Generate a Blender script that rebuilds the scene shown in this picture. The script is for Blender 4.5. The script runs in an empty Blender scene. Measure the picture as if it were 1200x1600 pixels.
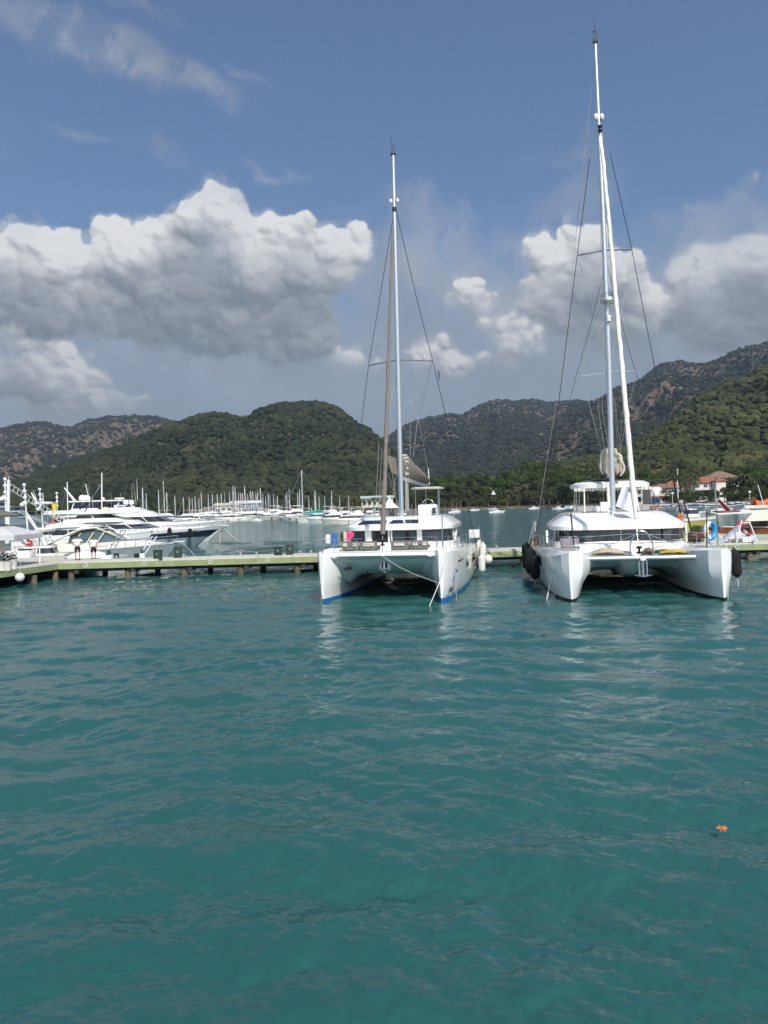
import bpy, bmesh, math, random
import numpy as np
from mathutils import Vector, Matrix

scene = bpy.context.scene
COL = scene.collection
R = math.radians

# ------------------------------------------------------------------ camera
CAM_H, FPX, HORIZON, ROLL = 4.3, 1200.0, 789.0, R(1.6)
cam_data = bpy.data.cameras.new("camera")
cam = bpy.data.objects.new("camera", cam_data)
COL.objects.link(cam)
cam_data.sensor_fit = 'VERTICAL'
cam_data.sensor_height = 24.0
cam_data.lens = 24.0 * FPX / 1600.0
cam_data.clip_start = 0.1
cam_data.clip_end = 60000
PITCH = math.atan((HORIZON - 800.0) / FPX)
cam.matrix_world = (Matrix.Translation((0, 0, CAM_H)) @ Matrix.Rotation(R(90) + PITCH, 4, 'X')
                    @ Matrix.Rotation(-ROLL, 4, 'Z'))
scene.camera = cam
CM = cam.matrix_world.to_3x3()

def ray(px, py):
    return CM @ Vector(((px - 600.0) / FPX, (800.0 - py) / FPX, -1.0))

def P(px, py, D):
    """point seen at photo pixel (px, py) standing D metres out"""
    d = ray(px, py)
    k = D / d.y
    return Vector((d.x * k, D, CAM_H + d.z * k))

def G(px, py, z=0.0):
    d = ray(px, py)
    k = (z - CAM_H) / d.z
    return Vector((d.x * k, d.y * k, z))

def SC(px, D, z=0.0):
    """point in column px, D metres out, height z"""
    lo = P(px, 790, D)
    hi = P(px, 700, D)
    t = (z - lo.z) / (hi.z - lo.z)
    return Vector((lo.x + (hi.x - lo.x) * t, D, z))

# ------------------------------------------------------------------ sun, exposure
SUN = Vector((0.24, -0.66, 0.71)).normalized()
sd = bpy.data.lights.new("sun", 'SUN')
sd.energy = 4.6
sd.angle = R(0.6)
sd.color = (1.0, 0.95, 0.87)
sun = bpy.data.objects.new("sun", sd)
sun.rotation_euler = SUN.to_track_quat('Z', 'Y').to_euler()
COL.objects.link(sun)
scene.view_settings.view_transform = 'Standard'
scene.view_settings.look = 'None'
scene.view_settings.exposure = 0.14
scene.view_settings.gamma = 1.0
scene.render.engine = 'CYCLES'
scene.cycles.use_denoising = True
scene.cycles.max_bounces = 6
scene.cycles.diffuse_bounces = 2
scene.cycles.glossy_bounces = 3
scene.cycles.transmission_bounces = 3
scene.cycles.volume_bounces = 0
scene.cycles.transparent_max_bounces = 6
scene.cycles.sample_clamp_indirect = 4.0
scene.cycles.sample_clamp_direct = 12.0
scene.cycles.caustics_reflective = False
scene.cycles.caustics_refractive = False

# ------------------------------------------------------------------ world: sky with cumulus
W = bpy.data.worlds.new("World")
scene.world = W
W.use_nodes = True
W.cycles.sampling_method = 'MANUAL'
W.cycles.sample_map_resolution = 256
NT = W.node_tree
NT.nodes.clear()

class NB:
    """small helper to write node maths"""
    def __init__(s, nt): s.nt = nt
    def n(s, t, **k):
        o = s.nt.nodes.new(t)
        for a, b in k.items(): setattr(o, a, b)
        return o
    def put(s, sock, v):
        if isinstance(v, bpy.types.NodeSocket): s.nt.links.new(v, sock)
        elif v is not None:
            sock.default_value = v
    def m(s, op, a, b=None, c=None, clamp=False):
        o = s.n('ShaderNodeMath', operation=op, use_clamp=clamp)
        s.put(o.inputs[0], a)
        if b is not None: s.put(o.inputs[1], b)
        if c is not None: s.put(o.inputs[2], c)
        return o.outputs[0]
    def v(s, op, a, b=None, sc=None):
        o = s.n('ShaderNodeVectorMath', operation=op)
        s.put(o.inputs[0], a)
        if b is not None: s.put(o.inputs[1], b)
        if sc is not None: s.put(o.inputs['Scale'], sc)
        return o.outputs['Value'] if op in ('LENGTH', 'DOT_PRODUCT', 'DISTANCE') else o.outputs[0]
    def noise(s, vec, scale, detail=4, rough=0.5, dist=0.0, out='Fac', norm=True):
        o = s.n('ShaderNodeTexNoise')
        o.noise_dimensions = '3D'
        s.put(o.inputs['Vector'], vec)
        o.inputs['Scale'].default_value = scale
        o.inputs['Detail'].default_value = detail
        o.inputs['Roughness'].default_value = rough
        o.inputs['Distortion'].default_value = dist
        return o.outputs[out] if out in ('Color',) else o.outputs[0]
    def ramp(s, f, lo, hi, a=0.0, b=1.0, smooth=True):
        o = s.n('ShaderNodeMapRange', interpolation_type='SMOOTHSTEP' if smooth else 'LINEAR', clamp=True)
        s.put(o.inputs['Value'], f)
        for nm, x in (('From Min', lo), ('From Max', hi), ('To Min', a), ('To Max', b)):
            s.put(o.inputs[nm], x)
        return o.outputs[0]
    def mix(s, f, a, b, mode='MIX'):
        o = s.n('ShaderNodeMix', data_type='RGBA', blend_type=mode)
        s.put(o.inputs[0], f)
        s.put(o.inputs[6], a)
        s.put(o.inputs[7], b)
        return o.outputs[2]

def pxq(px, py):
    d = ray(px, py)
    return math.atan2(d.x, d.y), d.z / math.hypot(d.x, d.y)

SKY_TINT = (0.78, 0.88, 1.0, 1)
# Cloud cover is computed here as numbers (never loaded): puffs are piled into a relief, lit from the
# sun's side and handed to the world as cover + brightness over azimuth / elevation.
SK_A0, SK_A1, SK_E0, SK_E1 = -0.95, 0.95, -0.03, 0.99
SK_W, SK_H = int((SK_A1 - SK_A0) * FPX), int((SK_E1 - SK_E0) * FPX)

def fbm2(h, w, beta, seed, lo=0.0, hi=1e9, ax=1.0):
    rg = np.random.default_rng(seed)
    fy = np.fft.fftfreq(h)[:, None] * h * ax
    fx = np.fft.rfftfreq(w)[None, :] * h
    f = np.hypot(fy, fx); f[0, 0] = 1
    amp = f ** (-beta)
    amp[(f < lo) | (f > hi)] = 0; amp[0, 0] = 0
    ph = rg.uniform(0, 2 * np.pi, amp.shape)
    n = np.fft.irfft2(amp * np.exp(1j * ph), s=(h, w))
    return (n / n.std()).astype(np.float32)

def blur(a, sig, sigx=None):
    h, w = a.shape
    sigx = sig if sigx is None else sigx
    fy = np.fft.fftfreq(h)[:, None]; fx = np.fft.rfftfreq(w)[None, :]
    g = np.exp(-2 * (np.pi ** 2) * ((fy * sig) ** 2 + (fx * sigx) ** 2))
    return np.fft.irfft2(np.fft.rfft2(a) * g, s=a.shape).astype(np.float32)

def sm(x, a, b):
    t = np.clip((x - a) / (b - a), 0, 1)
    return t * t * (3 - 2 * t)

def sky_xy(px, py):
    d = ray(px, py)
    return (math.atan2(d.x, d.y) - SK_A0) * FPX, (d.z / math.hypot(d.x, d.y) - SK_E0) * FPX

def cloud_layer(blobs, seed, kpuff=1.0, soft=1.0):
    """returns cover, light (0 shade .. 1 sunlit)"""
    rg = np.random.default_rng(seed)
    H = np.full((SK_H, SK_W), -1e3, np.float32)
    def splat(x, y, r, z):
        x0, x1 = max(0, int(x - r)), min(SK_W, int(x + r) + 2)
        y0, y1 = max(0, int(y - r)), min(SK_H, int(y + r) + 2)
        if x1 <= x0 or y1 <= y0: return
        yy, xx = np.ogrid[y0:y1, x0:x1]
        d2 = r * r - (xx - x) ** 2 - (yy - y) ** 2
        hh = np.where(d2 > 0, z + np.sqrt(np.maximum(d2, 0)), -1e3)
        H[y0:y1, x0:x1] = np.maximum(H[y0:y1, x0:x1], hh)
    puffs = []
    for (px, py, rx, ry) in blobs:
        x, y = sky_xy(px, py)
        n = int(10 * kpuff * rx * ry / 2500) + 8
        for i in range(n):                       # bodies
            a = rg.uniform(0, 2 * np.pi); q = math.sqrt(rg.uniform(0, .8))
            r = min(rx, ry) * rg.uniform(.22, .46)
            puffs.append((x + math.cos(a) * q * (rx - r * .6), y + math.sin(a) * q * (ry - r * .6), r, rg.uniform(-.3, .35) * ry * (1 - q * q)))
    kids = []
    for lev, (cnt, f0, f1) in enumerate(((10, .26, .50), (6, .26, .50))):
        src = puffs if lev == 0 else kids0
        out = []
        for (x, y, r, z) in src:
            for i in range(cnt):
                a = rg.uniform(-.5, np.pi + .5) if rg.random() < .8 else rg.uniform(0, 6.28)
                e = math.acos(rg.uniform(0, 1)) if rg.random() < .75 else 1.5
                rr = r * rg.uniform(f0, f1)
                if rr < 1.6: continue
                k = r * .86
                out.append((x + math.cos(a) * math.sin(e) * k, y + math.sin(a) * math.sin(e) * k, rr, z + math.cos(e) * k))
        kids0 = out
        kids += out
    for p in puffs + kids: splat(*p)
    base = np.where(H > -500, 1.0, 0.0).astype(np.float32)
    # fine turbulence bends the outline
    wx, wy = fbm2(SK_H, SK_W, 1.9, seed + 1, 10) * 2.4, fbm2(SK_H, SK_W, 1.9, seed + 2, 10) * 2.4
    yy, xx = np.mgrid[0:SK_H, 0:SK_W]
    iy = np.clip(yy + wy, 0, SK_H - 1).astype(np.int32); ix = np.clip(xx + wx, 0, SK_W - 1).astype(np.int32)
    H = H[iy, ix]; base = base[iy, ix]
    Hs = np.where(base > .5, H, 0)
    w1 = blur(base, 2.2) + 1e-4
    Hs1 = blur(Hs, 2.2) / w1
    w2 = blur(base, 7) + 1e-4
    Hs2 = blur(Hs, 7) / w2
    w3 = blur(base, 22) + 1e-4
    Hs3 = blur(Hs, 22) / w3
    def lam(Z, k):
        gy, gx = np.gradient(Z)
        gy *= k; gx *= k
        n = 1 / np.sqrt(gx * gx + gy * gy + 1)
        return (-gx * .30 - gy * .78 + .55) * n
    L = lam(Hs1, .75) * .42 + lam(Hs2, .8) * .30 + lam(Hs3, 1.7) * .75
    occ = np.clip((Hs2 - Hs1) / 9, -1, 1)                   # creases between the puffs
    # depth of cloud overhead, towards the sun
    dens = blur(base, 3)
    acc = np.zeros_like(dens); tot = 0
    for k in range(1, 34):
        s = int(4 * k + .12 * k * k); w = 1.0
        sh = np.zeros_like(dens); sh[:-s or None] = dens[s:]
        sx = int(s * .22)
        sh = np.roll(sh, -sx, axis=1)
        acc += sh * (4 + .24 * k)
    tr = blur(np.exp(-acc / 66.0), 2.5)
    tr = tr * (1 + .22 * fbm2(SK_H, SK_W, 2.2, seed + 11, 5))
    far_in = np.clip(acc / 420.0, 0, 1)
    light = .30 - .26 * far_in + .92 * tr * np.clip(L, 0, 1.3) ** 1.1 - .10 * occ * (0.12 + tr) + .12 * np.clip(L - .5, -.5, 1) * (.3 + tr)
    light += .10 * (lam(Hs1, .9) - .45) + .09 * (lam(Hs2, 1.1) - .5) * (.4 + tr)
    light += .05 * fbm2(SK_H, SK_W, 1.6, seed + 5, 5) * (1 - tr) + .02 * fbm2(SK_H, SK_W, 1.4, seed + 6, 30)
    # outlines: crisp where sunlit on top, ragged and soft underneath
    und = blur((base > .5).astype(np.float32), 2.0)
    gy = np.gradient(blur(base, 14))[0]
    topness = sm(-gy * 40, -.05, .75)
    nz = fbm2(SK_H, SK_W, 1.5, seed + 7, 8)
    soft_c = sm(blur(base, 17) + .10 * nz, .22, .85) * sm(blur(base, 17), .06, .3)
    crisp = sm(blur(base, 3.2) + .05 * fbm2(SK_H, SK_W, 1.2, seed + 8, 40), .22, .80)
    mid = sm(blur(base, 5) + .06 * nz, .30, .78)
    t2 = topness * (1 - .45 * sm(fbm2(SK_H, SK_W, 2.0, seed + 9, 4), .2, 1.6))
    cover = crisp * t2 + (soft_c * .75 + mid * .25) * (1 - t2)
    cover = cover * (1 - .10 * sm(fbm2(SK_H, SK_W, 2.2, seed + 12, 3), .2, 2))
    fringe = sm(blur(base, 10) + .16 * nz, .10, .75) * sm(blur(base, 24), .03, .3)
    cover = np.maximum(cover, .50 * fringe)
    return np.clip(cover, 0, 1), np.clip(light, 0, 1.15)

MAIN_CLOUD = [
    (345, 345, 52, 52), (322, 372, 60, 60), (300, 400, 80, 70), (382, 362, 44, 40), (190, 385, 48, 44), (172, 372, 34, 34), (215, 392, 50, 44),
    (125, 405, 60, 46), (20, 415, 80, 56), (425, 372, 50, 46), (462, 376, 44, 44), (505, 392, 52, 50), (548, 385, 36, 40),
    (545, 415, 34, 40), (250, 440, 130, 70), (400, 450, 140, 80), (110, 450, 120, 60), (500, 440, 62, 52), (330, 505, 150, 56), (440, 532, 110, 44),
    (230, 500, 110, 44), (-100, 430, 130, 80), (60, 480, 120, 50), (-240, 470, 160, 90),
]
RIGHT_CLOUD = [
    (850, 410, 40, 46), (890, 395, 44, 42), (925, 400, 48, 44), (965, 430, 44, 46), (900, 450, 80, 60), (985, 480, 48, 44), (860, 480, 70, 46),
    (735, 462, 34, 30), (712, 472, 28, 20), (760, 478, 26, 18), (940, 510, 100, 40),
]
FAR_RIGHT = [
    (1120, 412, 52, 36), (1165, 402, 48, 34), (1085, 425, 44, 34), (1060, 470, 60, 44), (1130, 470, 90, 60), (1200, 440, 80, 66), (1290, 440, 110, 80),
    (1180, 510, 110, 46), (1400, 500, 130, 90), (1560, 470, 120, 90), (1030, 500, 46, 34),
]
LOW_CLOUDS = [
    (780, 508, 44, 20), (815, 520, 40, 20),
    (18, 585, 50, 36), (58, 600, 40, 32), (130, 592, 34, 28), (150, 612, 44, 26), (205, 628, 42, 20), (60, 630, 100, 30), (20, 505, 30, 24),
    (60, 535, 50, 22), (110, 560, 50, 22), (-90, 590, 90, 50), (-220, 570, 110, 60),
    (545, 562, 40, 18), (575, 575, 36, 16), (700, 545, 44, 24), (735, 570, 50, 20), (650, 560, 40, 20), (690, 580, 60, 16), (255, 588, 30, 12), (520, 548, 22, 14), (610, 575, 36, 14), (330, 600, 60, 10), (770, 575, 40, 16), (820, 540, 60, 22),
]
VEIL = [(60, 480, 260, 60, .6), (700, 430, 140, 75, .85), (790, 460, 120, 80, .85), (1050, 450, 100, 80, .85), (610, 430, 70, 80, .7), (1120, 380, 120, 30, .6), (980, 560, 260, 60, .7), (560, 470, 80, 90, .7), (620, 520, 180, 90, .75), (300, 580, 420, 60, .62), (900, 560, 320, 60, .7), (640, 440, 90, 70, .5), (0, 540, 200, 90, .5), (1080, 540, 260, 70, .6), (-300, 520, 300, 120, .6), (1450, 520, 300, 120, .6)]
WISPS = [   # px, py, rx, ry, amount, tilt
    (150, 75, 130, 34, 1.0, -.30), (240, 112, 130, 26, 1.0, -.22), (70, 45, 90, 40, .55, -.2), (215, 20, 60, 14, .5, -.1), (238, 228, 42, 15, .8, -.75),
    (135, 205, 60, 10, .35, 0), (440, 260, 50, 9, .45, 0), (320, 140, 60, 20, .6, -.5), (738, 352, 24, 34, .75, .6), (712, 400, 80, 40, .62, .6),
    (692, 352, 9, 16, .45, 0), (872, 262, 74, 18, .42, -.1), (880, 235, 46, 26, .30, 0), (905, 320, 90, 44, .42, .3), (1125, 375, 120, 18, .75, .18),
    (1192, 300, 14, 12, .9, 0), (640, 470, 150, 90, .95, 0), (1040, 410, 60, 30, .45, 0), (393, 128, 40, 14, .35, -.4), (810, 400, 70, 50, .55, .3),
    (1010, 430, 70, 60, .6, 0), (620, 400, 60, 40, .45, 0), (-200, 150, 160, 60, .6, -.2), (1380, 260, 140, 40, .6, .2),
]
_ca = np.zeros((SK_H, SK_W), np.float32); _cl = np.zeros((SK_H, SK_W), np.float32)
_n1, _n2 = fbm2(SK_H, SK_W, 1.75, 71, 3), fbm2(SK_H, SK_W, 1.75, 72, 3)
_yy, _xx = np.mgrid[0:SK_H, 0:SK_W].astype(np.float32)
_str = sm(fbm2(SK_H, SK_W, 1.45, 75, 6, ax=1.5), -1.5, 1.5)
for (px, py, rx, ry, am, tl) in WISPS:
    cx, cy = sky_xy(px, py)
    dx = _xx + _n1 * 15 - cx; dy = _yy + _n2 * 9 - cy
    c_, s_ = math.cos(tl), math.sin(tl)
    d = np.hypot((dx * c_ + dy * s_) / rx, (-dx * s_ + dy * c_) / ry)
    t = sm(-d, -1.35, -.15) * am * (.25 + .75 * _str) * .62
    _ca = np.maximum(_ca, t)
_cl[:] = .50 + .1 * _n1
for (px, py, rx, ry, am) in VEIL:
    cx, cy = sky_xy(px, py)
    d = np.hypot((_xx + _n1 * 40 - cx) / rx, (_yy + _n2 * 22 - cy) / ry)
    t = sm(-d, -1.5, .1) * am * (.8 + .2 * _str)
    _cl = _cl * (1 - t) + (.32 + .06 * _n1) * t
    _ca = np.maximum(_ca, t)
for blobs, sd_, mul in ((FAR_RIGHT, 31, .78), (RIGHT_CLOUD, 41, .98), (LOW_CLOUDS, 51, 1.03), (MAIN_CLOUD, 61, 1.0)):
    a, l = cloud_layer(blobs, sd_)
    if mul > 1.01: a = blur(a, 2.0) * .95
    elif mul < .8: a = blur(a, 2) * .88
    l = l * mul
    _cl = _cl * (1 - a) + l * a          # over
    _ca = a + _ca * (1 - a)
    _cl = np.where(_ca > 1e-3, _cl, .5)

_fx = sm(_xx, 0, 60) * sm(SK_W - _xx, 0, 60) * sm(SK_H - _yy, 0, 120) * sm(_yy, 0, 20)
_px = np.zeros((SK_H, SK_W, 4), np.float32)
_px[..., 0] = np.clip(_cl, 0, 1.2) ** 1.3; _px[..., 1] = _ca * _fx; _px[..., 3] = 1
cimg = bpy.data.images.new('cloud_cover', SK_W, SK_H, float_buffer=True)
cimg.colorspace_settings.name = 'Non-Color'
cimg.pixels.foreach_set(_px.ravel())
cimg.update()

nb = NB(NT)
tc = nb.n('ShaderNodeTexCoord')
sx = nb.n('ShaderNodeSeparateXYZ')
NT.links.new(tc.outputs['Generated'], sx.inputs[0])
hx = nb.m('SQRT', nb.m('ADD', nb.m('MULTIPLY', sx.outputs[0], sx.outputs[0]), nb.m('MULTIPLY', sx.outputs[1], sx.outputs[1])))
hx = nb.m('MAXIMUM', hx, 0.05)
az = nb.m('ARCTAN2', sx.outputs[0], sx.outputs[1])
el = nb.m('DIVIDE', sx.outputs[2], hx)
cq = nb.n('ShaderNodeCombineXYZ')
NT.links.new(nb.m('DIVIDE', nb.m('SUBTRACT', az, SK_A0), SK_A1 - SK_A0), cq.inputs[0])
NT.links.new(nb.m('DIVIDE', nb.m('SUBTRACT', el, SK_E0), SK_E1 - SK_E0), cq.inputs[1])
ti = nb.n('ShaderNodeTexImage', image=cimg, extension='EXTEND', interpolation='Cubic')
NT.links.new(cq.outputs[0], ti.inputs[0])
sc_ = nb.n('ShaderNodeSeparateColor')
NT.links.new(ti.outputs[0], sc_.inputs[0])
lit, cover = sc_.outputs[0], sc_.outputs[1]
# loose cumulus over the rest of the sky, seen only in reflections
rest = nb.ramp(nb.noise(tc.outputs['Generated'], 3.1, 5, .55), .53, .62)
away = nb.ramp(nb.m('ABSOLUTE', az), .85, 1.1)
rest = nb.m('MULTIPLY', nb.m('MULTIPLY', rest, away), .85)
bank = nb.ramp(el, 0.36, 0.06, 0.0, 0.85)
sky = nb.n('ShaderNodeTexSky', sky_type='NISHITA')
sky.sun_disc = False
sky.sun_elevation = math.asin(SUN.z)
sky.sun_rotation = math.atan2(SUN.x, SUN.y)
sky.air_density = 1.0
sky.dust_density = 1.5
sky.ozone_density = 1.5
blue = nb.mix(1.0, sky.outputs[0], SKY_TINT, 'MULTIPLY')
c = nb.mix(bank, blue, (3.9, 4.35, 4.8, 1))
c = nb.mix(rest, c, (7.5, 7.5, 7.5, 1))
ccol = nb.mix(lit, (1.75, 2.05, 2.38, 1), (7.9, 7.85, 7.7, 1))
c = nb.mix(cover, c, ccol)
bg = nb.n('ShaderNodeBackground')
bg.inputs['Strength'].default_value = 0.112
NT.links.new(c, bg.inputs[0])
wo = nb.n('ShaderNodeOutputWorld')
NT.links.new(bg.outputs[0], wo.inputs[0])
# ------------------------------------------------------------------ materials
MATS = {}
def mat(name, col, rough=.5, metal=0.0, spec=.5, var=0.0, vscale=3.0, bump=0.0, bscale=20.0, coat=0.0, sheen=0.0, alpha=None, dirt=None):
    if name in MATS: return MATS[name]
    m = bpy.data.materials.new(name); m.use_nodes = True
    b = NB(m.node_tree); bs = m.node_tree.nodes['Principled BSDF']
    c = (col[0], col[1], col[2], 1)
    bs.inputs['Base Color'].default_value = c
    bs.inputs['Roughness'].default_value = rough
    bs.inputs['Metallic'].default_value = metal
    bs.inputs['Specular IOR Level'].default_value = spec
    bs.inputs['Coat Weight'].default_value = coat
    if sheen: bs.inputs['Sheen Weight'].default_value = sheen
    t = b.n('ShaderNodeTexCoord').outputs['Object']
    if var or dirt:
        f = b.noise(t, vscale, 5, .6)
        lo = tuple(max(0, x * (1 - var)) for x in col) + (1,)
        hi = tuple(min(1, x * (1 + var)) for x in col) + (1,)
        cc = b.mix(b.ramp(f, .3, .7), lo, hi)
        if dirt:
            f2 = b.ramp(b.noise(t, vscale * 2.7, 6, .65), .52, .72, 0, dirt[3])
            cc = b.mix(f2, cc, (dirt[0], dirt[1], dirt[2], 1))
        m.node_tree.links.new(cc, bs.inputs['Base Color'])
        r = b.m('ADD', b.m('MULTIPLY', b.m('SUBTRACT', f, .5), .25), rough, clamp=True)
        m.node_tree.links.new(r, bs.inputs['Roughness'])
    if bump:
        bn = b.n('ShaderNodeBump'); bn.inputs['Strength'].default_value = bump; bn.inputs['Distance'].default_value = .05
        m.node_tree.links.new(b.noise(t, bscale, 4, .6), bn.inputs['Height'])
        m.node_tree.links.new(bn.outputs[0], bs.inputs['Normal'])
    MATS[name] = m
    return m

# ------------------------------------------------------------------ mesh builder
class MB:
    def __init__(s): s.v = []; s.f = []; s.sm = []
    def add(s, vs, fs, smooth=False, M=None):
        o = len(s.v)
        if M is not None: vs = [M @ Vector(v) for v in vs]
        s.v += [tuple(v) for v in vs]
        s.f += [tuple(i + o for i in f) for f in fs]
        s.sm += [smooth] * len(fs)
        return s
    def box(s, c, d, M=None, rot=0.0):
        x, y, z = [q / 2 for q in d]
        vs = [Vector((a * x, b * y, e * z)) for a in (-1, 1) for b in (-1, 1) for e in (-1, 1)]
        if rot:
            Rm = Matrix.Rotation(rot, 3, 'Z'); vs = [Rm @ v for v in vs]
        vs = [v + Vector(c) for v in vs]
        return s.add(vs, [(0, 1, 3, 2), (4, 6, 7, 5), (0, 4, 5, 1), (2, 3, 7, 6), (0, 2, 6, 4), (1, 5, 7, 3)], False, M)
    def bbox(s, c, d, r=.03, M=None):
        """box with rounded edges"""
        bm = bmesh.new(); bmesh.ops.create_cube(bm, size=1)
        for v in bm.verts: v.co = Vector((v.co.x * d[0], v.co.y * d[1], v.co.z * d[2])) + Vector(c)
        bmesh.ops.bevel(bm, geom=list(bm.edges), offset=min(r, min(d) * .45), segments=2, affect='EDGES', profile=.6)
        bm.verts.index_update()
        s.add([v.co.copy() for v in bm.verts], [[v.index for v in f.verts] for f in bm.faces], True, M); bm.free()
        return s
    def tube(s, pts, r, n=6, caps=True, smooth=True, flat=1.0):
        pts = [Vector(p) for p in pts]
        rs = r if isinstance(r, (list, tuple)) else [r] * len(pts)
        vs = []; prev = None
        for i, p in enumerate(pts):
            t = (pts[min(i + 1, len(pts) - 1)] - pts[max(i - 1, 0)])
            t = t.normalized() if t.length > 1e-9 else Vector((0, 0, 1))
            if prev is None:
                a = Vector((0, 0, 1)) if abs(t.z) < .9 else Vector((1, 0, 0))
                u = t.cross(a).normalized()
            else:
                u = (prev - t * prev.dot(t))
                u = u.normalized() if u.length > 1e-6 else t.orthogonal().normalized()
            prev = u; w = t.cross(u)
            for k in range(n):
                a = 2 * math.pi * k / n
                vs.append(p + (u * math.cos(a) + w * math.sin(a) * flat) * rs[i])
        fs = []
        for i in range(len(pts) - 1):
            for k in range(n):
                a, b = i * n + k, i * n + (k + 1) % n
                fs.append((a, b, b + n, a + n))
        if caps:
            fs.append(tuple(range(n))[::-1]); fs.append(tuple((len(pts) - 1) * n + k for k in range(n)))
        return s.add(vs, fs, smooth)
    def lathe(s, c, prof, n=12, M=None, smooth=True):
        vs = []; fs = []
        for (r, z) in prof:
            for k in range(n):
                a = 2 * math.pi * k / n
                vs.append((c[0] + r * math.cos(a), c[1] + r * math.sin(a), c[2] + z))
        for i in range(len(prof) - 1):
            for k in range(n):
                a, b = i * n + k, i * n + (k + 1) % n
                fs.append((a, b, b + n, a + n))
        fs.append(tuple(range(n))[::-1]); fs.append(tuple((len(prof) - 1) * n + k for k in range(n)))
        return s.add(vs, fs, smooth, M)
    def ball(s, c, r, n=12, sq=1.0):
        m = max(4, n // 2)
        return s.lathe(c, [(max(.001, r * math.sin(math.pi * i / m)), -r * sq * math.cos(math.pi * i / m)) for i in range(m + 1)], n)
    def loft(s, secs, closed=True, caps=True, smooth=True, M=None):
        n = len(secs[0]); vs = [p for q in secs for p in q]; fs = []
        for i in range(len(secs) - 1):
            for k in range(n if closed else n - 1):
                a, b = i * n + k, i * n + (k + 1) % n
                fs.append((a, b, b + n, a + n))
        if caps and closed:
            fs.append(tuple(range(n))[::-1]); fs.append(tuple((len(secs) - 1) * n + k for k in range(n)))
        return s.add(vs, fs, smooth, M)
    def stack(s, lev, n=40, cap=True, M=None, smooth=True):
        """rings (z, cx, cy, hx, hy, e): rounded rectangles piled up, lofted"""
        secs = []
        for (z, cx, cy, hx, hy, e) in lev:
            q = []
            for k in range(n):
                a = 2 * math.pi * (k + .5) / n
                ca, sa = math.cos(a), math.sin(a)
                q.append((cx + hx * math.copysign(abs(ca) ** (2 / e), ca), cy + hy * math.copysign(abs(sa) ** (2 / e), sa), z))
            secs.append(q)
        return s.loft(secs, True, cap, smooth, M)
    def prism(s, poly, x0, x1, axis='x', M=None, smooth=False):
        """poly of (a, b) extruded; axis x: (y, z); axis y: (x, z); axis z: (x, y)"""
        def pt(q, t):
            return (t, q[0], q[1]) if axis == 'x' else (q[0], t, q[1]) if axis == 'y' else (q[0], q[1], t)
        n = len(poly)
        vs = [pt(q, x0) for q in poly] + [pt(q, x1) for q in poly]
        fs = [tuple(range(n))[::-1], tuple(range(n, 2 * n))] + [(k, (k + 1) % n, n + (k + 1) % n, n + k) for k in range(n)]
        return s.add(vs, fs, smooth, M)
    def mesh(s, name, m, ang=38):
        me = bpy.data.meshes.new(name)
        me.from_pydata(s.v, [], s.f)
        me.polygons.foreach_set('use_smooth', s.sm)
        bm = bmesh.new(); bm.from_mesh(me)
        bmesh.ops.recalc_face_normals(bm, faces=bm.faces)
        ca = math.cos(R(ang))
        for e in bm.edges:
            if len(e.link_faces) == 2 and e.link_faces[0].normal.dot(e.link_faces[1].normal) < ca: e.smooth = False
        bm.to_mesh(me); bm.free()
        if m: me.materials.append(m)
        return me
    def build(s, name, m, parent=None, ang=38):
        me = s.mesh(name, m, ang)
        o = bpy.data.objects.new(name, me); COL.objects.link(o)
        if parent is not None: o.parent = parent
        return o

def tag(o, label=None, cat=None, group=None, kind=None):
    if label: o['label'] = label
    if cat: o['category'] = cat
    if group: o['group'] = group
    if kind: o['kind'] = kind
    return o

def empty(name, loc=(0, 0, 0), rz=0.0, label=None, cat=None, group=None):
    o = bpy.data.objects.new(name, None); COL.objects.link(o)
    o.location = loc; o.rotation_euler = (0, 0, rz)
    o.empty_display_size = .1
    return tag(o, label, cat, group)

def copy_tree(o, parent=None):
    c = o.copy(); COL.objects.link(c)
    if parent is not None: c.parent = parent
    for ch in list(o.children): copy_tree(ch, c)
    return c

def np_mesh(name, V, F, m, smooth=True, attr=None):
    me = bpy.data.meshes.new(name)
    k = F.shape[1]
    me.vertices.add(len(V)); me.loops.add(F.size); me.polygons.add(len(F))
    me.vertices.foreach_set('co', V.astype(np.float32).ravel())
    me.loops.foreach_set('vertex_index', F.astype(np.int32).ravel())
    me.polygons.foreach_set('loop_start', np.arange(0, F.size, k, dtype=np.int32))
    me.polygons.foreach_set('use_smooth', np.full(len(F), smooth))
    me.update(calc_edges=True)
    if attr is not None:
        for an, av in attr.items():
            at = me.attributes.new(an, 'FLOAT', 'POINT'); at.data.foreach_set('value', av.astype(np.float32))
    if m: me.materials.append(m)
    o = bpy.data.objects.new(name, me); COL.objects.link(o)
    return o

# a small palette used by many boats
M_GEL = mat('gelcoat_white', (.85, .85, .83), .22, var=.03, vscale=1.2, coat=.5, dirt=(.55, .53, .46, .25))
M_GEL2 = mat('gelcoat_cream', (.74, .71, .62), .25, var=.04, vscale=1.0, coat=.4)
M_DECK = mat('nonskid_deck', (.80, .80, .77), .6, var=.05, vscale=4, bump=.15, bscale=160)
M_GLASS = mat('tinted_glass', (.012, .014, .016), .06, spec=.9, coat=.3)
M_STEEL = mat('stainless_steel', (.62, .63, .64), .22, metal=1.0)
M_ALU = mat('mast_aluminium', (.66, .68, .70), .35, metal=.75)
M_ROPE = mat('rope_grey', (.42, .41, .38), .8)
M_ROPEW = mat('rope_white', (.72, .70, .64), .8)
M_BLACK = mat('black_trim', (.012, .012, .013), .5)
M_WIRE = mat('black_wire', (.03, .03, .035), .4)
M_WIREG = mat('grey_wire', (.28, .29, .30), .4, metal=.5)
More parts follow.
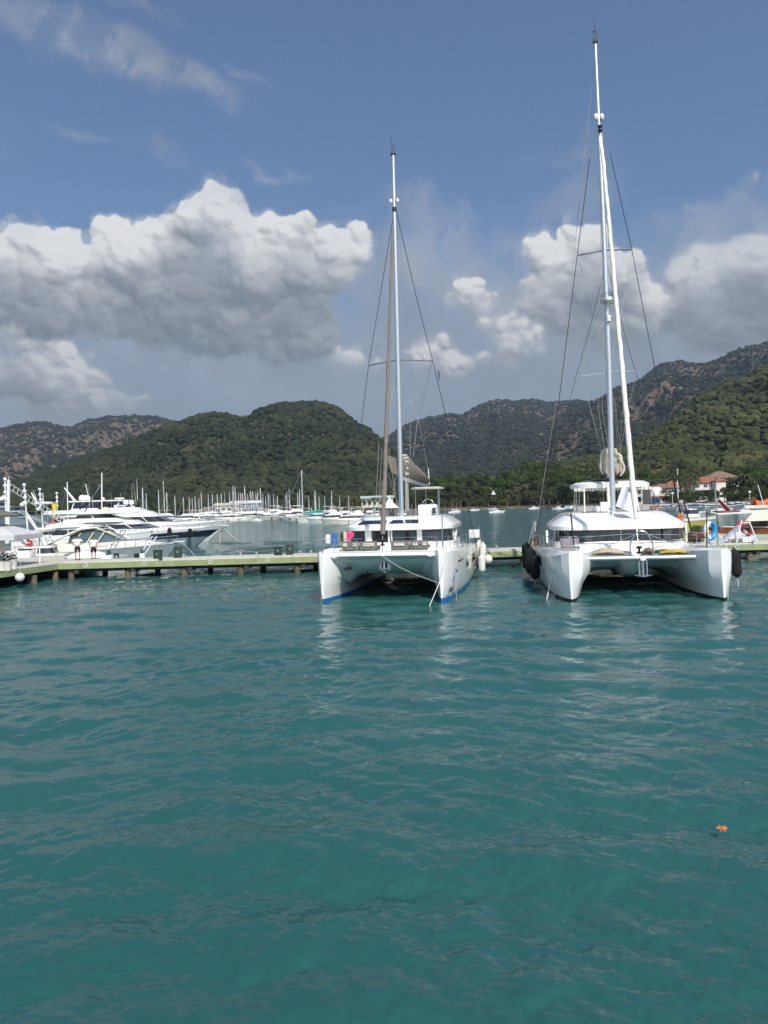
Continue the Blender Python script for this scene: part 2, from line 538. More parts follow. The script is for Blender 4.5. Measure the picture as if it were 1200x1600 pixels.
M_WPAINT = mat('white_paint', (.78, .78, .77), .4, var=.03)
# ------------------------------------------------------------------ sea: real wave geometry, finer where nearer
def wave_field(X, Y, cell):
    rg = np.random.default_rng(5)
    Z = np.zeros_like(X); DX = np.zeros_like(X); DY = np.zeros_like(X)
    N = 150
    lam = np.exp(rg.uniform(math.log(.11), math.log(6.5), N))
    main = math.radians(-98)
    spread = np.where(lam > 1.2, .42, .85)
    th = main + rg.normal(0, 1, N) * spread
    amp = .0043 * lam ** 1.12 / (1 + (lam / 2.6) ** 2.6)
    amp = np.where(lam < .45, amp * 1.2, amp) * np.where((lam > .9) & (lam < 3.5), 1.15, 1.0)
    ph = rg.uniform(0, 2 * np.pi, N)
    # gusts: patches of livelier water
    g = .75 + .30 * np.sin(X * .31 + 1.3 * np.sin(Y * .17)) * np.sin(Y * .23 + .8 * np.sin(X * .13)) + .2 * np.sin(X * .9 + Y * .5) * np.sin(Y * .7 - X * .3)
    for i in range(N):
        k = 2 * np.pi / lam[i]
        kx, ky = k * math.cos(th[i]), k * math.sin(th[i])
        f = np.clip((lam[i] / cell - 2.5) / 2.5, 0, 1)
        if not f.any(): continue
        a = amp[i] * f
        p = kx * X + ky * Y + ph[i]
        s = np.sin(p); c = np.cos(p)
        if lam[i] < .9: a = a * g
        Z += a * s
        q = .8 if lam[i] > .5 else .45
        DX -= q * a * c * math.cos(th[i]); DY -= q * a * c * math.sin(th[i])
    return Z, DX, DY

def build_water():
    rows = [2.4]
    while rows[-1] < 5200:
        y = rows[-1]
        rows.append(y + max(.018, min(y * y / (CAM_H * FPX) * 1.0, y * .02 + .02, 60)))
    rows = np.array(rows)
    nx = 1240
    t = np.linspace(-1, 1, nx)
    wid = np.maximum(rows * .60, 1.4) + .8
    X = wid[:, None] * t[None, :]
    Y = np.repeat(rows[:, None], nx, 1)
    cx = (wid * 2 / nx)[:, None]; cy = np.gradient(rows)[:, None]
    cell = np.broadcast_to(np.maximum(cx, cy * .55), X.shape)
    Z, DX, DY = wave_field(X, Y, cell)
    fade = np.clip((5000 - Y) / 4000, 0, 1)
    X2 = X + DX; Y2 = Y + DY; Z2 = Z * fade
    # outer columns carry the sheet sideways, rows behind the camera carry it back
    ext = 4200.0
    L = np.stack([np.full(len(rows), -ext), rows, np.zeros(len(rows))], 1)[:, None, :]
    Rr = np.stack([np.full(len(rows), ext), rows, np.zeros(len(rows))], 1)[:, None, :]
    grid = np.concatenate([L, np.stack([X2, Y2, Z2], 2), Rr], 1)
    back = grid[0].copy(); back[:, 1] = -400; back[:, 2] = 0
    grid = np.concatenate([back[None], grid], 0)
    h, w, _ = grid.shape
    idx = np.arange(h * w).reshape(h, w)
    F = np.stack([idx[:-1, :-1], idx[:-1, 1:], idx[1:, 1:], idx[1:, :-1]], -1).reshape(-1, 4)
    m = bpy.data.materials.new('sea_water'); m.use_nodes = True
    nt = m.node_tree; b = NB(nt); bs = nt.nodes['Principled BSDF']
    bs.inputs['Roughness'].default_value = .045
    bs.inputs['IOR'].default_value = 1.333
    geo = b.n('ShaderNodeNewGeometry').outputs['Position']
    big = b.noise(geo, .05, 3, .5)
    cc = b.mix(b.ramp(big, .3, .7), (.018, .084, .081, 1), (.024, .098, .094, 1))
    nt.links.new(cc, bs.inputs['Base Color'])
    # ripples too small for the sheet
    mp = b.v('MULTIPLY', geo, (.8, 1.8, 1.0))
    n1 = b.noise(mp, .9, 3, .55)
    n2 = b.noise(mp, 3.3, 4, .6)
    n3 = b.noise(mp, 14.0, 3, .6)
    patch = b.ramp(b.noise(b.v('MULTIPLY', geo, (.5, 1.3, 1.0)), .55, 4, .6), .36, .64, .35, 1.2)
    cd = b.n('ShaderNodeCameraData').outputs['View Distance']
    sep = b.n('ShaderNodeSeparateXYZ'); nt.links.new(geo, sep.inputs[0])
    far = b.ramp(sep.outputs[1], 14.0, 60.0, 0.0, 1.0)
    h1 = b.m('MULTIPLY', b.m('MULTIPLY', n1, .115), far)
    h2 = b.m('MULTIPLY', b.m('MULTIPLY', n2, .043), b.m('ADD', b.m('MULTIPLY', far, .9), .1))
    h3 = b.m('MULTIPLY', b.m('MULTIPLY', n3, .0042), patch)
    far2 = b.ramp(sep.outputs[1], 50.0, 160.0)
    n0 = b.noise(b.v('MULTIPLY', geo, (.5, 1.6, 1.0)), .22, 4, .6)
    h0 = b.m('MULTIPLY', b.m('MULTIPLY', n0, .75), far2)
    hh = b.m('ADD', b.m('ADD', b.m('ADD', h1, h2), h3), h0)
    bn = b.n('ShaderNodeBump'); bn.inputs['Strength'].default_value = 1.0; bn.inputs['Distance'].default_value = 1.0
    nt.links.new(hh, bn.inputs['Height']); nt.links.new(bn.outputs[0], bs.inputs['Normal'])
    rough = b.m('ADD', b.ramp(sep.outputs[1], 40.0, 260.0, .03, .13), 0.0)
    nt.links.new(rough, bs.inputs['Roughness'])
    nt.nodes.remove(cd.node)
    o = np_mesh('sea_water', grid.reshape(-1, 3), F, m, True)
    tag(o, 'rippled teal sea water of the sheltered bay', kind='structure')
build_water()
# ------------------------------------------------------------------ hills with forest
def interp(pts, x):
    pts = np.array(pts, float)
    return np.interp(x, pts[:, 0], pts[:, 1])

def tint_mat(name, c0, c1, c2, rock=None, nsc=.6):
    m = bpy.data.materials.new(name); m.use_nodes = True
    nt = m.node_tree; b = NB(nt); bs = nt.nodes['Principled BSDF']
    a = b.n('ShaderNodeAttribute', attribute_name='tint').outputs['Fac']
    geo = b.n('ShaderNodeNewGeometry').outputs['Position']
    n = b.noise(geo, nsc, 3, .6)
    f = b.m('ADD', a, b.m('MULTIPLY', b.m('SUBTRACT', n, .5), .5))
    c = b.mix(b.ramp(f, 0.0, .5, smooth=False), c0, c1)
    c = b.mix(b.ramp(f, .5, 1.0, smooth=False), c, c2)
    nt.links.new(c, bs.inputs['Base Color'])
    bs.inputs['Roughness'].default_value = .85
    bs.inputs['Specular IOR Level'].default_value = .15
    bn = b.n('ShaderNodeBump'); bn.inputs['Strength'].default_value = .9; bn.inputs['Distance'].default_value = 1.2
    nt.links.new(b.noise(geo, nsc * 2, 3, .65), bn.inputs['Height']); nt.links.new(bn.outputs[0], bs.inputs['Normal'])
    return m

def ground_mat(name, soil, rock, scrub):
    m = bpy.data.materials.new(name); m.use_nodes = True
    nt = m.node_tree; b = NB(nt); bs = nt.nodes['Principled BSDF']
    geo = b.n('ShaderNodeNewGeometry').outputs['Position']
    n = b.noise(geo, .012, 6, .65); n2 = b.noise(geo, .08, 5, .65)
    c = b.mix(b.ramp(n, .42, .6), scrub, soil)
    c = b.mix(b.ramp(n2, .45, .62, 0, .8), c, rock)
    nt.links.new(c, bs.inputs['Base Color'])
    bs.inputs['Roughness'].default_value = .95; bs.inputs['Specular IOR Level'].default_value = .1
    bn = b.n('ShaderNodeBump'); bn.inputs['Strength'].default_value = 1; bn.inputs['Distance'].default_value = 6
    nt.links.new(b.noise(geo, .05, 6, .7), bn.inputs['Height']); nt.links.new(bn.outputs[0], bs.inputs['Normal'])
    return m

def vnoise(x, y, seed, octs=5, rough=.5):
    """value noise on arrays"""
    rg = np.random.default_rng(seed); tb = rg.uniform(-1, 1, (256, 256))
    out = np.zeros_like(x, dtype=float); a = 1.0; tot = 0
    for o in range(octs):
        xi = np.floor(x).astype(int); yi = np.floor(y).astype(int)
        fx = x - xi; fy = y - yi; fx = fx * fx * (3 - 2 * fx); fy = fy * fy * (3 - 2 * fy)
        g = lambda i, j: tb[(xi + i) % 256, (yi + j) % 256]
        v = (g(0, 0) * (1 - fx) + g(1, 0) * fx) * (1 - fy) + (g(0, 1) * (1 - fx) + g(1, 1) * fx) * fy
        out += a * v; tot += a; a *= rough; x = x * 2.03 + 17.3; y = y * 2.03 + 5.1
    return out / tot

ICO = None
def crown_protos(sub):
    out = []
    for k in range(5):
        bm = bmesh.new(); bmesh.ops.create_icosphere(bm, subdivisions=sub, radius=1)
        rg = random.Random(k)
        V = np.array([v.co[:] for v in bm.verts]); F = np.array([[v.index for v in f.verts] for f in bm.faces])
        bm.free()
        s = 1 + np.array([rg.uniform(-.28, .28) for _ in V])
        V = V * s[:, None]; V[:, 2] = np.where(V[:, 2] < -.3, -.3, V[:, 2])
        out.append((V, F))
    return out
CROWNS1, CROWNS2 = crown_protos(1), crown_protos(2)

def forest(name, pts, size, tint, m, label, flat=.8, fine=False):
    CROWNS = CROWNS2 if fine else CROWNS1
    """pts (n,3), size (n,), tint (n,) -> one mass of crowns"""
    n = len(pts); rg = np.random.default_rng(len(pts))
    Vs = []; Fs = []; Ts = []; off = 0
    kind = rg.integers(0, 5, n); ang = rg.uniform(0, 6.28, n)
    for k in range(5):
        sel = np.where(kind == k)[0]
        if not len(sel): continue
        V, F = CROWNS[k]
        c, s = np.cos(ang[sel])[:, None], np.sin(ang[sel])[:, None]
        x = V[None, :, 0] * c - V[None, :, 1] * s; y = V[None, :, 0] * s + V[None, :, 1] * c
        z = np.repeat(V[None, :, 2], len(sel), 0) * rg.uniform(flat * .8, flat * 1.3, (len(sel), 1))
        A = np.stack([x, y, z], 2) * size[sel][:, None, None] + pts[sel][:, None, :]
        nv = V.shape[0]
        Fk = F[None] + (np.arange(len(sel)) * nv)[:, None, None] + off
        Vs.append(A.reshape(-1, 3)); Fs.append(Fk.reshape(-1, 3)); Ts.append(np.repeat(tint[sel], nv))
        off += A.shape[0] * nv
    o = np_mesh(name, np.concatenate(Vs), np.concatenate(Fs), m, False, {'tint': np.concatenate(Ts)})
    tag(o, label, kind='stuff')
    return o

def hill(name, ridge, Dr, Db, label, gm, fm, ntree, tsize, seed, bare=None, rough=1.0, Dback=None, prof=1.0, flabel='', ridge_d=None, tbias=0.0, fine=False):
    """ridge: photo pixels of the skyline; Dr its distance, Db the foot's distance"""
    x0, x1 = ridge[0][0], ridge[-1][0]
    nu, nv = 260, 110
    us = np.linspace(x0, x1, nu)
    py = interp(ridge, us)
    dr = interp(ridge_d, us) if ridge_d is not None else np.full(nu, float(Dr))
    Db = interp(Db, us) if isinstance(Db, list) else Db
    top = np.array([P(u, p, d)[:] for u, p, d in zip(us, py, dr)])
    az = top[:, 0] / top[:, 1]
    H = top[:, 2] - tsize * .9
    rows = []
    vs_ = np.concatenate([np.linspace(0, 1, nv), 1 + np.linspace(.04, .8, 18)])
    for v in vs_:
        if v <= 1:
            d = Db + (dr - Db) * v
            z = H * (v ** prof * .75 + .25 * v * v * (3 - 2 * v)) if prof != 1 else H * (.6 * v + .4 * v * v * (3 - 2 * v))
        else:
            d = dr * (1 + (v - 1) * .5); z = H * (1 - (v - 1) * 1.35)
        X = az * d
        rows.append(np.stack([X, d, z], 1))
    g = np.array(rows)
    sc = dr.mean() * .09
    am = (H * .17 + 2) * rough
    vv = vs_[:, None]
    env = np.sin(np.pi * np.clip(vv, 0, 1)) ** .8 * (1 - .55 * np.clip(vv, 0, 1) ** 2)
    # spurs and gullies running down the slope
    gl = vnoise(g[..., 0] / sc * 1.3, g[..., 1] / sc * .45, seed, 4, .5)
    gl = 1 - 2 * np.abs(gl)
    nz = vnoise(g[..., 0] / sc * 3, g[..., 1] / sc * 3, seed + 1, 4, .5)
    g[..., 2] += env * (am * (gl - .4) + am * .30 * nz)
    g[..., 2] += np.where(vv < 1.5, 1, 0) * vnoise(g[..., 0] / sc * 8, g[..., 1] / sc * 8, seed + 2, 4, .6) * (H * .012 + .5) * rough * np.clip(vv * 4, 0, 1)
    g[0, :, 2] = -3; g[-1, :, 2] = -3
    g[..., 2] = np.maximum(g[..., 2], -3)
    h, w, _ = g.shape
    idx = np.arange(h * w).reshape(h, w)
    F = np.stack([idx[:-1, :-1], idx[:-1, 1:], idx[1:, 1:], idx[1:, :-1]], -1).reshape(-1, 4)
    o = np_mesh(name, g.reshape(-1, 3), F, gm, True)
    tag(o, label, kind='structure')
    rg = np.random.default_rng(seed + 9)
    # trees over the slope facing the bay and just past the crest
    iu = rg.uniform(0, w - 1.001, ntree); iv = rg.uniform(0, 1, ntree) ** .8 * (nv + 3)
    a, b_ = iu.astype(int), iv.astype(int); fa, fb = (iu - a)[:, None], (iv - b_)[:, None]
    pos = (g[b_, a] * (1 - fa) + g[b_, a + 1] * fa) * (1 - fb) + (g[b_ + 1, a] * (1 - fa) + g[b_ + 1, a + 1] * fa) * fb
    keep = np.ones(ntree, bool)
    dens = vnoise(pos[:, 0] / sc * 2.2, pos[:, 1] / sc * 2.2, seed + 20, 5, .6)
    if bare:
        th = np.full(ntree, 9.0)
        pxx = 600 + pos[:, 0] / pos[:, 1] * FPX
        for (bx, bv, rx, rv, s) in bare:
            q = ((pxx - bx) / rx) ** 2 + ((iv / nv - bv) / rv) ** 2
            th = np.minimum(th, np.where(q < 1.6, (q - .9) * s, 9))
        keep = dens < th
        keep |= rg.uniform(0, 1, ntree) < .30
    pos = pos[keep]
    n = len(pos)
    size = tsize * (.45 + 1.0 * rg.uniform(0, 1, n) ** 1.6) * (1 + .25 * (rg.uniform(0, 1, n) < .1))
    size *= np.where((iv[keep] > nv - 2), rg.uniform(.6, 1.15, n), 1)
    tint = np.clip(.5 + tbias + .62 * vnoise(pos[:, 0] / sc * 1.8, pos[:, 1] / sc * 1.8, seed + 30, 5, .6) + rg.normal(0, .13, n), 0, 1)
    pos[:, 2] += size * .45
    forest(name + '_forest', pos, size, tint, fm, flabel, fine=fine)
    return g

RED_SOIL = ground_mat('red_rock_slope', (0.1466, 0.0983, 0.0707, 1), (0.2247, 0.1772, 0.1459, 1), (.055, .064, .036, 1))
GRN_SOIL = ground_mat('pine_slope_soil', (.062, .060, .032, 1), (.13, .10, .065, 1), (.036, .045, .020, 1))
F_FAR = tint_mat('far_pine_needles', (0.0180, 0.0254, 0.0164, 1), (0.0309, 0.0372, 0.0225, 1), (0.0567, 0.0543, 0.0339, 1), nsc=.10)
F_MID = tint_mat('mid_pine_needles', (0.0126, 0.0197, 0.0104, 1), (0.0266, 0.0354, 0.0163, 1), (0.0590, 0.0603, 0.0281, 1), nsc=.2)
F_NEAR = tint_mat('near_pine_needles', (0.0197, 0.0287, 0.0109, 1), (0.0458, 0.0562, 0.0190, 1), (0.0957, 0.0948, 0.0381, 1), nsc=.3)

hill('far_left_hill', [(-420, 700), (-260, 640), (-120, 655), (-20, 673), (20, 664), (62, 658), (85, 663), (110, 668), (135, 657), (165, 650), (200, 648), (240, 651), (285, 661), (330, 680), (400, 720), (470, 770)],
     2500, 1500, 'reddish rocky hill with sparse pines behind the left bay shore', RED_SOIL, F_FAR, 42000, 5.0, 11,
     bare=[(60, .8, 90, .30, 3), (170, .70, 100, .40, 3), (10, .5, 70, .3, 4), (240, .5, 60, .3, 4), (-200, .6, 150, .4, 3)], rough=1.2, prof=.8, flabel='thin dark pine wood on the reddish far left hill')
hill('far_centre_hill', [(380, 800), (470, 760), (540, 720), (590, 690), (640, 664), (668, 655), (700, 647), (722, 650), (745, 636), (772, 624), (800, 629), (832, 625), (858, 631), (900, 627), (935, 633), (1000, 660), (1080, 700), (1180, 760)],
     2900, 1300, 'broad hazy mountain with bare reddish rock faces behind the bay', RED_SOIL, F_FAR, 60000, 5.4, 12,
     bare=[(755, .78, 80, .20, 7), (640, .55, 60, .20, 3), (700, .45, 60, .1, 3), (850, .72, 70, .2, 3.0), (600, .85, 60, .1, 3)], rough=1.1, prof=.8, flabel='dark pine wood on the broad hazy centre mountain')
hill('far_right_hill', [(700, 800), (800, 716), (870, 668), (930, 628), (965, 606), (1000, 594), (1030, 572), (1062, 564), (1092, 571), (1118, 566), (1142, 549), (1172, 538), (1205, 531), (1260, 515), (1350, 520), (1480, 470), (1600, 520), (1750, 620)],
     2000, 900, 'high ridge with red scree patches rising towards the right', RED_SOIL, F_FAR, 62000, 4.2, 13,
     bare=[(1110, .80, 90, .2, 3), (930, .80, 60, .22, 2.5), (1010, .6, 60, .2, 2.5), (1180, .85, 60, .2, 3), (880, .5, 60, .2, 3)], rough=1.1, prof=.85, flabel='pine wood on the high ridge at the right')
hill('left_hill', [(-420, 800), (-150, 790), (-20, 765), (40, 750), (80, 736), (120, 722), (165, 704), (200, 690), (240, 673), (285, 659), (320, 648), (345, 644), (372, 651), (388, 652), (402, 641), (432, 631), (470, 628), (500, 629), (522, 636), (545, 650), (570, 668), (600, 692), (640, 730), (690, 765), (760, 800)],
     1150, 520, 'dome shaped pine covered hill behind the far marina', GRN_SOIL, F_MID, 56000, 3.2, 14,
     bare=[(545, .93, 50, .10, 4), (205, .93, 60, .08, 3), (385, .80, 30, .2, 1.5), (330, .6, 40, .2, 1.2)], rough=1.15, prof=1, flabel='dense dark pine wood over the dome shaped hill', ridge_d=[(-420, 700), (0, 800), (200, 1000), (480, 1150), (640, 950), (760, 800)])
hill('right_hill', [(560, 800), (700, 764), (800, 742), (880, 724), (940, 712), (985, 700), (1020, 676), (1055, 652), (1090, 622), (1130, 604), (1165, 590), (1200, 573), (1260, 540), (1350, 490), (1500, 460), (1650, 500)],
     760, [(560, 520), (900, 545), (960, 400), (1060, 360), (1650, 350)], 'steep bright green pine slope above the village on the right', GRN_SOIL, F_NEAR, 32000, 2.7, 15,
     bare=[(1180, .5, 50, .2, 1.0), (1060, .8, 40, .2, 1.0)], rough=.9, prof=.9, flabel='bright green pine wood on the steep slope above the houses', ridge_d=[(560, 620), (880, 680), (1000, 700), (1200, 820), (1650, 1000)], tbias=.0, fine=True)
# ------------------------------------------------------------------ shore ground, single trees, buildings
M_BARK = mat('bark_brown', (.14, .10, .07), .9, var=.2, vscale=6)
M_BARKP = mat('palm_bark', (.20, .16, .11), .9, var=.2, vscale=6)
M_LEAFP = tint_mat('pine_leaf', (0.0244, 0.0453, 0.0121, 1), (0.0545, 0.0860, 0.0199, 1), (0.1089, 0.1405, 0.0355, 1), nsc=.5)
M_LEAFR = tint_mat('broad_leaf', (0.0291, 0.0462, 0.0174, 1), (0.0601, 0.0832, 0.0269, 1), (0.1183, 0.1294, 0.0486, 1), nsc=.5)
M_LEAFY = tint_mat('palm_leaf', (0.0425, 0.0544, 0.0187, 1), (0.0842, 0.0935, 0.0357, 1), (0.1403, 0.1403, 0.0561, 1), nsc=.8)

def build_shore():
    edge = [(-700, 430), (-300, 425), (0, 425), (200, 430), (420, 415), (520, 405), (600, 425), (680, 436), (760, 430), (860, 424), (925, 400), (950, 300), (1010, 268), (1200, 258), (1450, 250), (1900, 240)]
    vs = []; fs = []
    rr = random.Random(3)
    pts = []
    for (a, b) in zip(edge[:-1], edge[1:]):
        for k in range(8):
            t = k / 8; pts.append((a[0] + (b[0] - a[0]) * t, a[1] + (b[1] - a[1]) * t))
    pts.append(edge[-1])
    for (px, D) in pts:
        q = SC(px, D + rr.uniform(-1.5, 1.5), 0)
        k = 1 + 330.0 / D
        for (f, z) in ((1, -2), (1.0, .35), (1.006, .75), (1.03, 1.1), (1.12, 1.5), (k, 2.2)):
            vs.append((q.x * f, q.y * f, z + (rr.uniform(-.1, .1) if f > 1 else 0)))
    n = 6
    for i in range(len(pts) - 1):
        for j in range(n - 1):
            a = i * n + j; fs.append((a, a + n, a + n + 1, a + 1))
    mb = MB(); mb.add(vs, fs, True)
    o = mb.build('shore', ground_mat('shore_ground', (.17, .14, .10, 1), (.26, .22, .17, 1), (.06, .065, .03, 1)))
    tag(o, 'low brown earth shore with a stone edge round the bay', kind='structure')
build_shore()

def leaf_crown(blobs, n, size, seed, name, m, squash=1.0):
    """leaf sized faces through a lumpy volume; blobs (x, y, z, rx, rz)"""
    rg = np.random.default_rng(seed)
    B = np.array(blobs); w = B[:, 3] ** 2 * B[:, 4]; w /= w.sum()
    k = rg.choice(len(B), n, p=w)
    d = rg.normal(0, 1, (n, 3)); d /= np.linalg.norm(d, axis=1)[:, None]
    d[:, 2] = np.where(d[:, 2] < -.35, d[:, 2] * .4, d[:, 2])
    r = rg.uniform(.55, 1.06, n) ** .7
    c = B[k, :3] + d * r[:, None] * np.stack([B[k, 3], B[k, 3], B[k, 4]], 1)
    nrm = d + rg.normal(0, .55, (n, 3)); nrm /= np.linalg.norm(nrm, axis=1)[:, None]
    u = np.cross(nrm, rg.normal(0, 1, (n, 3))); u /= np.linalg.norm(u, axis=1)[:, None]
    v = np.cross(nrm, u)
    s = size * rg.uniform(.6, 1.4, n)[:, None]
    q = [c + u * s, c + v * s * .7, c - u * s, c - v * s * .7]
    q[1] = q[1] + nrm * s * .25; q[3] = q[3] + nrm * s * .15
    V = np.stack(q, 1).reshape(-1, 3)
    F = np.arange(len(V)).reshape(-1, 4)
    bt = rg.uniform(-.18, .18, len(B))
    t = np.clip(.5 + bt[k] + rg.normal(0, .14, n), 0, 1)
    return V, F, np.repeat(t, 4)

def make_tree(name, kind, h, seed, m, mb_, cat='tree'):
    rr = random.Random(seed)
    root = empty(name, (0, 0, 0)); root['category'] = cat
    tb = MB(); blobs = []
    if kind == 'pine':            # umbrella pine
        th = h * .62
        lean = rr.uniform(-.04, .04) * h
        tb.tube([(0, 0, -.5), (lean * .4, 0, th * .5), (lean, 0, th)], [h * .028, h * .022, h * .016], 7)
        R0 = h * .42
        for i in range(9):
            a = i * 2.4 + rr.uniform(-.3, .3); q = R0 * math.sqrt(i / 9.0) * .85
            x, y = lean + math.cos(a) * q, math.sin(a) * q
            z = h * rr.uniform(.74, .84) - q * .10
            blobs.append((x, y, z, R0 * rr.uniform(.38, .52), h * rr.uniform(.11, .16)))
            tb.tube([(lean, 0, th * rr.uniform(.85, 1.0)), (x * .6, y * .6, z - h * .06), (x, y, z)], [h * .012, h * .009, h * .004], 5)
        V, F, t = leaf_crown(blobs, 2300, h * .024, seed, name, m)
    elif kind == 'round':
        th = h * .4
        tb.tube([(0, 0, -.5), (0, 0, th), (0, 0, h * .6)], [h * .03, h * .022, h * .012], 7)
        for i in range(13):
            a = i * 2.4; e = rr.uniform(0, 1)
            q = h * .26 * math.sqrt(rr.uniform(.1, 1)) * (1.1 - .6 * e)
            x, y, z = math.cos(a) * q, math.sin(a) * q, h * (.30 + .52 * e)
            blobs.append((x, y, z, h * rr.uniform(.13, .2), h * rr.uniform(.10, .17)))
            if i % 2: tb.tube([(0, 0, th * .9), (x * .6, y * .6, z * .85), (x, y, z)], [h * .012, h * .008, h * .004], 5)
        V, F, t = leaf_crown(blobs, 2300, h * .026, seed, name, m)
    elif kind == 'tall':          # ragged forest pine
        tb.tube([(0, 0, -.5), (rr.uniform(-.3, .3), 0, h * .5), (rr.uniform(-.4, .4), 0, h * .93)], [h * .02, h * .014, h * .004], 6)
        for i in range(16):
            e = i / 15; a = i * 2.4 + rr.uniform(-.5, .5)
            q = h * .17 * (1.15 - e) * rr.uniform(.5, 1.2)
            x, y, z = math.cos(a) * q, math.sin(a) * q, h * (.30 + .66 * e)
            blobs.append((x, y, z, h * .13 * (1.25 - .8 * e) * rr.uniform(.8, 1.2), h * rr.uniform(.05, .09)))
            tb.tube([(0, 0, z - h * .03), (x, y, z)], [h * .007, h * .003], 5)
        V, F, t = leaf_crown(blobs, 2000, h * .023, seed, name, m)
    elif kind == 'bush':
        tb.tube([(0, 0, -.3), (0, 0, h * .5)], [h * .03, h * .02], 6)
        for i in range(9):
            a = i * 2.4; q = h * .45 * math.sqrt(rr.uniform(0, 1))
            blobs.append((math.cos(a) * q, math.sin(a) * q, h * rr.uniform(.25, .65), h * rr.uniform(.22, .36), h * rr.uniform(.2, .32)))
        V, F, t = leaf_crown(blobs, 1300, h * .045, seed, name, m)
    elif kind == 'palm':
        ln = rr.uniform(-.06, .06) * h
        tb.tube([(0, 0, -.3), (ln * .3, 0, h * .45), (ln, 0, h * .84)], [h * .030, h * .022, h * .024], 8)
        vs = []; fs = []; tt = []
        for i in range(34):
            a = i * 2.39996; up = rr.uniform(-.5, 1.15); L = h * rr.uniform(.24, .31)
            prev = None
            for k in range(7):
                s = k / 6
                rad = L * (s * math.cos(up * .8) + .1 * s)
                z = h * .85 + L * (math.sin(up) * s - .75 * s * s)
                x, y = ln + math.cos(a) * rad, math.sin(a) * rad
                wd = h * .034 * math.sin(math.pi * min(1, s * .85 + .12))
                cxx, cyy = -math.sin(a) * wd, math.cos(a) * wd
                o = len(vs); vs += [(x - cxx, y - cyy, z - wd * .7), (x, y, z), (x + cxx, y + cyy, z - wd * .7)]
                tt += [.3 + .4 * rr.random()] * 3
                if prev is not None and (k % 1 == 0):
                    fs += [(prev, prev + 1, o + 1, o), (prev + 1, prev + 2, o + 2, o + 1)]
                prev = o
        V, F, t = np.array(vs), np.array(fs), np.array(tt)
    c = np_mesh('crown', V, F, m, False, {'tint': t}); c.parent = root
    t_ = tb.build('trunk', mb_, root)
    return root

PROTO = {}
def plant(kind, variant, h, px, D, z, label, group, name=None, cat='tree', xyz=None, sx=1.0):
    key = (kind, variant)
    nm = name or {'pine': 'umbrella_pine', 'round': 'broadleaf_tree', 'tall': 'pine_tree', 'bush': 'bush', 'palm': 'palm_tree'}[kind]
    m = {'pine': M_LEAFP, 'round': M_LEAFR, 'tall': M_LEAFR if variant else M_LEAFP, 'bush': M_LEAFR, 'palm': M_LEAFY}[kind]
    if key not in PROTO:
        r = PROTO[key] = make_tree(nm, kind, 10.0, 17 * variant + len(kind), m, M_BARKP if kind == 'palm' else M_BARK, cat)
    else:
        r = copy_tree(PROTO[key])
    p = SC(px, D, z) if xyz is None else Vector(xyz)
    r.location = p
    s = h / 10.0
    r.scale = (s * sx, s * sx, s)
    r.rotation_euler = (0, 0, (px * 12.9898 + D) % 6.28)
    tag(r, label, cat, group)
    return r

rt = random.Random(77)
G1 = 'trees in the wood along the far shore'
# (px range, distance, tops in photo px) : wood between the two catamarans
def shore_row(x0, x1, step, D, top, kinds, jit=6, z=1.6, group=G1, lab=None):
    x = x0
    while x < x1:
        k = rt.choice(kinds); v = rt.randint(0, 2)
        px = x + rt.uniform(-step * .3, step * .3); d = D + rt.uniform(-14, 14)
        ty = interp(top, px) + rt.uniform(-jit, jit)
        zt = P(px, ty, d).z
        h = max(3.0, zt - z)
        sx = 1.0 if k in ('pine', 'tall') else 1.05
        plant(k, v, h, px, d, z, {'pine': 'broad umbrella pine in the wood along the far shore', 'tall': 'tall ragged pine in the wood along the far shore',
              'round': 'round leafy tree in the wood along the far shore', 'palm': 'palm standing among the shore trees',
              'bush': 'low round bush on the far shore edge'}[k] if lab is None else lab, {'pine': 'umbrella pines of the shore wood', 'tall': 'tall pines of the shore wood', 'round': 'leafy trees of the shore wood', 'palm': 'palms among the shore trees', 'bush': 'bushes on the shore edge'}[k], sx=sx)
        x += step
for (px, ty, D) in ((1092, 766, 316), (1100, 769, 312), (1118, 762, 320), (1130, 757, 326), (1142, 752, 330), (1024, 776, 290), (1014, 772, 306)):
    plant('round', int(px) % 3, P(px, ty, D).z - 1.6, px, D, 1.6, 'round leafy tree standing before the houses', 'leafy trees before the houses')
TOP = [(560, 772), (640, 758), (680, 745), (720, 738), (770, 735), (800, 733), (840, 722), (870, 720), (905, 726), (940, 728), (980, 736), (1050, 728), (1200, 722), (1300, 715)]
shore_row(560, 940, 12, 520, TOP, ['tall', 'tall', 'round', 'pine'])
shore_row(640, 900, 17, 490, [(x, y + 11) for x, y in TOP], ['round', 'tall', 'pine', 'pine'])
shore_row(650, 960, 21, 462, [(x, y + 25) for x, y in TOP], ['pine', 'round', 'palm', 'round', 'bush'])
shore_row(655, 930, 16, 444, [(x, y + 40) for x, y in TOP], ['bush', 'round', 'palm', 'bush'], jit=8)
shore_row(935, 1330, 13, 378, [(x, y + 4) for x, y in TOP], ['tall', 'round', 'pine', 'tall'])
shore_row(935, 1330, 16, 356, [(x, y + 16) for x, y in TOP], ['pine', 'round', 'pine', 'tall'])
shore_row(880, 1080, 20, 400, [(860, 745), (1080, 752)], ['pine', 'pine', 'round'])
shore_row(900, 1010, 19, 350, [(860, 762), (1100, 762)], ['round', 'pine', 'bush', 'palm'])
shore_row(1140, 1330, 24, 330, [(1100, 745), (1200, 738), (1330, 730)], ['round', 'pine', 'round'])
shore_row(1046, 1092, 10, 292, [(1000, 768), (1100, 762)], ['round', 'bush'])
shore_row(1108, 1330, 20, 285, [(1100, 768), (1150, 757), (1200, 756), (1330, 750)], ['round', 'round', 'bush'])
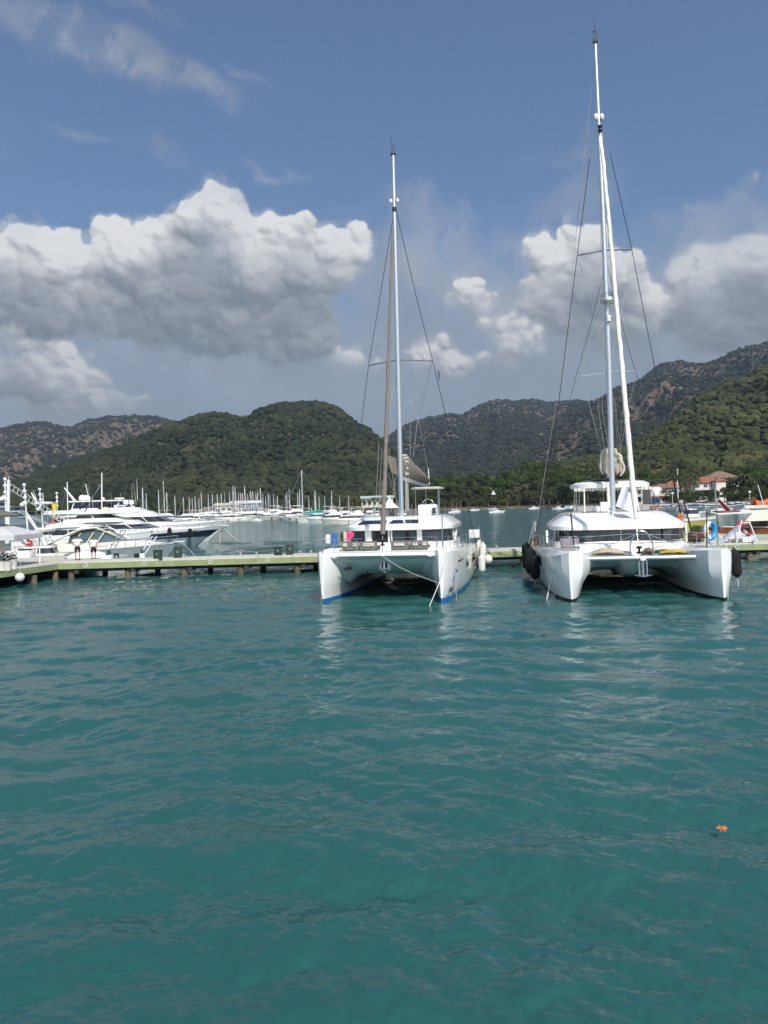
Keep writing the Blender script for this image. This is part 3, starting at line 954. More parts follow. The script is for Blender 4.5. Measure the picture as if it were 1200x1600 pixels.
shore_row(-60, 560, 26, 455, [(0, 782), (560, 776)], ['bush', 'round', 'palm', 'bush', 'round'], jit=5)
for (px, ty, D) in ((1078, 744, 290), (1086, 740, 296), (1070, 752, 288), (1166, 736, 320), (1178, 742, 318), (1156, 742, 325), (808, 758, 455), (822, 752, 458), (770, 772, 446), (795, 762, 450), (948, 762, 345), (930, 764, 352)):
    plant('palm', rt.randint(0, 2), P(px, ty, D).z - 1.6, px, D, 1.6, 'palm standing among the shore trees', 'palms among the shore trees')
for i in range(12):
    px = 520 + i * 8; D = 440 + rt.uniform(-8, 8)
    plant('palm', i % 3, P(px, 776 + rt.uniform(-4, 4), D).z - 1.2, px, D, 1.2, 'small palm on the shore by the green roofed hall', 'palms by the green roofed hall')

# ------------------------------------------------------------------ buildings
M_RENDER = mat('cream_render', (.55, .50, .42), .85, var=.08, vscale=.6, dirt=(.30, .27, .22, .4))
M_RENDERW = mat('white_render', (.66, .65, .61), .8, var=.06, vscale=.6, dirt=(.42, .40, .36, .4))
def tile_mat(name, c0, c1):
    m = bpy.data.materials.new(name); m.use_nodes = True
    nt = m.node_tree; b = NB(nt); bs = nt.nodes['Principled BSDF']
    t = b.n('ShaderNodeTexCoord').outputs['Object']
    w = b.n('ShaderNodeTexWave'); w.inputs['Scale'].default_value = 1.6; w.inputs['Distortion'].default_value = .3
    nt.links.new(t, w.inputs['Vector'])
    c = b.mix(b.ramp(b.noise(t, 1.2, 5, .7), .3, .7), c0, c1)
    nt.links.new(c, bs.inputs['Base Color']); bs.inputs['Roughness'].default_value = .85
    bn = b.n('ShaderNodeBump'); bn.inputs['Strength'].default_value = .7; bn.inputs['Distance'].default_value = .06
    nt.links.new(w.outputs[0], bn.inputs['Height']); nt.links.new(bn.outputs[0], bs.inputs['Normal'])
    return m
M_TILE = tile_mat('terracotta_tiles', (0.2340, 0.0780, 0.0429, 1), (0.3432, 0.1326, 0.0741, 1))
M_TILEB = tile_mat('brown_tiles', (.16, .10, .075, 1), (.26, .17, .13, 1))

def hip_roof(w, d, h, x, y, z, ov=.6):
    mb = MB(); W_, D_ = w / 2 + ov, d / 2 + ov
    r = max(.1, W_ - D_)
    vs = [(x - W_, y - D_, z), (x + W_, y - D_, z), (x + W_, y + D_, z), (x - W_, y + D_, z), (x - r, y, z + h), (x + r, y, z + h),
          (x - W_, y - D_, z - .25), (x + W_, y - D_, z - .25), (x + W_, y + D_, z - .25), (x - W_, y + D_, z - .25)]
    fs = [(0, 1, 5, 4), (1, 2, 5), (2, 3, 4, 5), (3, 0, 4), (6, 7, 1, 0), (7, 8, 2, 1), (8, 9, 3, 2), (9, 6, 0, 3), (9, 8, 7, 6)]
    return mb.add(vs, fs)
def window(parent, x, y, z, w, h, fm=None, sill=True):
    f = MB()
    for (cx, cz, ww, hh) in ((x, z + h / 2, w + .16, .1), (x, z - h / 2, w + .16, .1), (x - w / 2, z, .1, h), (x + w / 2, z, .1, h), (x, z, .06, h)):
        f.box((cx, y - .06, cz), (ww, .14, hh))
    fr = f.build('window', fm or M_WPAINT, parent)
    MB().box((x, y - .025, z), (w, .05, h)).build('pane', M_GLASS, fr)
def house(px, D, w, d, storeys, z0, wallm, roofm, label, name='house', rz=0.0, roofh=2.2, balcony=True, cols=3):
    p = SC(px, D, z0)
    r = empty(name, p, rz, label, 'house')
    H = storeys * 3.0
    MB().box((0, 0, H / 2 - 1), (w, d, H + 2)).build('wall', wallm, r)
    hip_roof(w, d, roofh, 0, 0, H + .02).build('roof', roofm, r)
    for s in range(storeys):
        for c in range(cols):
            x = -w / 2 + (c + .5) * w / cols
            window(r, x, -d / 2, s * 3 + 1.55, w / cols * .5, 1.5 if s else 1.9)
        if balcony and s:
            b = MB(); b.box((0, -d / 2 - .8, s * 3 - .08), (w * .92, 1.6, .18))
            b.box((0, -d / 2 - 1.57, s * 3 + .45), (w * .92, .08, .9))
            b.build('balcony', wallm, r)
    return r
house(1032, 296, 10.5, 9, 2, 1.9, M_RENDER, M_TILEB, 'cream two storey house with balcony and brown roof behind the right hand bimini', cols=3, roofh=1.6)
house(1003, 320, 8, 8, 2, 1.9, M_RENDER, M_TILEB, 'low brown roofed house half hidden left of the two storey house', cols=2, roofh=1.8)
r_ = house(1101, 330, 13, 10, 2, 4.0, M_RENDERW, M_TILE, 'white villa with bright terracotta hip roof among trees', name='villa', roofh=2.6, cols=4)
MB().box((3.0, -7.5, 2.2), (4, 4, 8.5)).build('wing', M_RENDERW, r_)
hip_roof(4, 4, 1.3, 3.0, -7.5, 6.5, .5).build('wing_roof', M_TILE, r_)
r_ = house(1124, 345, 13, 10, 2, 6.2, M_RENDERW, M_TILEB, 'villa wing with faded brown tile roof behind the terracotta one', name='villa', roofh=3.0, cols=3, balcony=False)
r_ = house(1050, 315, 7, 7, 2, 3.0, M_RENDER, M_TILE, 'small house with steep red roof between the two larger houses', roofh=2.0, cols=2, balcony=False)
# far marina buildings
def hall(px, D, w, d, h, z0, wm, rm, label, name='hall', n=6):
    r = empty(name, SC(px, D, z0), 0, label, 'building')
    MB().box((0, 0, h / 2), (w, d, h)).build('wall', wm, r)
    mb = MB(); mb.prism([(-d / 2 - .8, h), (d / 2 + .8, h), (d / 2 + .8, h + .5), (0, h + 1.6), (-d / 2 - .8, h + .5)], -w / 2 - .8, w / 2 + .8, 'x')
    mb.build('roof', rm, r)
    for i in range(n): window(r, -w / 2 + (i + .5) * w / n, -d / 2, h * .5, w / n * .65, h * .45)
    return r
M_GREENR = mat('pale_green_roof', (.42, .52, .46), .5, var=.05)
hall(590, 470, 19, 12, 5.5, 3.0, M_RENDERW, M_GREENR, 'low hall with pale green roof above the palms')
hall(385, 445, 17, 10, 6.2, 1.2, mat('blue_wall', (.16, .28, .42), .6, var=.1), M_WPAINT, 'blue glazed marina office among the far masts', name='marina_office')
hall(357, 440, 13, 10, 5.2, 1.2, M_RENDERW, M_RENDER, 'white open fronted building left of the blue office', name='marina_building', n=4)
# tents
def tent(px, D, w, h, z0, label):
    r = empty('tent', SC(px, D, z0), 0, label, 'tent')
    mb = MB(); lv = []
    for i in range(9):
        t = i / 8; s = (1 - t) ** 1.7 * .97 + .03
        lv.append((2.2 + (h - 2.2) * t, 0, 0, w / 2 * s, w / 2 * s, 4))
    mb.stack([(2.0, 0, 0, w / 2, w / 2, 4)] + lv, 24).build('canopy', mat('tent_white', (.80, .79, .74), .8), r)
    for sx in (-1, 1):
        for sy in (-1, 1): MB().tube([(sx * w * .46, sy * w * .46, 0), (sx * w * .46, sy * w * .46, 2.3)], .06).build('pole', M_STEEL, r)
tent(609, 300, 7.5, 6.8, 1.0, 'white peaked tent beyond the roof of the left catamaran')
tent(771, 436, 2.6, 4.4, 6.5, 'small white peaked tent among the shore trees')
# ------------------------------------------------------------------ pier
def noise_paint(name, c, c2, rough=.6):
    return mat(name, c, rough, var=.10, vscale=1.5, dirt=(c2[0], c2[1], c2[2], .55))
M_PGREEN = noise_paint('green_fascia_paint', (.29, .33, .165), (.17, .18, .10))
M_PDECK = mat('pale_deck_boards', (.50, .49, .42), .8, var=.10, vscale=2.0, dirt=(.34, .32, .26, .5), bump=.3, bscale=30)
M_PILE = mat('weathered_pile', (.16, .125, .075), .9, var=.3, vscale=3, dirt=(.06, .07, .03, .8), bump=.6, bscale=12)
M_PDARK = mat('dark_timber', (.045, .04, .035), .9, var=.3)
M_CONC = mat('concrete', (.42, .41, .38), .85, var=.08, dirt=(.3, .29, .26, .5))
DZ = 1.0
A_ = G(-160, 915, DZ)      # comes in from the left towards the corner
B_ = G(90, 881.5, DZ)
C_ = G(1183, 851.0, DZ)
dirp = (C_ - B_).normalized()
E_ = B_ + dirp * 62
perp = Vector((-dirp.y, dirp.x, 0))
WID = 4.6
pier = empty('pier', B_, 0, 'long timber pier with green painted fascia crossing the bay', 'pier')
inv = lambda v: Vector(v) - B_
def slab(poly, z0, z1, name, m):
    mb = MB(); mb.prism([(p.x, p.y) for p in [inv(q) for q in poly]], z0 - DZ, z1 - DZ, 'z')
    return mb.build(name, m, pier)
slab([B_, E_, E_ + perp * WID, B_ + perp * WID], DZ - .16, DZ, 'deck', M_PDECK)
leftback = [A_ + Vector((-6, 0, 0)), A_, B_ - dirp * .004, B_ - dirp * .004 + perp * WID, B_ + perp * 9.5 + dirp * 1.5, B_ + perp * 9.5 - dirp * 20]
slab(leftback, DZ - .16, DZ - .004, 'landing_deck', M_PDECK)
def fascia(a, b, name='fascia', off=-.05):
    d = (b - a).normalized(); n = Vector((d.y, -d.x, 0))
    q = [a + n * .0, b + n * .0, b + n * .10, a + n * .10]
    slab(q, DZ - .34, DZ + .035, name, M_PGREEN)
fascia(B_ + dirp * .05, E_); fascia(A_, B_)
# pale kerb timbers along the edge with gaps
k = 0.4; rp = random.Random(8)
while k < 60:
    a, b = B_ + dirp * k + perp * .08, B_ + dirp * (k + 6.2) + perp * .08
    slab([a, b, b + perp * .22, a + perp * .22], DZ + .002, DZ + .15, 'kerb_timber', mat('pale_kerb', (.56, .55, .48), .8, var=.08, dirt=(.4, .38, .3, .4)))
    k += 6.5
# joists and piles
jm = MB()
for t in (.3, 1.6, 3.0, 4.2):
    a, b = inv(B_ + perp * t), inv(E_ + perp * t)
    jm.tube([a + Vector((0, 0, -.42)), b + Vector((0, 0, -.42))], .14, 4, smooth=False)
jm.build('joists', M_PDARK, pier)
k = .75
i = 0
while k < 60:
    for j, (t, r) in enumerate(((.35, .21), (4.0, .21))):
        p = inv(B_ + dirp * k + perp * t)
        if j: p = p + dirp * .9
        mb = MB(); mb.lathe((p.x, p.y, -3.0), [(r * (1 + .06 * math.sin(z * 3)), z) for z in (0, .8, 1.6, 1.95, 2.2, 2.5)], 10)
        mb.build('pile', M_PILE, pier)
    c = inv(B_ + dirp * (k + .45) + perp * 2.2)
    mb = MB(); mb.box((c.x, c.y, -.52), (.3, WID * .95, .26), rot=math.atan2(dirp.y, dirp.x))
    mb.build('crossbeam', M_PDARK, pier)
    k += 3.75; i += 1
for t in (.25, .5, .78, .95):
    for w in (.5, 5.0):
        q = inv(A_ + (B_ - A_) * t + perp * w)
        mb = MB(); mb.lathe((q.x, q.y, -3.0), [(.2, 0), (.21, 1.5), (.2, 2.5)], 10); mb.build('pile', M_PILE, pier)
# life ring marks: small white shackles on the fascia
for px in (138, 229, 331, 420, 812, 1147):
    D = 50.9
    p = SC(px, D, DZ - .12)
    # project on the fascia line
    t = (p - B_).dot(dirp); q = inv(B_ + dirp * t - perp * .13); q.z = -.14
    mb = MB()
    mb.tube([(q.x + .12 * math.cos(a), q.y, q.z + .12 * math.sin(a)) for a in [j * math.pi / 5 for j in range(11)]], .022, 5, caps=False)
    mb.build('mooring_ring', M_WPAINT, pier)
# bollards: little posts along the front
def on_pier(px, back, z=DZ):
    p = SC(px, 51, z); t = (p - B_).dot(dirp)
    # correct for the depth change when stepping back
    for _ in range(3):
        q = B_ + dirp * t + perp * back
        t += (px - (600 + (CM.inverted() @ (q - Vector((0, 0, CAM_H))))[0] / -(CM.inverted() @ (q - Vector((0, 0, CAM_H))))[2] * FPX)) * 51 / FPX
    q = B_ + dirp * t + perp * back; q.z = z
    return q
proto = None
for px in (103, 182, 287, 376, 401, 469, 486, 776, 1140):
    p = on_pier(px, .45)
    if proto is None:
        proto = empty('bollard', p)
        MB().lathe((0, 0, 0), [(.09, 0), (.07, .04), (.06, .3), (.1, .33), (.1, .40), (.04, .42)], 10).build('post', mat('galvanised', (.5, .5, .48), .5, metal=.4), proto)
        o = proto
    else: o = copy_tree(proto); o.location = p
    tag(o, 'small pale mooring bollard on the pier edge', 'bollard', 'mooring bollards along the pier edge')
# dark green service boxes
proto = None
boxes = ((247, .9, 'dark green service box on the pier, third from the left boats, wide lid'),
         (278, 3.3, 'dark green service box at the back of the pier below the navy yacht bow'),
         (435, .9, 'dark green service box nearer the front edge beside the left catamaran'),
         (453, 3.3, 'dark green service box at the back of the pier next to the left catamaran'),
         (833, 3.3, 'dark green service box behind the black fenders of the right catamaran'))
lab = ['dark green service box on the pier front edge below the navy striped yacht', 'dark green service box on the pier back edge below the navy striped yacht',
       'dark green service box on the front edge next to the left catamaran', 'dark green service box on the back edge next to the left catamaran',
       'dark green service box behind the black fenders of the right catamaran']
for (px, bk, _), l in zip(boxes, lab):
    p = on_pier(px, bk)
    if proto is None:
        proto = o = empty('service_box', p)
        mg = mat('dark_green_plastic', (.022, .045, .034), .5, var=.1)
        MB().bbox((0, 0, .33), (.50, .42, .62), .04).build('cabinet', mg, o)
        MB().bbox((0, 0, .67), (.56, .48, .07), .03).build('lid', mg, o)
        MB().lathe((0, 0, 0), [(.075, 0), (.075, .015), (.03, .02)], 14, M=Matrix.Translation((0, -.215, .42)) @ Matrix.Rotation(R(90), 4, 'X')).build('dial', M_STEEL, o)
    else: o = copy_tree(proto); o.location = p
    o.rotation_euler.z = math.atan2(dirp.y, dirp.x) + rp.uniform(-.08, .08)
    tag(o, l, 'service box', 'green service boxes on the pier')
# white buoy hanging at the left
b_ = empty('ball_fender', P(31, 902, 45.9), 0, 'round white ball fender hanging below the left end of the pier', 'ball fender')
MB().ball((0, 0, 0), .275, 18).build('ball', mat('fender_white', (.72, .71, .64), .45, var=.06, dirt=(.45, .42, .32, .5)), b_)
MB().tube([(0, 0, .26), (.03, .05, .6), (0, .12, .95)], .018, 5).build('lanyard', M_ROPE, b_)
# loose black mooring rope looped on the fascia
mb = MB(); pts = []
for i in range(19):
    px = 2 + i * 1.3; pts.append(P(px, 893 - px * .25 + 3.0 * abs(math.sin(i * .55)), 45.0 + i * .12))
tag(mb.tube(pts, .03, 5).build('black_rope', M_BLACK), 'slack black rope draped over the left end of the pier', 'rope')
# flower pots and canopy at the left end
M_POT = mat('white_pot', (.62, .62, .60), .6, var=.08)
M_PLANT = tint_mat('pot_leaf', (.02, .035, .015, 1), (.045, .07, .025, 1), (.09, .11, .05, 1), nsc=3)
for i, (px, py, D, r, l) in enumerate(((4, 884, 46.2, .25, 'white flower pot at the pier end nearest the edge of the view'), (12, 888, 45.8, .25, 'middle white flower pot with a dark leafy plant'), (21, 884, 47.0, .23, 'white flower pot with the palest plant right of the others'))):
    p = P(px, py, D); p.z = DZ
    o = empty('flower_pot', p, 0, l, 'flower pot', 'flower pots at the pier end')
    MB().lathe((0, 0, 0), [(r * .8, 0), (r, .5), (r * 1.05, .55), (r * .9, .55), (r * .85, .5)], 16).build('pot', M_POT, o)
    V, F, t = leaf_crown([(0, 0, .70, .24, .22), (.10, 0, .92, .15, .2), (-.1, .1, .85, .14, .2)], 160, .045, i, 'p', M_PLANT)
    c = np_mesh('plant', V, F, M_PLANT, False, {'tint': t}); c.parent = o
    fb = MB()
    for k in range(5): fb.ball((rp.uniform(-.2, .2), rp.uniform(-.25, 0), rp.uniform(.7, 1.1)), .035, 6)
    fb.build('blossom', M_WPAINT, o)
cn = empty('canopy', SC(2, 49.5, DZ), 0, 'grey white peaked canopy over the left end of the pier', 'canopy')
mb = MB()
X0, X1 = SC(-75, 49.5, 0).x - cn.location.x, SC(42, 49.5, 0).x - cn.location.x
mb.add([(X0, -1.5, 2.25), (X1, -1.5, 2.05), (X1, 2.5, 2.05), (X0, 2.5, 2.25), ((X0 + X1) / 2, .5, 3.0),
        (X0, -1.5, 1.9), (X1, -1.5, 1.72), (X1, 2.5, 1.72), (X0, 2.5, 1.9)],
       [(0, 1, 4), (1, 2, 4), (2, 3, 4), (3, 0, 4), (5, 6, 1, 0), (6, 7, 2, 1), (7, 8, 3, 2), (8, 5, 0, 3)])
mb.build('awning', mat('grey_canvas', (.55, .55, .56), .85, var=.04), cn)
for x, y in ((X0 + .1, -1.4), (X1 - .2, -1.4), (X1 - .2, 2.4), (X0 + .1, 2.4)):
    MB().tube([(x, y, 0), (x, y, 2.05)], .05).build('pole', M_WPAINT, cn)
kz = empty('kiosk', SC(-28, 47.5, DZ), 0, 'corner of a white kiosk with brown eaves at the left edge', 'kiosk')
MB().box((-1.6, 1.5, 1.6), (3.2, 3, 3.2)).build('wall', M_WPAINT, kz)
MB().prism([(-3.6, 3.2), (.62, 3.2), (.62, 3.32), (-1.5, 4.0), (-3.6, 3.5)], -.6, 3.8, 'y').build('roof', mat('brown_eaves', (.16, .15, .11), .8), kz)
MB().box((.015, 1.2, 2.2), (.03, 1.4, 1.6)).build('window', mat('dark_red_blind', (.08, .03, .03), .6), kz)
# ------------------------------------------------------------------ the two catamarans
def cat_hull(parent, cx, side, st, m, anti, anti_z=.15, dk=M_DECK):
    """st rows: y, half width at waterline, outer half width at sheer, inner half width, sheer height, bevel"""
    H = []; A = []
    for (y, wl, sh, si, zs, bv) in st:
        zk = -.15 - .4 * min(1, wl * 2)
        o = lambda x, z: (cx + side * x, y, z)
        H.append([o(wl, anti_z), o(wl + (sh - wl) * .45, .5), o(wl + (sh - wl) * .85, 1.0), o(sh, zs - .55), o(sh, zs - bv), o(sh - bv * .8, zs),
                  o(-si + bv * .4, zs), o(-si, zs - bv * .5), o(-si, zs - .6), o(-si * .96, 1.15), o(-wl - (si - wl) * .3, .62), o(-wl, anti_z)])
        A.append([o(wl, anti_z), o(wl * .9, -.1), o(wl * .5, zk), o(-wl * .5, zk), o(-wl * .9, -.1), o(-wl, anti_z)])
    h = MB().loft(H).build('hull', m, parent, 24)
    a = MB().loft(A).build('antifouling', anti, h)
    return h

def line(name, pts, r, m, parent, n=5):
    return MB().tube(pts, r, n).build(name, m, parent)

def rail(parent, pts, h=.6, n=2, r=.014, name='guard_rail', post_every=True):
    """pts along the deck edge; posts and wires"""
    mb = MB()
    pts = [Vector(p) for p in pts]
    up = Vector((0, 0, h))
    for p in pts: mb.tube([p, p + up], r, 6)
    mb.tube([p + up for p in pts], r, 6)
    for k in range(1, n): mb.tube([p + up * (k / n) for p in pts], r * .5, 5)
    return mb.build(name, M_STEEL, parent)

M_BLUE = mat('blue_antifouling', (.012, .16, .50), .5, var=.1, vscale=2)
M_BLKANTI = mat('black_antifouling', (.010, .011, .013), .5)
M_TAUPE = mat('taupe_canvas', (.19, .165, .14), .9, var=.10, vscale=3, bump=.4, bscale=14)
M_GREYCUSH = mat('grey_cushion', (.15, .145, .13), .9, var=.08, vscale=4, bump=.3, bscale=20)
M_CREAMC = mat('cream_canvas', (.66, .62, .53), .9, var=.07, vscale=3, bump=.5, bscale=9)
M_BEIGE = mat('beige_canvas', (.44, .36, .26), .9, var=.10, vscale=3, bump=.5, bscale=12)
M_SOLAR = mat('solar_cell', (.010, .014, .030), .15, spec=.8, coat=.6)
M_SHADE = mat('recess_grey', (.55, .56, .54), .4)
M_FBLK = mat('fender_sock_black', (.008, .008, .010), .95)
M_FWHT = mat('fender_white_vinyl', (.74, .73, .67), .4, var=.05, dirt=(.5, .47, .36, .4))
M_INSHADE = mat('interior_shade_paint', (.012, .010, .009), .8)
M_FRAMEG = mat('window_frame_grey', (.055, .06, .065), .4)

def glass_reflect():
    return M_GLASS

# ================= left catamaran
O1 = SC(596.5, 34.0, 0); YAW1 = R(10.5)
c1 = empty('catamaran', O1, -YAW1, 'white catamaran with solid foredeck, taupe sails and blue waterline moored stern to the pier', 'catamaran', 'large catamarans moored at the pier')
I1 = (Matrix.Translation(O1) @ Matrix.Rotation(-YAW1, 4, 'Z')).inverted()
L1 = lambda px, py, D: I1 @ P(px, py, D)
hs = 2.67
ST1 = [(0, .03, .13, .10, 2.26, .05), (.35, .12, .30, .34, 2.25, .06), (1.0, .27, .47, .62, 2.23, .07), (2.2, .43, .62, .72, 2.19, .09), (4.0, .56, .75, .76, 2.14, .10),
       (7.0, .66, .85, .80, 2.06, .10), (10.0, .66, .86, .80, 1.98, .10), (12.3, .58, .82, .78, 1.90, .10), (12.6, .52, .80, .76, 1.1, .08), (13.6, .42, .74, .70, .55, .06)]
for s in (-1, 1): cat_hull(c1, s * hs, s, ST1, M_GEL, M_BLUE)
# bridge deck with the solid foredeck; its front wall slopes under and steps down into the hulls
def bridge(y, W, zt, zb, xc, zc, lip=0.0):
    return [(-W, y, zt), (-W, y, zc), (-W + .12, y, zc - .03), (-xc - (W - xc) * .30, y, zb - .06 - lip), (-xc, y, zb), (xc, y, zb), (xc + (W - xc) * .30, y, zb - .06 - lip), (W - .12, y, zc - .03), (W, y, zc), (W, y, zt)]
MB().loft([bridge(.28, 2.42, 2.24, 2.18, 2.0, 2.17), bridge(.26, 2.42, 2.22, 2.04, 2.0, 2.03), bridge(.34, 2.38, 2.24, 1.97, 2.0, 1.95), bridge(.62, 2.30, 2.235, 1.86, 1.95, 1.82),
           bridge(.70, 2.28, 2.235, 1.78, 1.9, 1.70), bridge(1.5, 2.15, 2.21, 1.40, 1.55, 1.10), bridge(2.1, 2.1, 2.19, 1.12, 1.35, .72), bridge(2.5, 2.1, 2.18, 1.04, 1.3, .62),
           bridge(4.2, 2.1, 2.13, 1.0, 1.3, .56), bridge(11.9, 2.1, 1.9, .95, 1.3, .5)]).build('bridge_deck', M_GEL, c1, 20)
MB().prism([(-.20, 1.75), (.20, 1.75), (.26, 1.36), (.0, 1.2), (-.26, 1.36)], .95, 2.6, 'y').build('anchor_locker', M_GEL, c1)
MB().box((0, .94, 1.62), (.24, .12, .34)).build('recess_shade_block', M_BLACK, c1)  # solid black block; the shade of the recess is put in as colour
an = MB(); an.tube([(0, .86, 1.75), (0, .80, 1.40)], .035, 6)
an.add([(-.26, .74, 1.40), (.26, .74, 1.40), (.10, .90, 1.28), (-.10, .90, 1.28), (0, .66, 1.30)], [(0, 4, 1), (0, 3, 4), (3, 2, 4), (2, 1, 4), (0, 1, 2, 3)])
an.build('anchor', M_STEEL, c1)
MB().bbox((-1.72, .98, 1.42), (.26, .5, .11), .05).build('hull_port', M_BLACK, c1)
# foredeck lounge: two taupe sofas with cream pillows
def sofa(x0, x1):
    s = MB(); n = 2; w = (x1 - x0) / n
    for k in range(n):
        s.bbox((x0 + w * (k + .5), .85, 2.47), (w - .03, .16, .40), .05)
    s.bbox(((x0 + x1) / 2, 1.25, 2.34), (x1 - x0, .7, .20), .06)
    o = s.build('foredeck_sofa', M_GREYCUSH, c1)
    return o
so = sofa(-1.95, -.28)
for x, w in ((-1.78, .22), (-1.3, .22), (-.68, .52)): MB().bbox((x, .745, 2.52), (w, .06, .15), .025).build('cushion', M_CREAMC, so)
so = sofa(.32, 2.05)
for x, w in ((.72, .5), (1.45, .24), (1.88, .2)): MB().bbox((x, .745, 2.52), (w, .06, .15), .025).build('cushion', M_CREAMC, so)
for x in (-2.45, 2.4): MB().bbox((x, 1.35, 2.27), (.8 if x > 0 else .7, 1.1, .12), .05).build('deck_hatch', M_DECK, c1)
MB().bbox((2.32, 2.0, 2.38), (.55, .8, .35), .08).build('deck_locker', M_GEL, c1)
# coachroof
HY0, HY1, HW = 4.5, 11.0, 2.72
cyc, hy = (HY0 + HY1) / 2, (HY1 - HY0) / 2
MB().stack([(1.9, 0, cyc, HW + .05, hy + .10, 6), (2.42, 0, cyc, HW, hy + .05, 6)], 56).build('coachroof_base', M_GEL, c1)
MB().stack([(2.40, 0, cyc, HW - .03, hy, 6), (3.06, 0, cyc, HW - .12, hy - .12, 6)], 56).build('window_band', M_GLASS, c1)
rf = MB(); rf.stack([(3.02, 0, cyc - .1, HW + .02, hy + .22, 5), (3.05, 0, cyc - .1, HW + .10, hy + .30, 5), (3.22, 0, cyc - .1, HW + .12, hy + .32, 5), (3.30, 0, cyc - .05, HW + .02, hy + .22, 5),
                      (3.34, 0, cyc - .02, HW - .03, hy + .15, 5), (3.58, 0, cyc + .25, HW - .42, hy - .42, 5), (3.66, 0, cyc + .33, HW - .58, hy - .62, 5), (3.70, 0, cyc + .4, HW - .95, hy - 1.1, 5)], 64)
roof = rf.build('roof', M_GEL, c1, 30)
for (x0, x1) in ((-1.95, -.50), (-.40, 1.12)):
    q = MB(); y0, z0, y1, z1 = 4.36, 3.325, 4.78, 3.50
    q.add([(x0, y0, z0), (x1, y0, z0), (x1 - .04, y1, z1), (x0 + .18, y1, z1), (x0, y0, z0 + .03), (x1, y0, z0 + .03), (x1 - .04, y1, z1 + .03), (x0 + .18, y1, z1 + .03)],
          [(0, 1, 2, 3), (7, 6, 5, 4), (0, 4, 5, 1), (1, 5, 6, 2), (2, 6, 7, 3), (3, 7, 4, 0)])
    sp = q.build('solar_panel', M_SOLAR, roof)
    g = MB()
    for k in range(1, 8):
        x = x0 + (x1 - x0) * k / 8
        g.tube([(x, y0, z0 + .035), (x + .03, y1, z1 + .035)], .008, 4)
    g.build('cell_line', M_STEEL, sp)
# front frames and a dark panel painted as the open doorway's shade
def fbox(name, x0, x1, z0, z1, y, m, d=.08):
    return MB().bbox(((x0 + x1) / 2, y, (z0 + z1) / 2), (x1 - x0, d, z1 - z0), .02).build(name, m, c1)
YF = HY0 + .02
fbox('window_frame', -1.62, -1.28, 2.36, 3.06, YF - .01, M_GEL, .14)
fbox('door_shade_panel', -1.28, -.42, 2.02, 3.05, YF - .015, M_INSHADE, .06)
fbox('door_post', -.44, -.36, 2.05, 3.06, YF - .06, M_GEL, .10)
fbox('door_post', -.30, -.22, 2.05, 3.06, YF - .07, M_GEL, .10)
fbox('window_frame', 1.02, 1.27, 2.36, 3.06, YF - .01, M_GEL, .14)
fbox('window_sill', -.22, 2.3, 2.28, 2.44, YF - .02, M_GEL, .12)
fbox('window_bar', -.08, -.02, 2.44, 3.04, YF + .03, M_FRAMEG, .06)
MB().bbox((-1.18, YF - .035, 2.55), (.16, .05, .95), .01).build('sliding_door', M_GLASS, c1)
for s in (-1, 1):   # raked white side fins aft of the windows
    MB().prism([(6.9, 2.35), (7.5, 2.35), (8.1, 3.1), (7.9, 3.1)], s * (HW - .07) - .06, s * (HW - .07) + .08, 'x').build('side_fin', M_GEL, c1)
# hull side windows and vents on the port side
def side_x(y, z, st, cx):
    for a, b in zip(st[:-1], st[1:]):
        if a[0] <= y <= b[0]:
            t = (y - a[0]) / (b[0] - a[0]); wl, sh = a[1] + (b[1] - a[1]) * t, a[2] + (b[2] - a[2]) * t; zs = a[4] + (b[4] - a[4]) * t
            k = .85 * (z - .15) / .85 if z < 1.0 else .85 + .15 * min(1, (z - 1.0) / max(.1, zs - 1.55))
            return cx + wl + (sh - wl) * min(1, k)
    return cx
def side_patch(name, y0, y1, z0, z1, m, st, cx, s=1, t=.02, parent=None, n=8):
    mb = MB(); secs = []
    for k in range(n + 1):
        y = y0 + (y1 - y0) * k / n
        secs.append([(s * (side_x(y, z0, st, cx) + t), y, z0), (s * (side_x(y, z1, st, cx) + t), y, z1), (s * (side_x(y, z1, st, cx) - .02), y, z1), (s * (side_x(y, z0, st, cx) - .02), y, z0)])
    return mb.loft(secs, smooth=False).build(name, m, parent or c1)
side_patch('hull_window', 4.6, 6.9, 1.12, 1.62, M_GLASS, ST1, hs)
side_patch('hull_window', 7.2, 9.6, 1.14, 1.60, M_GLASS, ST1, hs)
side_patch('hull_window', 4.6, 9.4, 1.12, 1.60, M_GLASS, ST1, hs, s=-1)
side_patch('hull_vent', 1.9, 3.2, 1.60, 1.66, M_FRAMEG, ST1, hs)
side_patch('boot_stripe', .3, 12.2, .19, .235, mat('navy_line', (.02, .03, .07), .4), ST1, hs, n=24, t=.006)
side_patch('hull_knuckle', .45, 12.0, .60, .63, M_SHADE, ST1, hs, n=24, t=.012)
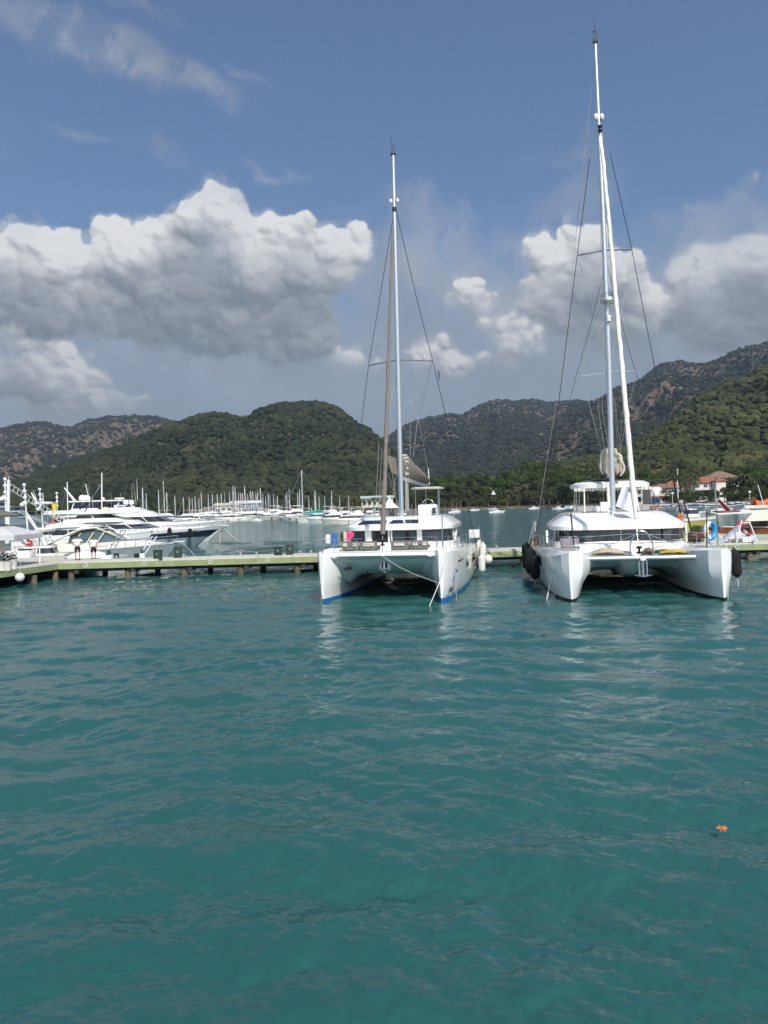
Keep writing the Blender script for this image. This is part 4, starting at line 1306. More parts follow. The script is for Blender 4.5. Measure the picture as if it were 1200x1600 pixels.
# lettering and sail emblem on the port bow
def text(s, size, M, m, parent, name='lettering', ext=.004):
    cu = bpy.data.curves.new(name, 'FONT'); cu.body = s; cu.size = size; cu.extrude = ext; cu.align_x = 'CENTER'; cu.align_y = 'CENTER'
    cu.resolution_u = 3
    cu.materials.append(m)
    t = bpy.data.objects.new(name, cu); COL.objects.link(t)
    me = bpy.data.meshes.new_from_object(t.evaluated_get(bpy.context.evaluated_depsgraph_get()))
    bpy.data.objects.remove(t); bpy.data.curves.remove(cu)
    if not me.materials: me.materials.append(m)
    o = bpy.data.objects.new(name, me); COL.objects.link(o); o.parent = parent; o.matrix_local = M
    return o
def side_matrix(y, z, st, cx, t=.02):
    p = Vector((side_x(y, z, st, cx) + t, y, z))
    a = Vector((side_x(y + .4, z, st, cx), y + .4, z)) - Vector((side_x(y - .3, z, st, cx), y - .3, z)); a.normalize()
    u = Vector((side_x(y, z + .15, st, cx), y, z + .15)) - Vector((side_x(y, z - .15, st, cx), y, z - .15)); u.normalize()
    n = a.cross(u).normalized(); u = n.cross(a)
    return Matrix(((a.x, u.x, n.x, p.x), (a.y, u.y, n.y, p.y), (a.z, u.z, n.z, p.z), (0, 0, 0, 1)))
M_INK = mat('dark_ink', (.03, .035, .05), .5); M_INKB = mat('blue_ink', (.02, .06, .30), .5)
text('BALI', .36, side_matrix(.95, .44, ST1, hs, .035), M_INK, c1)
em = MB(); Me = side_matrix(1.15, 1.12, ST1, hs, .03)
em.add([Me @ Vector(v) for v in ((-.14, -.22, 0), (.02, -.22, 0), (-.02, .26, 0), (-.14, -.22, .01), (.02, -.22, .01), (-.02, .26, .01))], [(0, 1, 2), (3, 4, 5), (0, 1, 4, 3), (1, 2, 5, 4), (2, 0, 3, 5)])
em.tube([Me @ Vector((.04 + .33 * math.cos(a), -.05 + .36 * math.sin(a), .005)) for a in [R(200 + 8 * k) for k in range(15)]], .012, 4)
em.build('sail_emblem', M_INKB, c1)
text('BALI', .17, side_matrix(1.62, 1.22, ST1, hs, .02), M_INKB, c1)
# rig
mast_b, mast_t = Vector((0, 6.1, 3.55)), L1(614.3, 243, 39.95)
def on(a, b, t): return Vector(a) + (Vector(b) - Vector(a)) * t
mst = MB().tube([mast_b, on(mast_b, mast_t, .62), mast_t], [.125, .115, .08], 14, flat=1.0).build('mast', M_ALU, c1)
mt = MB(); mt.tube([mast_t, mast_t + Vector((-.12, 0, 1.05))], .012, 5); mt.tube([mast_t + Vector((.10, 0, 0)), mast_t + Vector((.12, 0, .7))], .008, 5)
mt.tube([mast_t + Vector((-.1, 0, .1)), mast_t + Vector((-.05, 0, .42)), mast_t + Vector((.06, 0, .48))], .014, 5); mt.box(mast_t + Vector((0, 0, .06)), (.26, .16, .08))
mt.build('masthead_antenna', M_BLACK, mst)
for s in (-1, 1): MB().ball(on(mast_b, mast_t, .875) + Vector((s * .18, -.05, 0)), .085, 8, 1.5).build('radar_reflector', M_WPAINT, mst)
MB().tube([on(mast_b, mast_t, .845), on(mast_b, mast_t, .858)], .11, 10).build('mast_light', M_BLACK, mst)
spL, spR = L1(576, 571, 40.6), L1(675, 564, 40.9)
spc = L1(621.5, 562, 39.9)
for e in (spL, spR): line('spreader', [spc, e], .045, M_WIREG, mst)
hd = L1(617.2, 322, 39.95)
ch = {-1: Vector((-3.35, 7.4, 2.05)), 1: Vector((3.45, 8.8, 2.0))}
line('shroud', [hd, spL, ch[-1]], .016, M_WIRE, c1)
line('shroud', [hd, L1(652, 470, 40.4), L1(678, 571, 40.8), L1(745, 854, 43.2)], .018, M_WIRE, c1)
line('shroud', [spc, spL + Vector((0, 0, -.02)), ], .01, M_WIREG, c1)
for (a, b) in (((617, 470, 40), (577, 569, 40.6)), ((620, 470, 40), (673, 563, 40.9)), ((617, 470, 40), (604, 575, 40)), ((622, 568, 40), (590, 812, 41.0)), ((622, 568, 40), (654, 660, 41)),
               ((622, 568, 40), (608, 640, 40)), ((630, 640, 41), (652, 615, 43)), ((675, 565, 41), (655, 650, 45)), ((653, 650, 45), (671, 745, 46.5)), ((653, 650, 45), (646, 712, 44)),
               ((641, 640, 44), (641, 712, 44)), ((620, 330, 40), (645, 600, 44)), ((645, 600, 44), (652, 655, 45)), ((592, 690, 40), (586, 812, 40.5)), ((597, 700, 40), (590, 812, 40.6)),
               ((607, 700, 38.5), (622, 800, 39.5)), ((607, 742, 38), (625, 798, 39.6)), ((618, 745, 39.8), (611, 800, 39.8)), ((639, 745, 40.4), (633, 800, 40))):
    line('running_rigging', [L1(*a), L1(*b)], .009, M_ROPE, c1, 4)
g0, g1 = L1(597.5, 862, 34.5), L1(614.5, 330, 39.5)
line('forestay', [L1(597.6, 862, 34.5), L1(598.0, 838, 34.7)], .02, M_STEEL, c1)
MB().lathe(L1(597.6, 848, 34.6), [(.06, -.14), (.12, -.12), (.12, -.08), (.05, -.06), (.05, .04), (.12, .06), (.12, .1), (.06, .14)], 12).build('furling_drum', M_BLACK, c1)
fs_ = MB()
pts = []; rs = []
rr = random.Random(4)
for k in range(40):
    t = .045 + k / 39 * .93
    p = on(g0, g1, t); pts.append(p + Vector((rr.uniform(-.012, .012), 0, 0))); rs.append((.115 * (1 - .55 * t) + .012 * math.sin(k * 1.7)) * (1 if k < 38 else .5))
fs_.tube(pts, rs, 10).build('furled_headsail', M_TAUPE, c1)
line('bridle', [L1(597.5, 862, 34.5), Vector((0, .3, 2.2))], .03, M_STEEL, c1)
# boom with the sail bag, seen nearly end on
bA, bB = L1(628, 745, 40.3), L1(667, 757, 46.0)
line('boom', [bA + Vector((0, 0, -.05)), bB + Vector((0, 0, -.08))], .13, M_ALU, c1)
secs = []
for k in range(15):
    t = k / 14
    p = on(bA, bB, -.03 + t * 1.0)
    hgt = 1.25 * (1 - .60 * t ** 2.2) * (.80 + .2 * math.sin(math.pi * min(1, t * 2.4)))
    w = .26 + .10 * math.sin(math.pi * t)
    q = []
    for j in range(16):
        a = 2 * math.pi * j / 16
        zz = math.sin(a); ww = w * (1 - .45 * max(0, zz)) * (1 + .06 * math.sin(5 * a + k * 1.3))
        q.append((p.x + ww * math.cos(a), p.y, p.z + .05 + hgt * .5 * (1 + zz)))
    secs.append(q)
sb = MB().loft(secs).build('sail_bag', M_TAUPE, c1, 60)
fl = MB()
for k in range(9):
    zz = bA.z + .15 + k * .12
    fl.tube([(bA.x - .18 + .05 * math.sin(k * 2), bA.y + .25, zz + .03 * math.sin(k * 3)), (bA.x + .05, bA.y + .12, zz - .04 + .04 * math.sin(k * 5)), (bA.x + .30 + .06 * math.cos(k * 2.6), bA.y + .05, zz + .05 * math.sin(k * 4))], [.05, .075, .045], 7)
fl.build('flaked_sail', M_CREAMC, sb)
fl = MB(); a_ = bA + Vector((-.35, -.3, 0))
fl.add([a_ + Vector(v) for v in ((.25, 0, 0), (-.15, 0, .25), (-.42, 0, 1.15), (.1, 0, 1.0), (.25, .1, 0), (-.15, .1, .25), (-.42, .1, 1.15), (.1, .1, 1.0))], [(0, 1, 2, 3), (4, 5, 6, 7), (0, 1, 5, 4), (1, 2, 6, 5), (2, 3, 7, 6), (3, 0, 4, 7)])
fl.build('bag_flap', M_TAUPE, sb)
line('topping_post', [L1(671, 757, 46), L1(669, 732, 46)], .03, M_WPAINT, c1)
hb = MB()
for k in range(5): hb.tube([L1(633 + k * 1.1, 745 + k * 3, 40.2), L1(634 + k * 1.2, 798, 40.0)], .014, 5)
hb.build('halyard', M_ROPE, c1)
line('halyard', [L1(624, 742, 39.8), L1(627, 798, 39.7)], .016, mat('blue_rope', (.05, .2, .5), .8), c1)
# flybridge
hx = L1(669, 800, 41.5)
hc = MB(); hc.bbox((hx.x, hx.y, 3.98), (1.05, .7, .58), .12); hc.bbox((hx.x - .02, hx.y + .4, 3.95), (.9, .5, .5), .1)
helm = hc.build('helm_console', M_GEL, c1)
wh = MB(); wc = Vector((hx.x + .02, hx.y - .1, 4.22))
wh.tube([wc + Vector((.33 * math.cos(a), 0, .33 * math.sin(a))) for a in [j * math.pi / 12 for j in range(25)]], .018, 6, caps=False)
for a in range(3): wh.tube([wc, wc + Vector((.33 * math.cos(a * 2.1 + .5), 0, .33 * math.sin(a * 2.1 + .5)))], .012, 5)
wh.build('steering_wheel', M_STEEL, helm)
MB().lathe((hx.x + .38, hx.y - .45, 3.78), [(.10, 0), (.12, .05), (.09, .12), (.07, .22), (.11, .26), (.10, .30)], 12).build('winch', M_BLACK, c1)
bm_ = MB(); bm_.stack([(5.10, hx.x - .02, hx.y + .3, .85, 1.0, 4), (5.16, hx.x - .02, hx.y + .3, .88, 1.03, 4), (5.20, hx.x - .02, hx.y + .3, .7, .85, 4)], 28)
bim = bm_.build('bimini_top', M_CREAMC, c1)
for sx in (-.6, -.25, .62, .5):
    for sy in ((-.5,) if sx in (-.6, .62) else (1.1,)):
        line('bimini_post', [Vector((hx.x + sx, hx.y + sy, 3.6)), Vector((hx.x + sx, hx.y + sy, 5.12))], .022, M_STEEL, bim)
for (x, y, w) in ((-.95, 7.6, .95), (.35, 7.9, .7)):
    MB().bbox((x, y, 3.86), (w, .5, .34), .08).build('sunbed_cushion', M_GREYCUSH, c1)
rail(c1, [(hx.x + .9, hx.y + .2, 3.55), (hx.x + 1.15, hx.y + 1.0, 3.5), (hx.x + 1.2, hx.y + 2.0, 3.45)], .42, 1, .014)
MB().tube([(-1.9, 8.6, 3.6), (-1.9, 8.6, 4.1)], .03, 6).build('roof_post', M_WPAINT, c1)
# deck rails
def deck(x, y): return Vector((x, y, np.interp(y, [q[0] for q in ST1], [q[4] for q in ST1]) + .0))
rail(c1, [deck(-2.9, .35), deck(-2.2, .45), deck(-1.2, .5), deck(-.45, .5)], .55, 2)
rail(c1, [deck(.42, .5), deck(1.5, .5), deck(2.45, .45), deck(2.95, 1.2), deck(3.2, 2.6)], .58, 2)
for s in (-1, 1):
    ys = [2.6, 4.4, 6.2, 8.0, 9.8, 11.6] if s > 0 else [.35, 2.2, 4.2, 6.2, 8.2, 10.2]
    rail(c1, [Vector((s * (side_x(y, 2, ST1, hs) - .16), y, deck(0, y).z)) for y in ys], .60, 2, .013)
line('jackstaff', [L1(504.6, 862, 34.4), L1(504.0, 803, 34.4)], .022, M_STEEL, c1)
line('jackstaff', [L1(691.6, 858, 34.6), L1(690.6, 806, 34.6)], .030, M_STEEL, c1)
cl = MB()
for (x, y) in ((-2.75, .5), (2.75, .5), (3.3, 9.9), (-3.2, 9.9)):
    z = deck(0, y).z; cl.tube([(x, y - .12, z + .09), (x, y + .12, z + .09)], .02, 5); cl.box((x, y, z + .04), (.04, .1, .08))
cl.build('cleat', M_STEEL, c1)
MB().bbox(L1(741, 834, 44.6), (.62, .28, .48), .06).build('liferaft_case', M_WPAINT, c1)
st = MB(); st.tube([L1(752, 852, 45), L1(748, 822, 45)], .03, 5); st.tube([L1(757, 852, 45.3), L1(749, 828, 45)], .02, 5); st.build('stern_frame', M_STEEL, c1)
MB().prism([(12.3, 1.0), (13.4, .55), (13.4, .4), (11.8, .4)], 1.95, 3.35, 'x').build('stern_steps', M_DECK, c1)
MB().bbox((0, 12.2, .85), (3.9, .6, 1.3), .08).build('tunnel_light_block', M_DECK, c1)  # block added to keep the tunnel between the hulls dark
# things hanging or lying on it
def fender(p, ln, r, m, label, group, tilt=0.0, top=None, name='fender', tail=False):
    o = empty(name, p, 0, label, 'fender', group); o.rotation_euler = (0, tilt, 0)
    pr = [(.02, -ln / 2 - .04), (.05, -ln / 2)] + [(r * math.sin(math.radians(a)), -ln / 2 + r - r * math.cos(math.radians(a))) for a in (25, 50, 75, 90)] + \
         [(r * math.sin(math.radians(a)), ln / 2 - r - r * math.cos(math.radians(a))) for a in (90, 110, 135, 158)] + [(.05, ln / 2), (.045, ln / 2 + .08)]
    MB().lathe((0, 0, 0), pr, 14).build('body', m, o)
    t = Matrix.Rotation(-tilt, 3, 'Y') @ ((Vector(top) if top is not None else Vector(p) + Vector((0, 0, 1.0))) - Vector(p))
    MB().tube([(0, 0, ln / 2), t], .012, 5).build('lanyard', M_ROPEW, o)
    if tail: MB().tube([(0, 0, -ln / 2), (0, 0, -ln / 2 - .45)], .014, 5).build('tail_rope', M_ROPEW, o)
    return o
GF1 = 'white fenders on the left catamaran'
fender(P(731.5, 875, 40.2), .98, .16, M_FWHT, 'white fender hanging over the hull windows of the left catamaran', GF1, top=P(724, 846, 40.0))
fender(P(748.5, 857, 44.0), .85, .15, M_FWHT, 'upper white fender partly hidden at the stern of the left catamaran', GF1, top=P(747, 843, 44))
fender(P(754.5, 862, 43.6), .95, .17, M_FWHT, 'tall upper white fender at the stern of the left catamaran', GF1, .06, top=P(750, 843, 44))
fender(P(753, 881, 43.0), .98, .19, M_FWHT, 'lowest white fender nearest the water on the left catamaran', GF1, top=P(750, 845, 44))
bf = empty('ball_fender', P(762.5, 874, 43.8), 0, 'round white ball fender at the stern of the left catamaran', 'ball fender')
MB().ball((0, 0, 0), .26, 18, 1.05).build('ball', M_FWHT, bf)
MB().tube([(0, 0, .26), P(754, 848, 44) - P(762.5, 874, 43.8)], .015, 5).build('lanyard', M_ROPEW, bf)
def mooring(pts, r, m, label, sag=0.0, group=None):
    pts = [Vector(p) for p in pts]
    if sag and len(pts) == 2:
        a, b = pts; pts = [on(a, b, k / 12) + Vector((0, 0, -4 * sag * (k / 12) * (1 - k / 12))) for k in range(13)]
    if len(pts) > 2:
        q = [pts[0]] + pts + [pts[-1]]; out = []
        for i in range(1, len(q) - 2):
            for k in range(7):
                t = k / 7; a, b, c, d = q[i - 1], q[i], q[i + 1], q[i + 2]
                out.append(.5 * ((2 * b) + (c - a) * t + (2 * a - 5 * b + 4 * c - d) * t * t + (3 * b - a - 3 * c + d) * t ** 3))
        pts = out + [pts[-1]]
    tag(MB().tube(pts, r, 6).build('mooring_line', m), label, 'mooring line', group)
mooring([P(592, 866, 34.2), P(610, 877, 33.8), P(624, 886, 33.5), P(650, 898, 33.3), P(683, 910, 33.2)], .008, M_ROPEW, 'pale rope from the left catamaran foredeck across to its inner bow', .0)
mooring([P(693, 870, 33.6), P(690, 900, 33.2), P(668, 954, 32.0)], .017, M_ROPEW, 'thick pale mooring line running from the port bow down into the water')
mooring([P(705, 858, 33.8), P(709, 880, 33.4), P(713.5, 938, 33.2)], .012, M_ROPE, 'grey rope hanging down the outer port bow of the left catamaran')
mooring([P(501.5, 868, 33.9), P(501.8, 905, 33.8), P(502, 948, 33.7)], .012, M_ROPE, 'grey rope hanging down the stem of the outer left bow')
mooring([P(519, 874, 35.0), P(526, 898, 35.2), P(546, 910, 35.6), P(566, 906, 35.8), P(576, 890, 35.4)], .014, M_BLACK, 'dark rope looped under the left half of the foredeck of the left catamaran')
mooring([P(588, 888, 35.2), P(600, 910, 35.2), P(625, 922, 35.1), P(648, 916, 34.8), P(665, 900, 34.5), P(680, 872, 34.2)], .006, M_BLACK, 'thin dark rope looped low between the two hulls of the left catamaran')
def towel(px0, px1, py0, py1, D, m, label, ragged=0.0, n=9):
    a, b = P(px0, py0, D), P(px1, py0, D); zb = P(px0, py1, D).z
    mb = MB(); vs = []; rr = random.Random(int(px0)); h = a.z - zb
    for side in (0, 1):
        for i in range(n):
            t = i / (n - 1)
            for j in range(5):
                s = j / 4
                dep = (.05 + .10 * s) * (1 if side else -1) * .5 + .03 * math.sin(t * 11 + side) * s
                ln = h * (1 - ragged * t) if side == 0 else h * .8 * (1 - ragged * t)
                p = on(a, b, t); vs.append((p.x, p.y + dep, p.z - ln * s))
    fs = []
    for side in (0, 1):
        for i in range(n - 1):
            for j in range(4):
                o = side * n * 5 + i * 5 + j; fs.append((o, o + 5, o + 6, o + 1))
    for i in range(n - 1): fs.append((i * 5, i * 5 + 5, n * 5 + i * 5 + 5, n * 5 + i * 5))
    tag(mb.add(vs, fs, True).build('towel', m), label, 'towel', 'towels drying on the rail of the left catamaran')
towel(509, 516, 835, 849, 37.2, mat('towel_white', (.66, .64, .60), .95), 'white towel at the left end of the rail')
towel(517, 527, 833, 851, 37.3, mat('towel_blue', (.04, .12, .36), .95), 'blue towel hanging beside the white one')
towel(532, 536, 832, 846, 38, mat('towel_black', (.03, .03, .03), .95), 'narrow black towel in the middle of the rail')
towel(537, 541, 831, 848, 38, mat('towel_sand', (.55, .50, .42), .95), 'sand coloured towel between the black and pink ones')
towel(541, 553, 832, 845, 38.2, mat('towel_pink', (.72, .04, .16), .95), 'bright pink cloth gathered on the rail', .55)
# courtesy flag on the shroud
def cloth(name, a, b, c_, d, m, label, cat, depth=.08, n=8, th=.012, wave=2.2):
    vs = []; fs = []
    A, B, C, Dd = [Vector(q) for q in (a, b, c_, d)]
    nrm = (B - A).cross(Dd - A).normalized()
    for lay in (0, 1):
        for i in range(n + 1):
            for j in range(n + 1):
                u, v = i / n, j / n
                p = on(on(A, B, u), on(Dd, C, u), v) + nrm * (depth * math.sin(u * wave * math.pi + v * 1.7) * u + lay * th)
                vs.append(p)
    N = (n + 1) ** 2
    for lay in (0, 1):
        for i in range(n):
            for j in range(n):
                o = lay * N + i * (n + 1) + j; q = (o, o + 1, o + n + 2, o + n + 1)
                fs.append(q if lay else q[::-1])
    for i in range(n):
        for (p, q) in ((i * (n + 1), (i + 1) * (n + 1)), (i * (n + 1) + n, (i + 1) * (n + 1) + n), (i, i + 1), (n * (n + 1) + i, n * (n + 1) + i + 1)):
            fs.append((p, q, q + N, p + N))
    o = MB().add(vs, fs, True).build(name, m)
    return tag(o, label, cat)
cloth('flag', P(684, 577, 40.8), P(688, 584, 40.9), P(688.5, 594, 40.9), P(685.5, 592, 40.8), mat('flag_violet', (.10, .08, .16), .9), 'small dark violet flag high on the right shroud of the left catamaran', 'flag', .04)

# ================= right catamaran
O2 = SC(1011.5, 31.95, 0); YAW2 = R(8.0)
c2 = empty('catamaran', O2, -YAW2, 'white catamaran with crossbeam, trampolines and tall mast moored stern to the pier', 'catamaran', 'large catamarans moored at the pier')
I2 = (Matrix.Translation(O2) @ Matrix.Rotation(-YAW2, 4, 'Z')).inverted()
L2 = lambda px, py, D: I2 @ P(px, py, D)
c1_ = c1; c1 = c2      # helpers above default to c1
hs2 = 3.06
ST2 = [(0, .03, .09, .09, 2.12, .04), (.30, .18, .38, .52, 2.12, .14), (.9, .36, .58, .88, 2.10, .22), (2.0, .55, .78, 1.08, 2.06, .26), (4.0, .70, .88, 1.10, 1.98, .26),
       (7.0, .76, .96, .98, 1.90, .22), (10.5, .76, .97, .98, 1.82, .20), (13.0, .68, .92, .92, 1.75, .18), (13.3, .6, .88, .9, 1.0, .12), (14.4, .45, .8, .8, .5, .08)]
for s in (-1, 1): cat_hull(c2, s * hs2, s, ST2, M_GEL, M_BLKANTI, .10)
# bridge deck with central nacelle
MB().loft([bridge(2.75, 2.55, 1.98, 1.86, 2.3, 1.84), bridge(2.85, 2.55, 2.0, 1.62, 1.9, 1.50), bridge(3.5, 2.5, 2.03, 1.20, 1.45, .85), bridge(4.4, 2.5, 2.0, .96, 1.25, .45), bridge(6.0, 2.5, 1.97, .90, 1.2, .34),
           bridge(12.6, 2.5, 1.85, .88, 1.2, .34)]).build('bridge_deck', M_GEL, c2, 20)
def nac(y, w, zt, zb):
    return [(-w, y, zt), (-w * .85, y, zt - (zt - zb) * .45), (-w * .35, y, zb + .06), (0, y, zb), (w * .35, y, zb + .06), (w * .85, y, zt - (zt - zb) * .45), (w, y, zt)]
MB().loft([nac(2.2, .22, 1.92, 1.5), nac(2.9, .62, 1.95, .92), nac(4.2, .95, 1.96, .58), (nac(7, 1.0, 1.6, .50)), nac(10, .9, 1.6, .6)]).build('nacelle', M_GEL, c2)
# crossbeam, seagull striker, longeron
xb = MB(); zb_ = 1.70
xb.tube([(-2.72, .98, zb_ + .02), (2.72, .98, zb_ + .02)], .105, 12)
beam = xb.build('crossbeam', M_ALU, c2)
for s in (-1, 1): MB().bbox((s * 2.85, .95, zb_ + .06), (.36, .42, .34), .08).build('beam_socket', M_GEL, c2)
ar = MB(); ar.tube([Vector((.42 * math.cos(a) * (1.15 if abs(math.cos(a)) > .9 else 1), .98, zb_ + .1 + (1.08 * math.sin(a) ** .6 if math.sin(a) > 0 else 0))) for a in [math.pi * k / 16 for k in range(17)]], .032, 8)
ar.build('beam_arch', M_STEEL, beam)
line('beam_stay', [(-.28, .98, zb_ + 1.02), (-2.6, .98, zb_ + .1)], .014, M_WIREG, beam)
line('beam_stay', [(.28, .98, zb_ + 1.02), (2.6, .98, zb_ + .1)], .014, M_WIREG, beam)
lg = MB(); lg.bbox((0, 1.95, 1.68), (.22, 2.6, .12), .03); lg.build('bow_plank', M_GEL, c2)
an = MB(); an.tube([(-.16, .80, 1.62), (-.16, .72, .98), (.16, .72, .98), (.16, .80, 1.62)], .035, 6); an.tube([(0, .78, 1.6), (0, .74, 1.0)], .05, 6)
an.add([(-.42, .70, 1.02), (.42, .70, 1.02), (.16, .86, .90), (-.16, .86, .90), (0, .60, .93)], [(0, 4, 1), (0, 3, 4), (3, 2, 4), (2, 1, 4), (0, 1, 2, 3)])
an.build('anchor', M_STEEL, c2)
# trampolines as nets of cord
for s in (-1, 1):
    net = MB()
    for k in range(15):
        x = s * (.2 + 2.2 * k / 14); net.tube([(x, 1.05, zb_ + .02), (x, 3.4, 1.86)], .008, 4)
    for k in range(15):
        y = 1.1 + 2.3 * k / 14; net.tube([(s * .15, y, zb_ + .02 + .16 * k / 14), (s * 2.45, y, zb_ + .02 + .16 * k / 14)], .008, 4)
    net.build('trampoline', mat('net_cord', (.5, .5, .48), .8), c2)
# foredeck with its lockers, lounge seats
MB().bbox((0, 4.6, 2.05), (4.6, 2.3, .16), .06).build('foredeck', M_DECK, c2)
for x in (-1.55, 1.55): MB().bbox((x, 4.3, 2.14), (1.9, 1.1, .08), .03).build('deck_hatch', M_GEL, c2)
for s in (-1, 1):
    for y in (2.7, 3.9): MB().bbox((s * 3.15, y, 2.06 - .02 * y), (.55, .5, .05), .02).build('skylight', M_GLASS, c2)
# coachroof
HY0, HY1, HW = 6.0, 12.4, 3.22
cyc, hy = (HY0 + HY1) / 2, (HY1 - HY0) / 2
MB().stack([(1.7, 0, cyc, HW + .06, hy + .35, 5), (2.02, 0, cyc, HW + .03, hy + .28, 5), (2.20, 0, cyc, HW, hy + .05, 5)], 60).build('coachroof_base', M_GEL, c2)
MB().stack([(2.18, 0, cyc, HW - .05, hy, 5), (2.84, 0, cyc, HW - .08, hy - .05, 5)], 60).build('window_band', M_GLASS, c2)
rf = MB(); rf.stack([(2.76, 0, cyc - .05, HW + .0, hy + .10, 4.5), (2.78, 0, cyc - .05, HW + .12, hy + .25, 4.5), (2.96, 0, cyc, HW + .14, hy + .28, 4.5), (3.06, 0, cyc, HW + .06, hy + .18, 4.5),
                      (3.10, 0, cyc + .02, HW + .0, hy + .10, 4.8), (3.50, 0, cyc + .3, HW - .58, hy - .75, 5), (3.58, 0, cyc + .4, HW - .74, hy - .95, 5), (3.62, 0, cyc + .5, HW - 1.1, hy - 1.3, 5)], 72)
roof = rf.build('roof', M_GEL, c2, 24)
for x in (-1.5, 1.9): MB().tube([(x, 6.0, 3.075), (x * .95, 6.9, 3.36), (x * .9, 7.6, 3.50), (x * .88, 8.3, 3.58)], .012, 4).build('roof_seam', M_SHADE, roof)
line('roof_rail', [(-1.7, 7.75, 3.62), (-.4, 7.7, 3.63)], .02, M_BLACK, roof); line('roof_rail', [(.6, 7.7, 3.63), (1.6, 7.75, 3.62)], .02, M_BLACK, roof)
YF = HY0 - .01
def fbox2(name, x0, x1, z0, z1, m, d=.08, dy=0):
    return MB().bbox(((x0 + x1) / 2, YF + dy, (z0 + z1) / 2), (x1 - x0, d, z1 - z0), .015).build(name, m, c2)
for x0, x1 in ((-1.85, -1.45), (1.95, 2.35)): fbox2('window_pillar', x0, x1, 2.2, 2.80, M_FRAMEG)
for x in (-.05,): fbox2('window_bar', x - .02, x + .02, 2.18, 2.80, M_STEEL, .1)
for x in (-2.6, -1.1, .9, 2.7): fbox2('window_bar', x - .02, x + .02, 2.2, 2.80, M_FRAMEG, .08, .02)
fbox2('window_trim', -2.9, 2.9, 2.15, 2.20, M_FRAMEG, .1)
MB().prism([(7.2, 2.1), (7.9, 2.1), (7.6, 2.75), (7.35, 2.75)], -HW - .35, -HW - .25, 'x').build('side_panel', M_GEL, c2)
MB().bbox((-2.55, 5.75, 2.22), (.9, .35, .34), .04).build('foredeck_seat', mat('grey_lilac', (.24, .22, .25), .8), c2)
side_patch('hull_window', 5.2, 7.4, 1.08, 1.52, M_GLASS, ST2, hs2, s=-1, parent=c2)
side_patch('hull_window', 7.8, 10.6, 1.08, 1.50, M_GLASS, ST2, hs2, s=-1, parent=c2)
side_patch('hull_window', 5.2, 10.6, 1.08, 1.52, M_GLASS, ST2, hs2, parent=c2)
side_patch('hull_groove', 1.3, 13.0, 1.62, 1.645, M_SHADE, ST2, hs2, s=-1, parent=c2, n=24, t=.008)
side_patch('waterline_stripe', .4, 12.8, .18, .22, M_FRAMEG, ST2, hs2, s=-1, parent=c2, n=24, t=.006)
# rig
mb0, mt0 = Vector((0, 8.6, 3.5)), L2(930, 64, 40.9)
mst = MB().tube([mb0, L2(951, 560, 40.7), L2(942, 330, 40.75), L2(935.5, 190, 40.8), mt0], [.150, .14, .125, .10, .075], 14).build('mast', M_ALU, c2)
mt = MB(); mt.tube([mt0, mt0 + Vector((-.05, 0, 1.15))], .014, 5); mt.tube([mt0 + Vector((.12, 0, -.1)), mt0 + Vector((.02, 0, .8))], .01, 5); mt.box(mt0 + Vector((0, -.05, 0)), (.24, .22, .2)); mt.ball(mt0 + Vector((-.06, 0, .5)), .06, 6)
mt.build('masthead_antenna', M_BLACK, mst)
for px in (931, 940.5): MB().ball(L2(px, 183, 40.7), .12, 10, 1.7).build('radar_reflector', M_WPAINT, mst)
bd = MB(); bd.tube([L2(937.6, 196, 40.6), L2(937.7, 198.5, 40.6)], .12, 10); bd.tube([L2(938, 202.5, 40.6), L2(938.2, 205, 40.6)], .12, 10); bd.build('halyard_block', M_BLACK, mst)
rc = L2(950, 467, 40.3)
rm = MB(); rm.lathe(rc, [(.05, -.18), (.23, -.13), (.26, -.02), (.22, .07), (.08, .11)], 18); rad = rm.build('radar_dome', M_WPAINT, mst)
rm = MB(); rm.tube([rc + Vector((.36 * math.cos(a), .36 * math.sin(a), -.18)) for a in [j * math.pi / 10 for j in range(21)]], .014, 5, caps=False)
rm.tube([rc + Vector((.36 * math.cos(a), .36 * math.sin(a), .22)) for a in [j * math.pi / 10 for j in range(21)]], .012, 5, caps=False)
for j in range(6): a = j * math.pi / 3; rm.tube([rc + Vector((.36 * math.cos(a), .36 * math.sin(a), -.18)), rc + Vector((.36 * math.cos(a), .36 * math.sin(a), .22))], .010, 4)
rm.build('radar_guard', M_BLACK, rad)
MB().lathe(L2(950.6, 497, 40.5), [(.11, -.2), (.145, -.16), (.12, -.05), (.145, 0), (.12, .1), (.13, .15)], 10).build('deck_light', M_WPAINT, mst)
uL, uR, uc = L2(902, 399, 41.2), L2(987, 389.5, 41.6), L2(944, 391, 40.8)
lL, lR, lc = L2(908.5, 587.5, 41.2), L2(994.5, 580.5, 41.5), L2(952, 582, 40.8)
for e, c_ in ((uL, uc), (uR, uc)): line('spreader', [c_, e], .05, M_WIREG, mst)
for e, c_ in ((lL, lc), (lR, lc)): line('spreader', [c_, e], .035, M_ALU, mst)
hd2 = L2(935, 187, 40.8)
hdr = L2(940, 190, 40.8)
line('shroud', [hd2, L2(921.5, 247, 40.95)], .009, M_WIREG, c2); line('shroud', [L2(921.5, 247, 40.95), uL, L2(868, 668, 42), L2(834.5, 846, 42.8)], .020, M_WIRE, c2)
line('shroud', [hdr, L2(953.5, 241, 41)], .009, M_WIREG, c2); line('shroud', [L2(953.5, 241, 41), uR, L2(1030, 610, 42.2), L2(1062, 800, 43.2)], .020, M_WIRE, c2)
line('lower_shroud', [L2(945, 418, 40.8), L2(925, 500, 41.2), L2(880, 660, 42), L2(868, 706, 42.2), L2(835, 850, 43)], .012, M_WIRE, c2)
